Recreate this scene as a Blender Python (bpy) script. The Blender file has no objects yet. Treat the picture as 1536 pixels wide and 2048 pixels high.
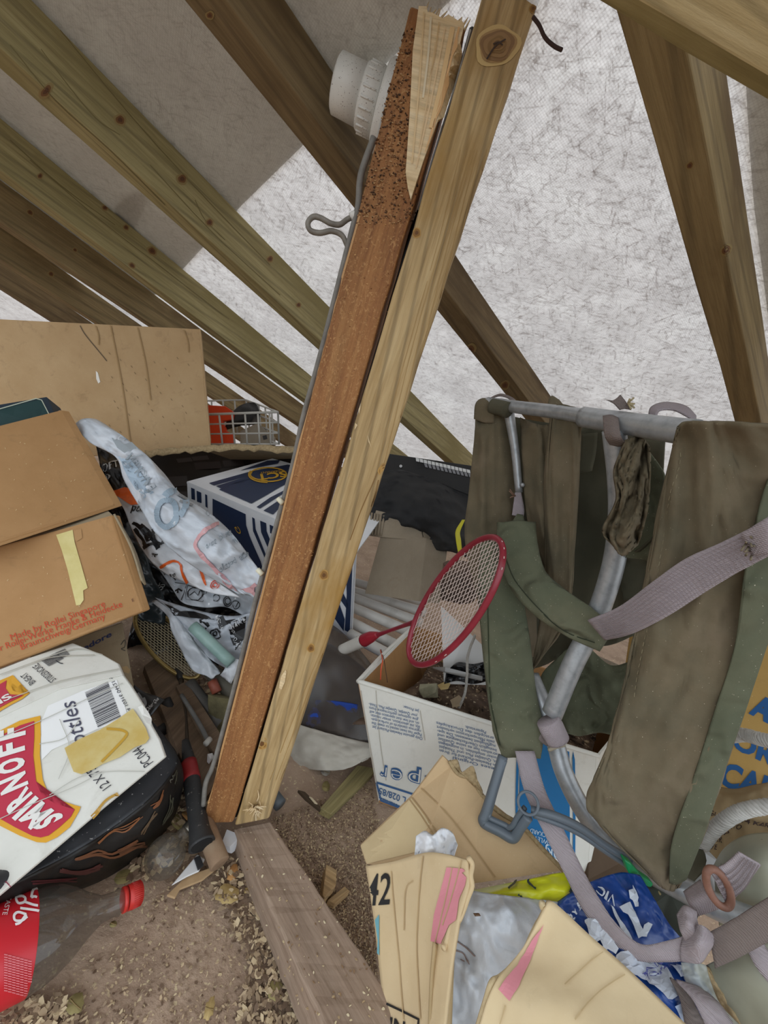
import bpy, bmesh, math, random
from mathutils import Vector, Matrix, noise
from mathutils.bvhtree import BVHTree
random.seed(7)
sc = bpy.context.scene
COL = sc.collection

# ---------------------------------------------------------------- camera (image treated as 1536x2048)
FL = 800.0
CX, CY = 768.0, 1024.0
CAMH = 0.8
DN = Vector((-.306, .924, .231)).normalized()            # gravity in camera coordinates (x right, y down, z forward)
ZW = -DN
YW = (Vector((0, 0, 1)) - ZW * ZW.z).normalized()
XW = YW.cross(ZW)
CAM = Vector((0, 0, CAMH))
def c2w(v):
    v = Vector(v)
    return Vector((v.dot(XW), v.dot(YW), v.dot(ZW)))
def ray(px, py): return Vector(((px - CX) / FL, (py - CY) / FL, 1.0))
def P(px, py, z): return CAM + c2w(ray(px, py) * z)      # point seen at a pixel, at a depth in metres
def H(px, py, h=0.0):                                    # point seen at a pixel, at a height above the floor
    r = ray(px, py); return CAM + c2w(r * ((CAMH - h) / r.dot(DN)))
RN = Vector((-.3415, .9315, -.125)).normalized()         # roof normal towards the room (camera coords)
RD = 0.62
def R(px, py, off=0.0):                                  # point on a plane parallel to the roof membrane, off metres inside it
    r = ray(px, py); return CAM + c2w(r * (-(RD - off) / r.dot(RN)))
RNW = c2w(RN)
def toimg(p):
    q = Vector(p) - CAM
    v = XW * q.x + YW * q.y + ZW * q.z
    return (CX + FL * v.x / v.z, CY + FL * v.y / v.z, v.z)
cd = bpy.data.cameras.new('camera'); cam = bpy.data.objects.new('camera', cd); COL.objects.link(cam)
cd.sensor_width = 36; cd.sensor_fit = 'AUTO'; cd.lens = FL * 36 / 2048
cd.clip_start = 0.01
m = Matrix.Identity(4)
for i, v in enumerate((c2w((1, 0, 0)), c2w((0, -1, 0)), c2w((0, 0, -1)))):
    for j in range(3): m[j][i] = v[j]
m.translation = CAM
cam.matrix_world = m
sc.camera = cam

# ---------------------------------------------------------------- light
w = bpy.data.worlds.new('world'); sc.world = w; w.use_nodes = True
wt = w.node_tree; bg = wt.nodes['Background']; bg.inputs[1].default_value = 2.3
# bright hazy sky above the horizon, dull ground below it
_g = wt.nodes.new('ShaderNodeTexCoord'); _s = wt.nodes.new('ShaderNodeSeparateXYZ'); _r = wt.nodes.new('ShaderNodeValToRGB')
wt.links.new(_g.outputs['Generated'], _s.inputs[0]); wt.links.new(_s.outputs['Z'], _r.inputs[0]); wt.links.new(_r.outputs[0], bg.inputs[0])
_e = _r.color_ramp.elements; _e[0].position = 0.0; _e[0].color = (.13, .115, .10, 1); _e[1].position = 1.0; _e[1].color = (.86, .93, 1, 1)
_x = _e.new(.02); _x.color = (.62, .68, .74, 1)
sd = bpy.data.lights.new('sun', 'SUN'); sd.energy = 5.0; sd.angle = .009; sd.color = (1, .97, .92)
sun = bpy.data.objects.new('sun', sd); COL.objects.link(sun)
st = c2w(Vector((-.18, .62, -.76)).normalized())
sun.rotation_mode = 'QUATERNION'; sun.rotation_quaternion = st.to_track_quat('-Z', 'Y')
sun.location = (0, 3, 4)
sc.view_settings.view_transform = 'Standard'; sc.view_settings.look = 'None'
sc.view_settings.gamma = 1; sc.view_settings.use_curve_mapping = False
sc.view_settings.exposure = 0.0

# ---------------------------------------------------------------- materials
def lin(c):
    if isinstance(c, str):
        c = [int(c[i:i+2], 16) / 255 for i in (0, 2, 4)]
    return tuple(x / 12.92 if x <= .04045 else ((x + .055) / 1.055) ** 2.4 for x in c) + (1,)
_mc = {}
def base(name, rough=.7, metal=0):
    mt = bpy.data.materials.new(name); mt.use_nodes = True
    nt = mt.node_tree; b = nt.nodes['Principled BSDF']
    b.inputs['Roughness'].default_value = rough; b.inputs['Metallic'].default_value = metal
    return mt, nt, b
def coords(nt, scale=(1, 1, 1), kind='Object', rot=(0, 0, 0)):
    tc = nt.nodes.new('ShaderNodeTexCoord'); mp = nt.nodes.new('ShaderNodeMapping')
    mp.inputs['Scale'].default_value = scale; mp.inputs['Rotation'].default_value = rot
    nt.links.new(tc.outputs[kind], mp.inputs[0]); return mp.outputs[0]
def tex_noise(nt, vec, scale, detail=6, rough=.6, dist=0):
    n = nt.nodes.new('ShaderNodeTexNoise'); n.inputs['Scale'].default_value = scale
    n.inputs['Detail'].default_value = detail; n.inputs['Roughness'].default_value = rough
    n.inputs['Distortion'].default_value = dist
    nt.links.new(vec, n.inputs['Vector']); return n.outputs['Fac']
def ramp(nt, fac, stops):
    r = nt.nodes.new('ShaderNodeValToRGB'); e = r.color_ramp.elements
    while len(e) < len(stops): e.new(.5)
    for i, (p, c) in enumerate(stops): e[i].position = p; e[i].color = lin(c)
    nt.links.new(fac, r.inputs[0]); return r.outputs[0]
def mixc(nt, fac, a, b, mode='MIX'):
    x = nt.nodes.new('ShaderNodeMix'); x.data_type = 'RGBA'; x.blend_type = mode
    for s, v in ((x.inputs[0], fac), (x.inputs[6], a), (x.inputs[7], b)):
        if hasattr(v, 'is_linked') or hasattr(v, 'node'): nt.links.new(v, s)
        else: s.default_value = v
    return x.outputs[2]
def bump(nt, b, fac, strength=.3, dist=.002):
    n = nt.nodes.new('ShaderNodeBump'); n.inputs['Strength'].default_value = strength
    n.inputs['Distance'].default_value = dist
    nt.links.new(fac, n.inputs['Height']); nt.links.new(n.outputs[0], b.inputs['Normal'])
def mathn(nt, op, a, b=0.0):
    n = nt.nodes.new('ShaderNodeMath'); n.operation = op
    for s, v in ((n.inputs[0], a), (n.inputs[1], b)):
        if hasattr(v, 'node'): nt.links.new(v, s)
        else: s.default_value = v
    return n.outputs[0]

def flat(c, rough=.6, metal=0, name=None):
    k = ('flat', c, rough, metal)
    if k not in _mc:
        mt, nt, b = base(name or 'paint_' + str(c), rough, metal); b.inputs['Base Color'].default_value = lin(c)
        _mc[k] = mt
    return _mc[k]
def crumple(nt, b, scale, strength, dist):
    """creases: ridged noise bump laid over what the material has"""
    r = nt.nodes.new('ShaderNodeTexNoise'); r.noise_type = 'RIDGED_MULTIFRACTAL'
    r.inputs['Scale'].default_value = scale; r.inputs['Detail'].default_value = 3; r.inputs['Distortion'].default_value = .8
    nt.links.new(coords(nt), r.inputs['Vector'])
    n = nt.nodes.new('ShaderNodeBump'); n.inputs['Strength'].default_value = strength; n.inputs['Distance'].default_value = dist
    nt.links.new(r.outputs['Fac'], n.inputs['Height'])
    if b.inputs['Normal'].is_linked: nt.links.new(b.inputs['Normal'].links[0].from_socket, n.inputs['Normal'])
    nt.links.new(n.outputs[0], b.inputs['Normal'])
def film(mt, scale=14, strength=.6, dist=.008):
    crumple(mt.node_tree, mt.node_tree.nodes['Principled BSDF'], scale, strength, dist); return mt
def mottled(name, c1, c2, scale=12, rough=.8, bmp=.25, bscale=None, specks=None, bd=.002, metal=0, stretch=(1, 1, 1), c3=None):
    """two-tone noise mottling, with optional pale dust specks"""
    mt, nt, b = base(name, rough, metal); v = coords(nt, stretch)
    f = tex_noise(nt, v, scale, 7, .62)
    st_ = [(.3, c1), (.7, c2)] if not c3 else [(.25, c1), (.5, c2), (.78, c3)]
    c = ramp(nt, f, st_)
    if specks:
        s = tex_noise(nt, coords(nt), specks[1], 2, .5)
        mk_ = ramp(nt, s, [(specks[2], '000000'), (min(1, specks[2] + .04), 'ffffff')])
        c = mixc(nt, mk_, c, lin(specks[0]))
    nt.links.new(c, b.inputs['Base Color'])
    if bmp: bump(nt, b, tex_noise(nt, v, bscale or scale * 4, 5, .6), bmp, bd)
    return mt
def wood(name, c1, c2, c3, rings=26, rough=.75, stains=None, bmp=.3, fuzz=0, dist=2.5, ringmix=.32):
    """timber: length along local X"""
    mt, nt, b = base(name, rough)
    v = coords(nt, (1.0, 16, 16))
    f = tex_noise(nt, v, 4.5, 9, .7)
    wv = nt.nodes.new('ShaderNodeTexWave'); wv.wave_type = 'BANDS'; wv.bands_direction = 'DIAGONAL'
    wv.inputs['Scale'].default_value = rings; wv.inputs['Distortion'].default_value = dist
    wv.inputs['Detail'].default_value = 3; wv.inputs['Detail Scale'].default_value = 1.2
    nt.links.new(coords(nt, (.10, 1, 1)), wv.inputs['Vector'])
    c = ramp(nt, f, [(.3, c1), (.52, c2), (.75, c3)])
    fine = ramp(nt, tex_noise(nt, coords(nt, (1.5, 70, 70)), 4, 6, .7), [(.3, 'b9b0a0'), (.55, 'ffffff')])
    c = mixc(nt, .55, c, fine, 'MULTIPLY')
    rg = ramp(nt, wv.outputs['Fac'], [(.0, '6e6e6e'), (.22, 'ffffff')])
    c = mixc(nt, ringmix, c, rg, 'MULTIPLY')
    if stains:
        s = ramp(nt, tex_noise(nt, coords(nt, (1, 2.2, 2.2)), 3.5, 5, .6), [(.5, '000000'), (.66, 'ffffff')])
        c = mixc(nt, s, c, lin(stains))
    if fuzz:
        s = ramp(nt, tex_noise(nt, coords(nt, (1, 1.6, 1.6)), 150, 3, .6, 1.5), [(.56, '000000'), (.66, 'ffffff')])
        c = mixc(nt, mathn(nt, 'MULTIPLY', s, .45), c, lin('cfa26a'))
        s = ramp(nt, tex_noise(nt, coords(nt, (1, 2, 2)), 95, 3, .6, 2), [(.58, '000000'), (.7, 'ffffff')])
        c = mixc(nt, mathn(nt, 'MULTIPLY', s, .35), c, lin('5e3a20'))
    nt.links.new(c, b.inputs['Base Color'])
    bump(nt, b, tex_noise(nt, coords(nt, (1, 10, 10)), 12, 6, .7) if not fuzz else tex_noise(nt, coords(nt), 160, 4, .7), bmp, .0025)
    return mt
def cardboard(name, c1, c2, flute=0, axis=0, dirt='6d5538', amt=.5):
    mt, nt, b = base(name, .85)
    c = ramp(nt, tex_noise(nt, coords(nt), 6, 8, .65), [(.3, c1), (.7, c2)])
    s = ramp(nt, tex_noise(nt, coords(nt), 22, 8, .75, .6), [(.56, '000000'), (.78, 'ffffff')])
    c = mixc(nt, mathn(nt, 'MULTIPLY', s, amt), c, lin(dirt))
    s = ramp(nt, tex_noise(nt, coords(nt), 420, 2, .5), [(.71, '000000'), (.75, 'ffffff')])
    c = mixc(nt, mathn(nt, 'MULTIPLY', s, .4), c, lin('e6d9bd'))
    nt.links.new(c, b.inputs['Base Color'])
    sv = [1, 1, 1]; sv[axis] = 60
    f1 = tex_noise(nt, coords(nt, (2, 2, 2)), 6, 5, .5)
    if flute:
        wv = nt.nodes.new('ShaderNodeTexWave'); wv.bands_direction = 'XYZ'[axis]
        wv.inputs['Scale'].default_value = flute; wv.inputs['Distortion'].default_value = 1.2; wv.inputs['Detail'].default_value = 2
        nt.links.new(coords(nt), wv.inputs['Vector'])
        f1 = mathn(nt, 'ADD', mathn(nt, 'MULTIPLY', wv.outputs['Fac'], .06), f1)
    bump(nt, b, f1, .5, .006)
    return mt
def clearish(name, c, alpha, rough=.3, c2=None, scale=14, transl=0):
    """film or plastic that lets some of what lies behind it through"""
    mt, nt, b = base(name, rough)
    if c2:
        col = ramp(nt, tex_noise(nt, coords(nt), scale, 6, .6), [(.35, c), (.7, c2)])
        nt.links.new(col, b.inputs['Base Color'])
    else: b.inputs['Base Color'].default_value = lin(c)
    b.inputs['Alpha'].default_value = alpha
    return mt
def glass(name, tint='ffffff', alpha=.12, rough=.02):
    mt, nt, b = base(name, rough)
    out = nt.nodes['Material Output']
    tr = nt.nodes.new('ShaderNodeBsdfTransparent'); tr.inputs[0].default_value = lin(tint)
    gl = nt.nodes.new('ShaderNodeBsdfGlossy'); gl.inputs['Roughness'].default_value = rough
    fr = nt.nodes.new('ShaderNodeLayerWeight'); fr.inputs[0].default_value = .5
    mx = nt.nodes.new('ShaderNodeMixShader')
    nt.links.new(mathn(nt, 'ADD', mathn(nt, 'MULTIPLY', mathn(nt, 'POWER', fr.outputs['Facing'], 3.5), .55), .05), mx.inputs[0])
    nt.links.new(tr.outputs[0], mx.inputs[1]); nt.links.new(gl.outputs[0], mx.inputs[2])
    df = nt.nodes.new('ShaderNodeBsdfDiffuse'); df.inputs[0].default_value = lin('a9a39a')
    m2 = nt.nodes.new('ShaderNodeMixShader'); m2.inputs[0].default_value = alpha
    nt.links.new(mx.outputs[0], m2.inputs[1]); nt.links.new(df.outputs[0], m2.inputs[2])
    nt.links.new(m2.outputs[0], out.inputs[0])
    return mt

HALF = {}
# ---------------------------------------------------------------- mesh helpers
def tag(o, label=None, cat=None, group=None, kind=None):
    if label: o['label'] = label
    if cat: o['category'] = cat
    if group: o['group'] = group
    if kind: o['kind'] = kind
    return o
def attach(o, parent):
    if parent is not None:
        o.parent = parent
        o.matrix_parent_inverse = wm(parent).inverted()
def wm(o):
    if o.parent: return wm(o.parent) @ o.matrix_parent_inverse @ o.matrix_basis
    return o.matrix_basis.copy()
def thing(name, loc, label, cat, group=None):
    o = bpy.data.objects.new(name, None); COL.objects.link(o); o.location = loc; o.empty_display_size = .05
    return tag(o, label, cat, group)
def mk(name, verts, faces, mat, parent=None, label=None, cat=None, group=None, kind=None,
       frame=None, smooth=False, bevel=0, solid=0, fm=None, off=-1, seg=2):
    verts = [Vector(v) for v in verts]
    if frame is None:
        n = max(1, len(verts)); c = sum(verts, Vector()) / n
        frame = Matrix.Translation(Vector((c.x, c.y, min(v.z for v in verts))))
    inv = frame.inverted()
    me = bpy.data.meshes.new(name); me.from_pydata([inv @ v for v in verts], [], faces); me.update()
    bm = bmesh.new(); bm.from_mesh(me); bmesh.ops.recalc_face_normals(bm, faces=bm.faces); 
    bm.to_mesh(me); bm.free()
    o = bpy.data.objects.new(name, me); COL.objects.link(o)
    for mt in (mat if isinstance(mat, (list, tuple)) else [mat]): me.materials.append(mt)
    if fm: 
        for p, k in zip(me.polygons, fm): p.material_index = k
    if smooth:
        for p in me.polygons: p.use_smooth = True
    o.matrix_basis = frame
    attach(o, parent)
    if solid:
        s = o.modifiers.new('solid', 'SOLIDIFY'); s.thickness = solid; s.offset = 0
    if bevel:
        s = o.modifiers.new('bevel', 'BEVEL'); s.width = bevel; s.segments = seg; s.limit_method = 'ANGLE'
    return tag(o, label, cat, group, kind)
BOXF = [(0, 1, 2, 3), (7, 6, 5, 4), (0, 4, 5, 1), (1, 5, 6, 2), (2, 6, 7, 3), (3, 7, 4, 0)]
def frame_of(a, b, up):
    x = (b - a).normalized(); z = (up - x * up.dot(x)).normalized(); y = z.cross(x)
    m = Matrix.Identity(4)
    for i, v in enumerate((x, y, z)):
        for j in range(3): m[j][i] = v[j]
    m.translation = a
    return m
def prism(name, face, vec, mat, **k):
    """a polygon (world points) pushed along vec; one vector or one per corner"""
    n = len(face); vs = [vec] * n if isinstance(vec, Vector) else vec
    v = list(face) + [f + q for f, q in zip(face, vs)]
    cap = [tuple(range(n))]
    if n > 3:
        b = bmesh.new(); b.faces.new([b.verts.new(p) for p in face]); b.verts.index_update()
        bmesh.ops.triangulate(b, faces=b.faces); cap = [tuple(x.index for x in q.verts) for q in b.faces]; b.free()
    fs = cap + [tuple(n + i for i in reversed(c_)) for c_ in cap] + [(i, (i + 1) % n, n + (i + 1) % n, n + i) for i in range(n)]
    return mk(name, v, fs, mat, **k)
def deep(face, d, shrink=.12):
    """far corners of a box whose seen face is given: straight back from the eye, drawn in a little"""
    c = sum(face, Vector()) / len(face); out = []
    for p in face:
        q = p + (p - CAM).normalized() * d; cc = c + (c - CAM).normalized() * d
        out.append(q + (cc - q) * shrink)
    return out
def planar(face):
    a_, b_, c_ = face[0], face[1], face[2]; n = (b_ - a_).cross(c_ - a_).normalized(); out = [a_, b_, c_]
    for p in face[3:]:
        d = (p - CAM).normalized(); out.append(CAM + d * ((a_ - CAM).dot(n) / d.dot(n)))
    return out
def boxshell(face, d, th, mat, parent, shrink=.12, names=('side_panel', 'side_panel', 'bottom_panel', 'side_panel'), skip=(), bev=.002):
    b = deep(face, d, shrink); n = len(face); c = (sum(face, Vector()) + sum(b, Vector())) / (2 * n)
    for i in range(n):
        if i in skip: continue
        j = (i + 1) % n; q = [face[i], b[i], b[j], face[j]]
        nn = (q[1] - q[0]).cross(q[3] - q[0]).normalized()
        if nn.dot(c - q[0]) < 0: nn = -nn
        prism(names[i % 4], q, nn * th, mat, parent=parent, bevel=bev)
    prism('back_panel', b, (CAM - b[0]).normalized() * th, mat, parent=parent)
def sag(pts, k=.004):
    return [p + Vector((random.uniform(-k, k), random.uniform(-k, k), random.uniform(-k, k))) for p in pts]
def timber(name, A, B, mat, n=14, jit=.0015, seed=0, **k):
    """A, B: four corner points of each end; slightly wavy sawn edges; grain along local X"""
    rnd = random.Random(seed)
    a = sum(A, Vector()) / 4; b = sum(B, Vector()) / 4
    fr = frame_of(a, b, A[1] - A[0])
    v = []; f = []
    for i in range(n + 1):
        t = i / n
        for j in range(4):
            v.append(A[j].lerp(B[j], t) + Vector((rnd.uniform(-jit, jit), rnd.uniform(-jit, jit), rnd.uniform(-jit, jit))))
    for i in range(n):
        for j in range(4):
            f.append((i * 4 + j, i * 4 + (j + 1) % 4, i * 4 + 4 + (j + 1) % 4, i * 4 + 4 + j))
    f += [(3, 2, 1, 0), (n * 4, n * 4 + 1, n * 4 + 2, n * 4 + 3)]
    return mk(name, v, f, mat, frame=fr, bevel=k.pop('bevel', .002), **k)
def cat(p0, p1, p2, p3, t):
    return .5 * ((2 * p1) + (p2 - p0) * t + (2 * p0 - 5 * p1 + 4 * p2 - p3) * t * t + (3 * p1 - p0 - 3 * p2 + p3) * t ** 3)
def spline(pts, n):
    pts = [Vector(p) for p in pts]
    if len(pts) < 3:
        return [pts[0].lerp(pts[-1], i / n) for i in range(n + 1)]
    e = [2 * pts[0] - pts[1]] + pts + [2 * pts[-1] - pts[-2]]
    out = []
    for i in range(len(pts) - 1):
        for j in range(n): out.append(cat(e[i], e[i+1], e[i+2], e[i+3], j / n))
    out.append(pts[-1]); return out
def W3(rows):  # rows of (px,py,z) -> world
    return [[P(*p) for p in r] for r in rows]
def ridge(p, o=0):
    s = 0; a = 1; q = Vector(p)
    for i in range(4):
        s += a * (1 - 2 * abs(noise.noise(q + Vector((o, o * 1.7, 0))))); a *= .5; q = q * 2.1
    return s
def patch(name, rows, mat, nu=10, nv=8, wr=0, ws=8, seed=0, stretch=None, thick=.0012, smooth=True, **k):
    """cloth or film: control rows of (px,py,z) -> smooth, wrinkled sheet with thickness"""
    g = W3(rows) if not isinstance(rows[0][0], Vector) else rows
    g = [spline(r, nu) for r in g]
    cols = [spline([r[i] for r in g], nv) for i in range(len(g[0]))]
    M = len(cols); N = len(cols[0])
    v = []
    for i in range(M):
        for j in range(N):
            p = cols[i][j]
            if wr:
                d = (CAM - p).normalized()
                if stretch:
                    u = i / (M - 1) * stretch[0]; w_ = j / (N - 1) * stretch[1]
                    q = Vector((u, w_, seed * 3.3))
                    # low-frequency warp keeps folds from being straight
                    q = q + Vector((noise.noise(q * .5), noise.noise(q * .5 + Vector((9, 3, 1))), 0)) * 1.2
                    h = ridge(q)
                else: h = ridge(p * ws, seed)
                p = p + d * (h - .6) * wr
            v.append(p)
    f = [(i * N + j, (i + 1) * N + j, (i + 1) * N + j + 1, i * N + j + 1) for i in range(M - 1) for j in range(N - 1)]
    o = mk(name, v, f, mat, smooth=smooth, solid=thick, **k); HALF[o.name] = thick / 2; return o
def tube(name, pts, r, mat, n=12, seg=8, smooth=True, closed=False, sq=None, **k):
    pts = [Vector(p) for p in pts]
    if closed:
        c = []
        m_ = len(pts)
        for i in range(m_):
            for j in range(seg): c.append(cat(pts[i - 1], pts[i], pts[(i + 1) % m_], pts[(i + 2) % m_], j / seg))
    else: c = spline(pts, seg) if len(pts) > 2 else [pts[0].lerp(pts[1], i / max(1, seg)) for i in range(seg + 1)]
    L = len(c); v = []; f = []
    rs = r if isinstance(r, (list, tuple)) else [r]
    up = Vector((.13, .27, .95)).normalized(); 
    t0 = (c[1] - c[0]).normalized()
    u = t0.cross(up).normalized() if abs(t0.dot(up)) < .95 else t0.cross(Vector((1, 0, 0))).normalized()
    for i in range(L):
        if closed: t = (c[(i + 1) % L] - c[i - 1]).normalized()
        else: t = (c[min(i + 1, L - 1)] - c[max(i - 1, 0)]).normalized()
        u = (u - t * u.dot(t)).normalized(); w_ = t.cross(u)
        x = i / max(1, L - 1) * (len(rs) - 1); a = int(min(x, len(rs) - 2)) if len(rs) > 1 else 0
        rr = rs[0] if len(rs) == 1 else rs[a] + (rs[a + 1] - rs[a]) * (x - a)
        for j in range(n):
            an = 2 * math.pi * j / n
            v.append(c[i] + (u * math.cos(an) + w_ * math.sin(an)) * rr)
    for i in range(L if closed else L - 1):
        for j in range(n):
            a = i * n + j; b = i * n + (j + 1) % n; q = (i + 1) % L * n
            f.append((a, b, q + (j + 1) % n, q + j))
    if not closed:
        f.append(tuple(range(n - 1, -1, -1))); f.append(tuple((L - 1) * n + j for j in range(n)))
    fr = frame_of(c[0], c[L // 2] if closed else c[-1], up) if (c[-1] - c[0]).length > 1e-4 else None
    return mk(name, v, f, mat, smooth=smooth, frame=fr, **k)
def lathe(name, A, axis, prof, mat, n=32, smooth=True, open_=False, **k):
    """prof: (distance along axis, radius)"""
    ax = axis.normalized(); u = ax.orthogonal().normalized(); w_ = ax.cross(u)
    v = []; f = []
    for (d, r) in prof:
        for j in range(n):
            an = 2 * math.pi * j / n
            v.append(A + ax * d + (u * math.cos(an) + w_ * math.sin(an)) * r)
    for i in range(len(prof) - 1):
        for j in range(n):
            f.append((i * n + j, i * n + (j + 1) % n, (i + 1) * n + (j + 1) % n, (i + 1) * n + j))
    if not open_:
        f.append(tuple(range(n))); f.append(tuple((len(prof) - 1) * n + j for j in range(n)))
    return mk(name, v, f, mat, smooth=smooth, **k)

# ---------------------------------------------------------------- print and decals, laid on the surfaces of built objects
def surf(*objs):
    """function that finds where the line of sight of a pixel meets these objects, a hair above their surface"""
    vs = []; fs = []
    for o in objs:
        M_ = wm(o); b = len(vs)
        vs += [M_ @ v.co for v in o.data.vertices]
        fs += [tuple(b + i for i in p.vertices) for p in o.data.polygons]
    t = BVHTree.FromPolygons(vs, fs); ex = max(HALF.get(o.name, 0) for o in objs)
    def f(px, py, eps=.0012):
        eps += ex
        d = c2w(ray(px, py)).normalized()
        h = t.ray_cast(CAM, d)
        if h[0] is None: return None
        n = h[1].normalized()
        if n.dot(d) > 0: n = -n
        return h[0] + n * eps
    return f
def lay(name, bm2, S, mat, parent, eps=.0012, maxlen=26, **k):
    """bm2: bmesh in pixel coordinates, gets mapped to the surface"""
    bmesh.ops.triangulate(bm2, faces=bm2.faces)
    for _ in range(5):
        e = [e for e in bm2.edges if e.calc_length() > maxlen]
        if not e: break
        bmesh.ops.subdivide_edges(bm2, edges=e, cuts=1)
        bmesh.ops.triangulate(bm2, faces=bm2.faces)
    bm2.verts.index_update()
    pos = [S(v.co.x, v.co.y, eps) for v in bm2.verts]
    keep = {}; v = []
    for i, p in enumerate(pos):
        if p is not None: keep[i] = len(v); v.append(p)
    f = []
    for fa in bm2.faces:
        ids = [x.index for x in fa.verts]
        if all(i in keep for i in ids):
            q = [pos[i] for i in ids]; zs = [(x - CAM).length for x in q]
            if max(zs) - min(zs) < (.12 if maxlen < 100 else 1): f.append(tuple(keep[i] for i in ids))
    bm2.free()
    if not f: return None
    return mk(name, v, f, mat, parent=parent, **k)
def poly(name, pts, S, mat, parent, eps=.001, maxlen=26, **k):
    b = bmesh.new(); b.faces.new([b.verts.new((p[0], p[1], 0)) for p in pts])
    return lay(name, b, S, mat, parent, eps, maxlen, **k)
def ribbon(name, lines, wd, S, mat, parent, eps=.0013, closed=False, sm=4, maxlen=26, **k):
    """strokes drawn as flat bands, wd pixels wide"""
    b = bmesh.new()
    for ln in lines:
        pts = [Vector((p[0], p[1], 0)) for p in ln]
        if closed: pts.append(pts[0])
        if sm > 1 and len(pts) > 2: pts = spline(pts, sm)
        L = []
        for i, p in enumerate(pts):
            t = (pts[min(i + 1, len(pts) - 1)] - pts[max(i - 1, 0)])
            if t.length < 1e-6: t = Vector((1, 0, 0))
            t.normalize(); q = Vector((-t.y, t.x, 0)) * wd / 2
            L.append((b.verts.new(p + q), b.verts.new(p - q)))
        for i in range(len(L) - 1):
            try: b.faces.new((L[i][0], L[i+1][0], L[i+1][1], L[i][1]))
            except ValueError: pass
    return lay(name, b, S, mat, parent, eps, maxlen, **k)
_fonts = {}
def text_mesh(s, bold=0, res=3):
    key = (s, bold, res)
    if key in _fonts: return _fonts[key]
    cu = bpy.data.curves.new('t', 'FONT'); cu.body = s; cu.resolution_u = res; cu.offset = bold
    o = bpy.data.objects.new('t', cu)
    me = bpy.data.meshes.new_from_object(o)
    vs = [Vector(v.co) for v in me.vertices]; fs = [tuple(p.vertices) for p in me.polygons]
    bpy.data.objects.remove(o); bpy.data.curves.remove(cu); bpy.data.meshes.remove(me)
    _fonts[key] = (vs, fs); return vs, fs
def text(s, p0, p1, hv, S, mat, parent, bold=0, eps=.0014, maxlen=1e9, name='lettering', xh=.72, res=3, **k):
    """baseline from pixel p0 to p1, hv = pixel vector of the capital height"""
    vs, fs = text_mesh(s, bold, res)
    if not vs: return
    x0 = min(v.x for v in vs); x1 = max(v.x for v in vs)
    a = Vector((*p0, 0)); e = Vector((*p1, 0)) - a; h = Vector((*hv, 0))
    b = bmesh.new()
    bv = [b.verts.new(a + e * ((v.x - x0) / (x1 - x0)) + h * (v.y / xh)) for v in vs]
    for f in fs:
        try: b.faces.new([bv[i] for i in f])
        except ValueError: pass
    return lay(name, b, S, mat, parent, eps, maxlen, **k)
# ================================================================ materials in use
M_treated = wood('treated_softwood', '8f8358', 'a39669', 'b8ab7e', rings=20, stains='8a7d50')
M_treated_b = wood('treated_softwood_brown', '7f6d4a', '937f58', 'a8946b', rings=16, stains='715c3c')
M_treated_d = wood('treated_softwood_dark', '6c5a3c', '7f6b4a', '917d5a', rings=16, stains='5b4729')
M_post = wood('new_post_softwood', 'a5885a', 'bda172', 'cfb78a', rings=30, stains='a07a3a', ringmix=.4, bmp=.12)
M_brown = wood('rough_sawn_brown', '83522c', '9c6a3c', 'b1824f', rings=7, fuzz=1, bmp=.6, ringmix=.12)
M_sole = wood('dusty_floor_timber', '8a7462', 'a08a77', 'b29d8a', rings=5, bmp=.25, ringmix=.12)
M_sole_side = wood('floor_timber_side', '6a4326', '7f5534', '916544', rings=8, bmp=.3, ringmix=.2)
M_pale = wood('fresh_split_wood', 'd8b989', 'e8d0a6', 'f1e2c3', rings=40, bmp=.25, ringmix=.15)
M_dust = mottled('dusty_ground', '88725f', 'ab937e', 9, .95, .7, 70, specks=('cdbb98', 150, .64), bd=.006, c3='bba48e')

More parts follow.
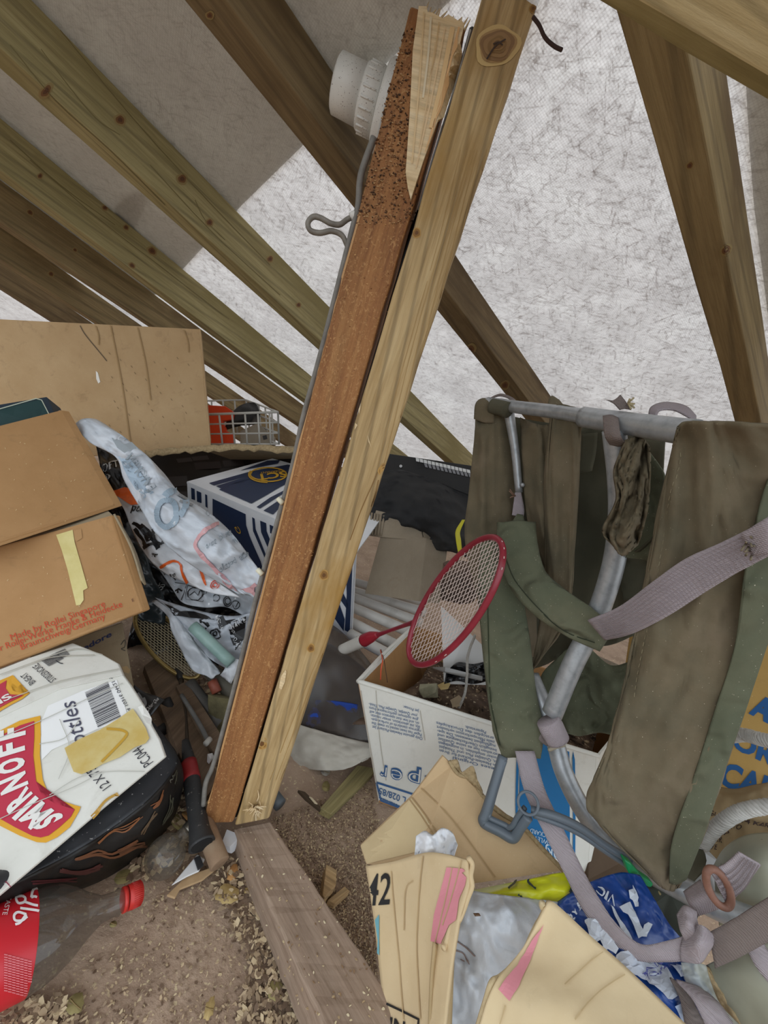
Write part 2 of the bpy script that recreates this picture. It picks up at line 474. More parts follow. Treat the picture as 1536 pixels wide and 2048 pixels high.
# breather membrane: woven scrim dots, grey fibres, lets daylight through
def membrane():
    mt = bpy.data.materials.new('breather_membrane'); mt.use_nodes = True; nt = mt.node_tree
    nt.nodes.remove(nt.nodes['Principled BSDF']); out = nt.nodes['Material Output']
    v = coords(nt)
    def rc(rot, scale):
        m1 = nt.nodes.new('ShaderNodeMapping'); m1.inputs['Rotation'].default_value = (0, 0, rot); nt.links.new(v, m1.inputs[0])
        m2 = nt.nodes.new('ShaderNodeMapping'); m2.inputs['Scale'].default_value = scale; nt.links.new(m1.outputs[0], m2.inputs[0]); return m2.outputs[0]
    f1 = tex_noise(nt, v, 7, 9, .7, .5)
    c = ramp(nt, f1, [(.3, 'b2afae'), (.5, 'c2bfbe'), (.7, 'd2d0ce')])
    for rot, s_ in ((.4, 1), (1.3, 1), (2.3, 1), (-.5, 1)):
        q = tex_noise(nt, rc(rot, (44, 9, 10)), 2.6, 9, .76, 1.5)
        d = ramp(nt, q, [(.34, '9c9696'), (.45, 'f2f2f2'), (.56, 'ffffff'), (.7, 'ffffff')])
        c = mixc(nt, .8, c, d, 'MULTIPLY')
    for rot, sc_ in ((.2, 700), (1.77, 700)):
        wv = nt.nodes.new('ShaderNodeTexWave'); wv.inputs['Scale'].default_value = 95
        nt.links.new(coords(nt, rot=(0, 0, rot)), wv.inputs['Vector'])
        d = ramp(nt, wv.outputs['Fac'], [(.0, 'd4d2d2'), (.5, 'ffffff')])
        c = mixc(nt, .45, c, d, 'MULTIPLY')
    df = nt.nodes.new('ShaderNodeBsdfDiffuse'); tr = nt.nodes.new('ShaderNodeBsdfTranslucent')
    df.inputs[0].default_value = lin('cbc7c0'); nt.links.new(c, tr.inputs[0])
    mx = nt.nodes.new('ShaderNodeMixShader'); mx.inputs[0].default_value = .42
    nt.links.new(df.outputs[0], mx.inputs[1]); nt.links.new(tr.outputs[0], mx.inputs[2])
    nt.links.new(mx.outputs[0], out.inputs[0])
    return mt
M_mem = membrane()

# ================================================================ setting
SL = c2w(Vector((.638, .328, .697)).normalized())         # down the slope, along the rafters
SL = (SL - RNW * SL.dot(RNW)).normalized()
RH = RNW.cross(SL).normalized()
if RH.dot(c2w((-1, 0, 1))) < 0: RH = -RH                  # towards the far left end of the roof
RO = CAM - RNW * RD                                       # foot of the eye on the membrane
def RP(u, v, off=0): return RO + SL * u + RH * v + RNW * off
def ruv(p): q = p - RO; return q.dot(SL), q.dot(RH)
fr = Matrix.Identity(4)
for i, v in enumerate((SL, RH, RNW)):
    for j in range(3): fr[j][i] = v[j]
fr.translation = RO
# membrane sheet, gently billowing between rafters
NU, NV = 90, 70
u0, u1, v0, v1 = -1.15, 4.6, -1.6, 5.2
vv = []
for i in range(NU + 1):
    for j in range(NV + 1):
        u = u0 + (u1 - u0) * i / NU; v = v0 + (v1 - v0) * j / NV
        vv.append(RP(u, v, -.002 - .004 * (noise.noise(Vector((u * 2, v * 3, 1))) + .3)))
ff = [(i * (NV + 1) + j, (i + 1) * (NV + 1) + j, (i + 1) * (NV + 1) + j + 1, i * (NV + 1) + j + 1) for i in range(NU) for j in range(NV)]
mk('ceiling', vv, ff, M_mem, frame=fr, smooth=True, kind='structure', label='grey white woven roof membrane stretched over the rafters')
# unseen covers added outside the membrane, cut to the shade outline to block the sun
M_shade_cover, _nt, _b = base('shade_cover', .9)
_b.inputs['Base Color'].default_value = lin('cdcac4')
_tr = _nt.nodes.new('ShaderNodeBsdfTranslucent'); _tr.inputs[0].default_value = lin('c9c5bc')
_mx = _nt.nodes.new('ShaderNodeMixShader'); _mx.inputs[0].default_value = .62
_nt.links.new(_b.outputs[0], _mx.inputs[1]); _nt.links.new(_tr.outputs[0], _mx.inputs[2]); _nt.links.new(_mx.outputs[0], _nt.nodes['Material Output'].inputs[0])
def outside(name, pts, lab):
    f_ = [RP(*ruv(R(*p)), -.0075) for p in pts]
    prism(name, f_, RNW * -.002, M_shade_cover, kind='structure', label=lab)
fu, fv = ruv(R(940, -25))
outside('added_shade_cover_1', [(915, -2), (600, 303), (488, 411), (375, 533), (330, 580), (268, 457), (302, 378), (262, 389), (235, 408), (228, 430), (240, 490), (-200, 180), (-700, -700), (600, -900), (1000, -400)], 'unseen cover added outside to shade the upper left of the membrane')
outside('added_shade_cover_3', [(-200, 110), (0, 280), (245, 480), (318, 560), (312, 592), (250, 600), (-200, 400)], 'narrow unseen cover added outside to shade the membrane below the knotty rafter')
outside('added_shade_cover_2', [(1478, 120), (1490, 300), (1500, 420), (1530, 640), (1800, 900), (2300, 300), (2000, -200)], 'unseen cover added outside to shade the right of the membrane')

# floor: uneven trodden dirt and dust over boards
NX, NY = 120, 120
vv = []
for i in range(NX + 1):
    for j in range(NY + 1):
        x = -2.6 + 5.6 * (i / NX); y = -.9 + 5.6 * (j / NY) 
        h = .004 * noise.noise(Vector((x * 5, y * 5, 0))) + .003 * noise.noise(Vector((x * 17, y * 17, 3))) 
        vv.append(Vector((x, y, h - .002)))
ff = [(i * (NY + 1) + j, (i + 1) * (NY + 1) + j, (i + 1) * (NY + 1) + j + 1, i * (NY + 1) + j + 1) for i in range(NX) for j in range(NY)]
mk('floor', vv, ff, M_dust, smooth=True, kind='structure', label='brown dirt and sawdust covered loft floor')

# ================================================================ rafters
def rafter(a, b, wd, dp, mat, lab, seed, name='rafter', u_lo=None, u_hi=3.9, side=1, lift=.004, grp='sloping rafters under the membrane', jit=.0012):
    """a, b: two pixels on the contact line with the membrane; wd = breadth along the roof, dp = depth"""
    ua, va = ruv(R(*a, lift)); ub, vb = ruv(R(*b, lift))
    k = (vb - va) / (ub - ua)
    u_lo = -1.1 if u_lo is None else u_lo
    A = []; B = []
    for (dv, of) in ((0, lift), (0, lift + dp), (wd * side, lift + dp), (wd * side, lift)):
        A.append(RP(u_lo, va + k * (u_lo - ua) + dv, of)); B.append(RP(u_hi, va + k * (u_hi - ua) + dv, of))
    return timber(name, A, B, mat, n=24, jit=jit, seed=seed, label=lab, cat='rafter', group=None)
rf = {}
rf[1] = rafter((64, 0), (656, 611), .047, .097, M_treated, 'olive green rafter running from the top left corner down behind the brown post', 1)
rf[2] = rafter((0, 235), (560, 700), .047, .097, M_treated, 'treated rafter with rusty knots, second from the left edge, ending behind the brown post', 2)
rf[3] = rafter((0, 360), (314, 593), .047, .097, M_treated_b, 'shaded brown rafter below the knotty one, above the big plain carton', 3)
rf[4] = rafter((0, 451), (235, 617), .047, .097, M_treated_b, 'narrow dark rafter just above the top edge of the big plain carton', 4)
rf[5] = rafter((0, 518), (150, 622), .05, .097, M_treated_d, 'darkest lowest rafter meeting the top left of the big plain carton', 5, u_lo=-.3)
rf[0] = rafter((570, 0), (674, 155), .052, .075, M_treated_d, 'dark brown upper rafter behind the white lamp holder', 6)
rf[9] = rafter((1455, 150), (1526, 640), .04, .095, M_treated_b, 'rafter at the right edge rising above the canvas frame', 7)
# ================================================================ timbers in the foreground
def quadpost(name, bl, br, tl, tr, zb, zt, dvec, mat, seed, **k):
    """front face from four pixels; extruded by dvec away from the eye"""
    a0, a1, b0, b1 = P(*bl, zb[0]), P(*br, zb[1]), P(*tl, zt[0]), P(*tr, zt[1])
    return timber(name, [a0, a1, a1 + dvec, a0 + dvec], [b0, b1, b1 + dvec, b0 + dvec], mat, n=30, jit=.0009, seed=seed, **k)
BACK = c2w(Vector((.03, -.15, 1)).normalized())
# new softwood post (continues above the frame to the roof)
post = quadpost('post', (468, 1653), (538, 1638), (977, -50), (1094, -50), (.705, .712), (.425, .428), BACK * .045, M_post, 3, bevel=.004,
                label='new pale yellow softwood post with a large round knot near its top', cat='post')
Sp = surf(post)
def knot(cx, cy, rx, ry, ang, S, parent, cols, crack=True):
    for i, (k, c) in enumerate(cols):
        pts = []
        for j in range(28):
            a = j / 28 * 2 * math.pi; w_ = 1 + .06 * math.sin(3 * a + i) + .04 * math.sin(5 * a)
            x, y = rx * k * math.cos(a) * w_, ry * k * math.sin(a) * w_
            pts.append((cx + x * math.cos(ang) - y * math.sin(ang), cy + x * math.sin(ang) + y * math.cos(ang)))
        poly('knot', pts, S, flat(c, .7), parent, eps=.0004 + .00025 * i, maxlen=18)
knot(994, 92, 47, 40, -.5, Sp, post, [(1, 'cdb077'), (.82, 'a98759'), (.74, '8b6a45'), (.6, '9a784e'), (.42, '8a6a40'), (.3, '977447'), (.2, '7d5c36')])
ribbon('knot_crack', [[(972, 122), (990, 95), (1010, 82)], [(985, 92), (996, 88), (1004, 94)]], 3, Sp, flat('3c2716'), post, eps=.0024)
for (x, y, r) in ((833, 466, 7), (768, 940, 9), (648, 1150, 7), (622, 1296, 6), (524, 1487, 8), (1066, 18, 6)):
    knot(x, y, r, r * 1.2, .3, Sp, post, [(1.3, 'b48c4c'), (1, '8d6530'), (.5, '6b4620')])
for x0, y0, x1, y1, n in ((925, 300, 760, 935, 9), (790, 940, 545, 1560, 9)):
    for i in range(n):
        o = i * 9 - 4
        ln = [(x0 + o + (x1 - x0) * t + 3 * math.sin(t * 6 + i), y0 + (y1 - y0) * t) for t in [j / 8 for j in range(9)]]
        ribbon('grain_line', [ln], 1.1, Sp, flat('a5844e'), post, eps=.0004)
for pts in ([(755, 944), (742, 975), (722, 1020), (700, 1080)], [(757, 960), (748, 1000), (728, 1060)]):
    ribbon('grain_line', [pts], 1.8, Sp, flat('83602f'), post, eps=.0005)
Sr = {k: surf(rf[k]) for k in rf}
KC = [(1.5, '8f7b4e'), (1, '74502c'), (.55, '5a3720')]
for k, L in {1: [(92, 182, 7, 13), (240, 240, 9, 8), (364, 358, 8, 8), (419, 445, 6, 6), (540, 518, 5, 6), (597, 610, 4, 4)], 2: [(80, 352, 4, 5), (210, 415, 5, 5), (304, 502, 8, 6), (264, 531, 6, 4), (252, 455, 5, 4)], 3: [(60, 425, 6, 4), (150, 500, 4, 3)],
             4: [(102, 548, 5, 4)], 0: [(420, 30, 6, 6), (940, 700, 8, 10), (1010, 770, 6, 7)], 9: [(1380, 330, 5, 7), (1452, 500, 7, 9)]}.items():
    for (x, y, r1, r2) in L: knot(x, y, r1, r2, .7, Sr[k], rf[k], KC)
for k, L in {1: [[(40, 40), (120, 150), (190, 235), (240, 270)], [(20, 90), (110, 200), (220, 300), (330, 410)], [(120, 60), (260, 230), (400, 385), (540, 530)], [(390, 400), (410, 440), (450, 480)], [(300, 330), (420, 460), (560, 590)]], 2: [[(20, 280), (120, 370), (230, 450)], [(60, 320), (200, 440), (330, 540), (460, 640)]]}.items():
    for q in L: ribbon('grain_line', [q], 1.6, Sr[k], flat('77693f'), rf[k], eps=.0006)
# gouges and the splintered nail hole at the foot
poly('gouge', [(571, 1338), (573, 1342), (570, 1362), (563, 1378), (558, 1374), (562, 1352)], Sp, M_pale, post, eps=.002)
poly('gouge', [(722, 806), (715, 850), (709, 860), (712, 832)], Sp, M_pale, post, eps=.0012)
poly('gouge', [(735, 870), (741, 890), (743, 896), (737, 884)], Sp, M_pale, post, eps=.0012)
random.seed(5)
for i in range(26):
    a = random.uniform(0, 6.28); L = random.uniform(8, 24); x, y = 512 + random.uniform(-6, 6), 1612 + random.uniform(-3, 5)
    q = Sp(x, y, .002)
    e = Sp(x + L * math.cos(a), y + .55 * L * math.sin(a) - 3, .009)
    if q and e: tube('splinter', [q, q.lerp(e, .5) + (CAM - q).normalized() * .003, e], [.0011, .0009, .0004], M_pale, n=5, seg=3, parent=post)
for (x, y, x2, y2) in ((514, 1600, 516, 1578), (512, 1625, 508, 1648), (516, 1622, 520, 1600)):
    tube('splinter', [Sp(x, y, .002), Sp((x+x2)/2+3, (y+y2)/2, .004) , Sp(x2, y2, .002) or Sp(x, y, .006)], [.0016, .0012, .0004], M_pale, n=5, seg=3, parent=post)

# brown rough sawn post beside it, split at the top
bp = quadpost('post', (405, 1647), (466, 1645), (821, 9), (931, 54), (.700, .700), (.452, .449), BACK * .05, M_brown, 4, bevel=.003,
              label='rough sawn reddish brown post with a freshly split top end, left of the new post', cat='post')
Sb = surf(bp)
split = poly('split_face', [(838, 22), (846, 16), (869, 24), (882, 26), (899, 36), (905, 44), (912, 36), (918, 40), (928, 60), (905, 150), (880, 235), (846, 330), (822, 404), (816, 380), (812, 350), (820, 230), (826, 110)],
             Sb, M_pale, bp, eps=.0035, maxlen=14, solid=.004)
for i, (a, b_, wd, c) in enumerate((((848, 30), (824, 330), 3, 'dcbf90'), ((862, 40), (846, 200), 4, 'dccdae'), ((905, 60), (862, 260), 9, 'e0bd88'), ((918, 60), (840, 350), 4, 'dcae78'),
                       ((878, 50), (860, 160), 2, 'cfae7c'), ((890, 60), (832, 340), 2.5, 'dfc195'), ((870, 90), (838, 300), 2, 'd8bb8e'))):
    ribbon('split_fibre', [[a, ((a[0] + b_[0]) / 2 + 2, (a[1] + b_[1]) / 2), b_]], wd, surf(split), flat(c), bp, eps=.0035)
random.seed(3)
for i in range(16):
    x = 834 + i * 6.2; y = 18 + (x - 834) * .38
    q = Sb(x, y + 4, 0)
    if q:
        up = c2w(Vector((.25 + random.uniform(-.12, .12), -.95, 0)).normalized())
        tube('splinter', [q - up * .004 + BACK * .008, q + up * random.uniform(.004, .009) + BACK * .008, q + up * random.uniform(.008, .02) + BACK * .006 + c2w((random.uniform(0, .006), 0, 0))], [.0028, .0018, .0004], M_pale, n=5, seg=3, parent=bp)
ribbon('saw_chamfer', [[(719, 432), (640, 720), (560, 1050), (478, 1370), (412, 1622)]], 4, Sb, flat('b98d5c'), bp, eps=.0006)
# black board edge in the gap between the posts, with a pale cable
gap = [P(946, 60, .462), P(880, 300, .5), P(838, 430, .522), P(766, 640, .563), P(620, 1120, .642), P(470, 1630, .71)]
tube('cable', gap, .0048, flat('0c0b0d', .5), n=8, seg=6, label='black cable running down the gap between the two posts', cat='cable')
tube('cable', [P(941, 60, .452), P(905, 190, .472), P(872, 295, .49), P(836, 420, .512)], .0013, flat('b9bab8', .35), n=6, seg=8, label='thin silver grey wire lying on the black cable between the post tops', cat='wire')

# grey cable down the left edge of the brown post, with a loop standing out
M_gcab = mottled('grey_cable_sheath', '6d6a64', '8a867e', 60, .6)
gc = [P(748, 275, .492), P(722, 350, .503), P(716, 415, .512), P(700, 480, .522), P(640, 715, .56), P(608, 830, .58), P(585, 935, .594), P(545, 1080, .618), P(512, 1200, .637), P(468, 1380, .665), P(430, 1520, .685), P(412, 1565, .69), P(407, 1610, .695)]
cb = tube('cable', gc, .0042, M_gcab, n=10, seg=8, label='grey cable clipped down the left edge of the brown post', cat='cable')
for (x, y, z) in ((563, 1003, .602), (522, 1145, .625)):
    tube('clip', [P(x - 7, y - 6, z - .004), P(x + 3, y + 4, z - .006)], .004, flat('e6e2c8', .5), n=8, seg=2, parent=cb)
loop = [P(716, 432, .52), P(696, 438, .52), P(680, 449, .518), P(662, 447, .515), P(641, 436, .512), P(626, 434, .51), P(616, 446, .51), P(621, 461, .512), P(640, 466, .515), P(663, 462, .518), P(683, 470, .522), P(692, 486, .525), P(697, 500, .527)]
lp = tube('wire_loop', loop, .0034, mottled('loop_sheath', '6a645b', '8d877d', 60, .5), n=10, seg=6, label='short grey cable loop sticking out of the left side of the brown post', cat='cable')
tube('ferrule', [P(716, 428, .517), P(702, 436, .517)], .0062, flat('dedcd6', .4), n=10, seg=2, parent=lp)

# old white lamp holder on the back of the brown post
M_bake = mottled('speckled_white_plastic', 'cfcec8', 'e6e6e1', 8, .4, .05, specks=('7d7468', 620, .66))
A_ = P(672, 166, .53); B_ = P(800, 232, .545)
ax = (B_ - A_)
lh = thing('lamp_holder', P(790, 225, .56), 'old speckled white plastic lamp holder fixed behind the split brown post', 'lamp holder')
Lx = ax.length
lathe('socket_sleeve', A_, ax, [(.0, .028), (.002, .0315), (Lx * .42, .0325), (Lx * .42, .027)], M_bake, parent=lh, n=40)
lathe('socket_bore', A_ - ax.normalized() * .0006, ax, [(0, .0275), (.001, .0275)], flat('c9c8c2', .5), parent=lh)
col = lathe('socket_collar', A_ + ax * .40, ax, [(0, .034), (.003, .036), (Lx * .26, .0375), (Lx * .26 + .001, .03)], M_bake, parent=lh, n=40)
for i in range(22):
    a = i / 22 * 6.283; n1 = ax.normalized(); u = n1.orthogonal().normalized(); w_ = n1.cross(u)
    d = u * math.cos(a) + w_ * math.sin(a)
    q = A_ + ax * .44 + d * .0365
    tube('grip_rib', [q, q + ax * .2], .0016, M_bake, n=5, seg=1, parent=col)
lathe('flange', A_ + ax * .68, ax, [(0, .045), (.004, .049), (.012, .050), (.013, .05)], M_bake, parent=lh, n=40)
lathe('back_plate', A_ + ax * .8, ax, [(0, .053), (.008, .054), (.02, .054)], mottled('grey_plastic_plate', 'b4b5b2', 'c6c8c6', 9, .5), parent=lh, n=40)

# floor timber the post stands on
a0, a1 = P(467, 1656, .716), P(541, 1640, .727)
b0, b1 = P(668, 2090, .475), P(842, 2080, .492)
dn = Vector((0, 0, -.036))
sole = timber('floor_timber', [a0, a1, a1 + dn, a0 + dn], [b0, b1, b1 + dn * 1.9, b0 + dn * 1.9], M_sole, n=24, jit=.0008, seed=9, bevel=.003,
              label='dusty grey brown timber lying on the floor from the post foot to the bottom edge', cat='timber')
Ss = surf(sole)
random.seed(11)
bmk = bmesh.new()
vv = []; ff = []
def chips(name, pts_fn, n, size, mats, parent=None, label=None, cat=None, seed=1, thick=.25, **k):
    rnd = random.Random(seed); vv = []; ff = []; fm = []
    for i in range(n):
        p, nrm = pts_fn(rnd)
        if p is None: continue
        s = rnd.uniform(*size); a = rnd.uniform(0, 6.28)
        u = nrm.orthogonal().normalized(); w_ = nrm.cross(u)
        d = (u * math.cos(a) + w_ * math.sin(a)); e = nrm.cross(d)
        tl = rnd.uniform(-.35, .35)
        d = (d + nrm * tl).normalized(); L = s; B = s * rnd.uniform(.25, .7); T = s * thick
        b = len(vv); up = nrm * T
        c = p + nrm * abs(tl) * L * .5
        for q in (d * L + e * B * .4, d * L * .2 + e * B, -d * L + e * B * .5, -d * L * .8 - e * B * .6, d * L * .3 - e * B):
            vv += [c + q * .5, c + q * .5 + up]
        ff.append((b, b + 2, b + 4, b + 6, b + 8)); ff.append((b + 9, b + 7, b + 5, b + 3, b + 1)); m_ = rnd.randrange(len(mats)); fm += [m_, m_]
        for j in range(5):
            j2 = (j + 1) % 5; ff.append((b + 2 * j, b + 2 * j + 1, b + 2 * j2 + 1, b + 2 * j2)); fm.append(m_)
    return mk(name, vv, ff, mats, parent=parent, label=label, cat=cat, fm=fm, kind='stuff', **k)
def on_surface(S, x0, y0, x1, y1):
    def f(rnd):
        q = S(rnd.uniform(x0, x1), rnd.uniform(y0, y1), .0003)
        return (q, Vector((0, 0, 1))) if q else (None, None)
    return f
CH = [flat('cdbb95', .9), flat('b49c78', .9), flat('e0d2b0', .9), flat('8b6f52', .9)]
chips('sawdust_flecks', on_surface(Ss, 467, 1650, 800, 2048), 260, (.0015, .005), CH, parent=sole)

chips('rough_fibres', on_surface(Sb, 700, 60, 835, 450), 1500, (.0012, .0042), [flat('6b4a30', .95), flat('8a6544', .95), flat('4a3424', .95), flat('b08a60', .95)], parent=bp, seed=40, thick=.35)
chips('rough_fibres', on_surface(Sb, 405, 420, 790, 1640), 1500, (.0008, .0028), [flat('c3945e', .95), flat('a9743f', .95), flat('d6ab74', .95), flat('7b4a28', .95)], parent=bp, seed=41, thick=.3)
# ================================================================ floor debris
def floor_zone(poly_px, h=.0):
    xs = [p[0] for p in poly_px]; ys = [p[1] for p in poly_px]
    def inside(x, y):
        c = False; n = len(poly_px)
        for i in range(n):
            x1, y1 = poly_px[i]; x2, y2 = poly_px[i - 1]
            if (y1 > y) != (y2 > y) and x < (x2 - x1) * (y - y1) / (y2 - y1) + x1: c = not c
        return c
    def f(rnd):
        for _ in range(30):
            x, y = rnd.uniform(min(xs), max(xs)), rnd.uniform(min(ys), max(ys))
            if inside(x, y): return H(x, y, h), Vector((rnd.uniform(-.15, .15), rnd.uniform(-.15, .15), 1)).normalized()
        return None, None
    return f
GR = [flat('b09a7c', .95), flat('957f69', .95), flat('cdb995', .95), flat('6f5947', .95), flat('c0a888', .95), flat('866f5c', .95), flat('a08a72', .95)]
GR2 = [flat('b8a284', .95), flat('cdb996', .95), flat('9f8a70', .95), flat('88735c', .95), flat('705c4a', .95)]
chips('fine_wood_litter', floor_zone([(540, 1640), (740, 1560), (760, 1660), (790, 1640), (740, 1760), (760, 1990), (560, 1700)]), 5200, (.0012, .005), GR, seed=2,
      label='fine sawdust and wood crumbs on the floor right of the floor timber', cat='sawdust')
chips('coarse_wood_litter', floor_zone([(300, 1700), (480, 1700), (640, 2048), (640, 2100), (0, 2100), (60, 2000), (280, 1860)]), 1500, (.001, .0055), GR, seed=3,
      label='crumbs and chips of wood on the floor left of the floor timber', cat='wood litter')
chips('litter_heap', floor_zone([(430, 1700), (480, 1720), (640, 2048), (560, 2100), (470, 2048), (500, 1930), (420, 1780)], .006), 900, (.003, .012), GR2, seed=4, thick=.12,
      label='drift of larger pale flakes along the left side of the floor timber', cat='wood litter')
chips('litter_heap', floor_zone([(0, 2010), (110, 1990), (180, 2048), (160, 2100), (0, 2100)], .004), 520, (.003, .012), GR2, seed=5, thick=.12,
      label='drift of pale flakes in the bottom left corner below the bottle', cat='wood litter')
chips('litter_heap', floor_zone([(400, 1330), (470, 1330), (410, 1700), (240, 1780), (330, 1600), (350, 1400)], .004), 1100, (.004, .016), GR, seed=6, thick=.2,
      label='dark crumbs of litter under the gold racquet and planks', cat='wood litter')
# single leaves and flakes
def leaf(cx, cy, L, wd, ang, col, lab, h=.004, curl=.3, name='dry_leaf', cat='leaf', lobes=0, seed=0):
    rnd = random.Random(seed + int(cx)); pts = []
    c = H(cx, cy, h); s = (c - CAM).dot(c2w((0, 0, 1))) / FL
    n = 18; Z = Vector((0, 0, 1)); e1 = c2w((math.cos(ang), math.sin(ang), 0)); e1.z = 0; e1.normalize(); e2 = Z.cross(e1)
    vs = [c + Z * .002]; 
    for i in range(n):
        a = i / n * 6.283; k = 1 + (rnd.uniform(-.2, .12) if lobes else rnd.uniform(-.05, .05))
        x = math.cos(a) * L * .5 * s * k; y = math.sin(a) * wd * .5 * s * k
        vs.append(c + e1 * x + e2 * y + Z * (curl * (abs(y) * 1.2 + .35 * abs(x)) + rnd.uniform(0, .0012)))
    fs = [(0, i + 1, (i + 1) % n + 1) for i in range(n)]
    o = mk(name, vs, fs, col, label=lab, cat=cat, solid=.0008, smooth=True)
    v1 = c - e1 * L * .45 * s + Z * .003; v2 = c + e1 * L * .45 * s + Z * .003
    tube('midrib', [v1 + Z * curl * .1 * L * s, c + Z * .0028, v2 + Z * curl * .12 * L * s], .0006, flat('8a744a'), n=5, seg=3, parent=o)
    return o
M_leaf = mottled('dry_leaf_yellow', 'a48a55', 'c7ae77', 40, .8); M_leaf2 = mottled('dry_leaf_olive', '7f7346', 'a09362', 40, .8); M_leaf3 = mottled('dry_leaf_orange', 'b07a45', 'c99a62', 40, .8)
leaf(246, 1757, 30, 26, -.8, M_leaf2, 'small round olive leaf above the neck of the bottle')
leaf(352, 1645, 40, 18, 1.6, M_leaf2, 'olive yellow curled leaf above the light bulb')
leaf(380, 1637, 38, 14, .9, M_leaf3, 'brown yellow curled leaf beside the black racquet grip')
leaf(453, 1793, 48, 34, -.2, M_leaf, 'ragged yellow leaf left of the floor timber', lobes=1)
leaf(464, 1750, 22, 30, .3, M_leaf3, 'small orange brown leaf flake above the ragged yellow leaf', lobes=1)
leaf(497, 1782, 20, 12, -.9, M_leaf, 'tiny yellow flake touching the floor timber', lobes=1)
leaf(226, 1850, 14, 10, .2, M_leaf2, 'small pale round flake below the bottle shoulder')
leaf(150, 2012, 34, 30, 1.2, M_leaf2, 'broad pale flake below the red bottle label', lobes=1)
leaf(418, 2020, 20, 34, .2, M_leaf, 'upright pale flake at the bottom middle of the ground', lobes=1)
leaf(548, 1985, 36, 28, 1.2, M_leaf2, 'pale flake leaning on the floor timber near the bottom', lobes=1)
leaf(651, 1576, 16, 22, .1, M_leaf2, 'small tan leaf left of the pale wood offcut')
leaf(650, 1545, 18, 22, .7, flat('a39c90', .9), 'greyish pink paper flake below the white cloth')
M_chip = wood('broken_chip', '9b7a52', 'b6966a', 'c9ad82', rings=40)
def woodchip(name, pts, zt, th, mat, lab, cat_='wood offcut', h0=.0, **k):
    f_ = [H(x, y, zt if not isinstance(zt, (list, tuple)) else zt[i]) for i, (x, y) in enumerate(pts)]
    a = f_[0]; b = f_[1]
    return prism(name, f_, Vector((0, 0, -th)), mat, frame=frame_of(a, b, Vector((0, 0, 1))), label=lab, cat=cat_, bevel=.0012, **k)
woodchip('wood_chunk', [(653, 1728), (674, 1740), (672, 1770), (650, 1795), (645, 1790)], .03, .028, M_chip, 'split brown wood chunk standing beside the floor timber')
woodchip('wood_chunk', [(655, 1800), (690, 1772), (700, 1782), (670, 1808)], .015, .013, M_chip, 'smaller wood sliver below the brown wood chunk')
offc = woodchip('wood_offcut', [(640, 1616), (715, 1530), (745, 1535), (748, 1545), (662, 1628)], .018, .016, wood('mossy_offcut', '857a4e', '9a8e60', 'aea273', rings=18), 'flat mossy yellow wood offcut lying below the white cloth')
woodchip('wood_splinter', [(596, 1579), (610, 1583), (640, 1612), (642, 1620), (632, 1612), (612, 1596)], .022, .008, flat('4a3b2a', .9), 'dark pointed splinter touching the tip of the mossy offcut')
woodchip('wood_splinter', [(618, 1592), (624, 1594), (636, 1608), (630, 1606)], .026, .003, flat('cfc0a0', .9), 'pale sliver on the dark pointed splinter')
# torn card and paper scraps by the bulb
woodchip('card_scrap', [(333, 1790), (372, 1752), (420, 1735), (432, 1738), (405, 1760), (360, 1778), (350, 1796)], .012, .004, mottled('tan_card', 'a98a64', 'c0a27b', 20), 'torn tan card strip lying between the light bulb and the floor timber', 'cardboard')
woodchip('paper_scrap', [(343, 1770), (372, 1735), (395, 1708), (410, 1718), (398, 1742), (375, 1752)], .02, .003, flat('e4e4e4', .6), 'white torn paper scrap below the light bulb', 'paper')
woodchip('paper_scrap', [(388, 1715), (400, 1710), (408, 1730), (396, 1740)], .024, .003, flat('2c2c2e', .6), 'black torn paper scrap on the white one below the bulb', 'paper')
tc = H(456, 1695, .01)
sct = [tc + Vector((random.uniform(-.014, .014), random.uniform(-.014, .014), random.uniform(0, .02))) for _ in range(40)]
def hull(name, pts, mat, **k):
    b = bmesh.new()
    for p in pts: b.verts.new(p)
    r = bmesh.ops.convex_hull(b, input=b.verts)
    bmesh.ops.delete(b, geom=[g for g in r['geom_interior'] if isinstance(g, bmesh.types.BMVert)], context='VERTS')
    b.verts.index_update(); b.verts.ensure_lookup_table()
    v = [x.co.copy() for x in b.verts]; f = [tuple(q.index for q in fa.verts) for fa in b.faces]; b.free()
    return mk(name, v, f, mat, **k)
hull('paper_wad', sct, flat('d8dade', .7), label='small crumpled white paper wad beside the floor timber top', cat='paper')
tube('dowel', [P(405, 1640, .70), P(440, 1728, .655)], .0155, mottled('old_round_wood', '76604c', '93796055'[:6], 30, .9, c3='a08a70'), n=18, seg=4, smooth=True,
     label='short round brown wooden dowel end beside the black racquet grip', cat='stick', bevel=.001)

# ================================================================ cola bottle
ctr = P(120, 1860, .515)
Ac = H(283, 1784, .040); Bc = H(-10, 1912, .056)
axb = (Bc - Ac).normalized()
bt = thing('bottle', H(150, 1850, 0), 'empty clear plastic cola bottle with a red cap lying on the ground', 'bottle')
M_pet = glass('clear_pet', 'e0dedb', .085, .03)
Lb = .335
prof = [(.018, .0125), (.026, .0135), (.03, .0165), (.034, .014), (.05, .0155), (.075, .025), (.10, .037), (.125, .0455), (.145, .0495), (.17, .0515), (.285, .0515), (.30, .049), (.32, .051), (.335, .045), (.34, .03)]
bb = prof = [(d if d < .05 else .05 + (d - .05) * .62, r) for d, r in prof]
lathe('bottle_body', Ac, axb, prof, M_pet, n=48, parent=bt)
cap = lathe('cap', Ac, axb, [(0, .0125), (.0015, .0145), (.0175, .0152), (.018, .013)], flat('c8322b', .4), n=40, parent=bt)
u = axb.orthogonal().normalized(); w_ = axb.cross(u)
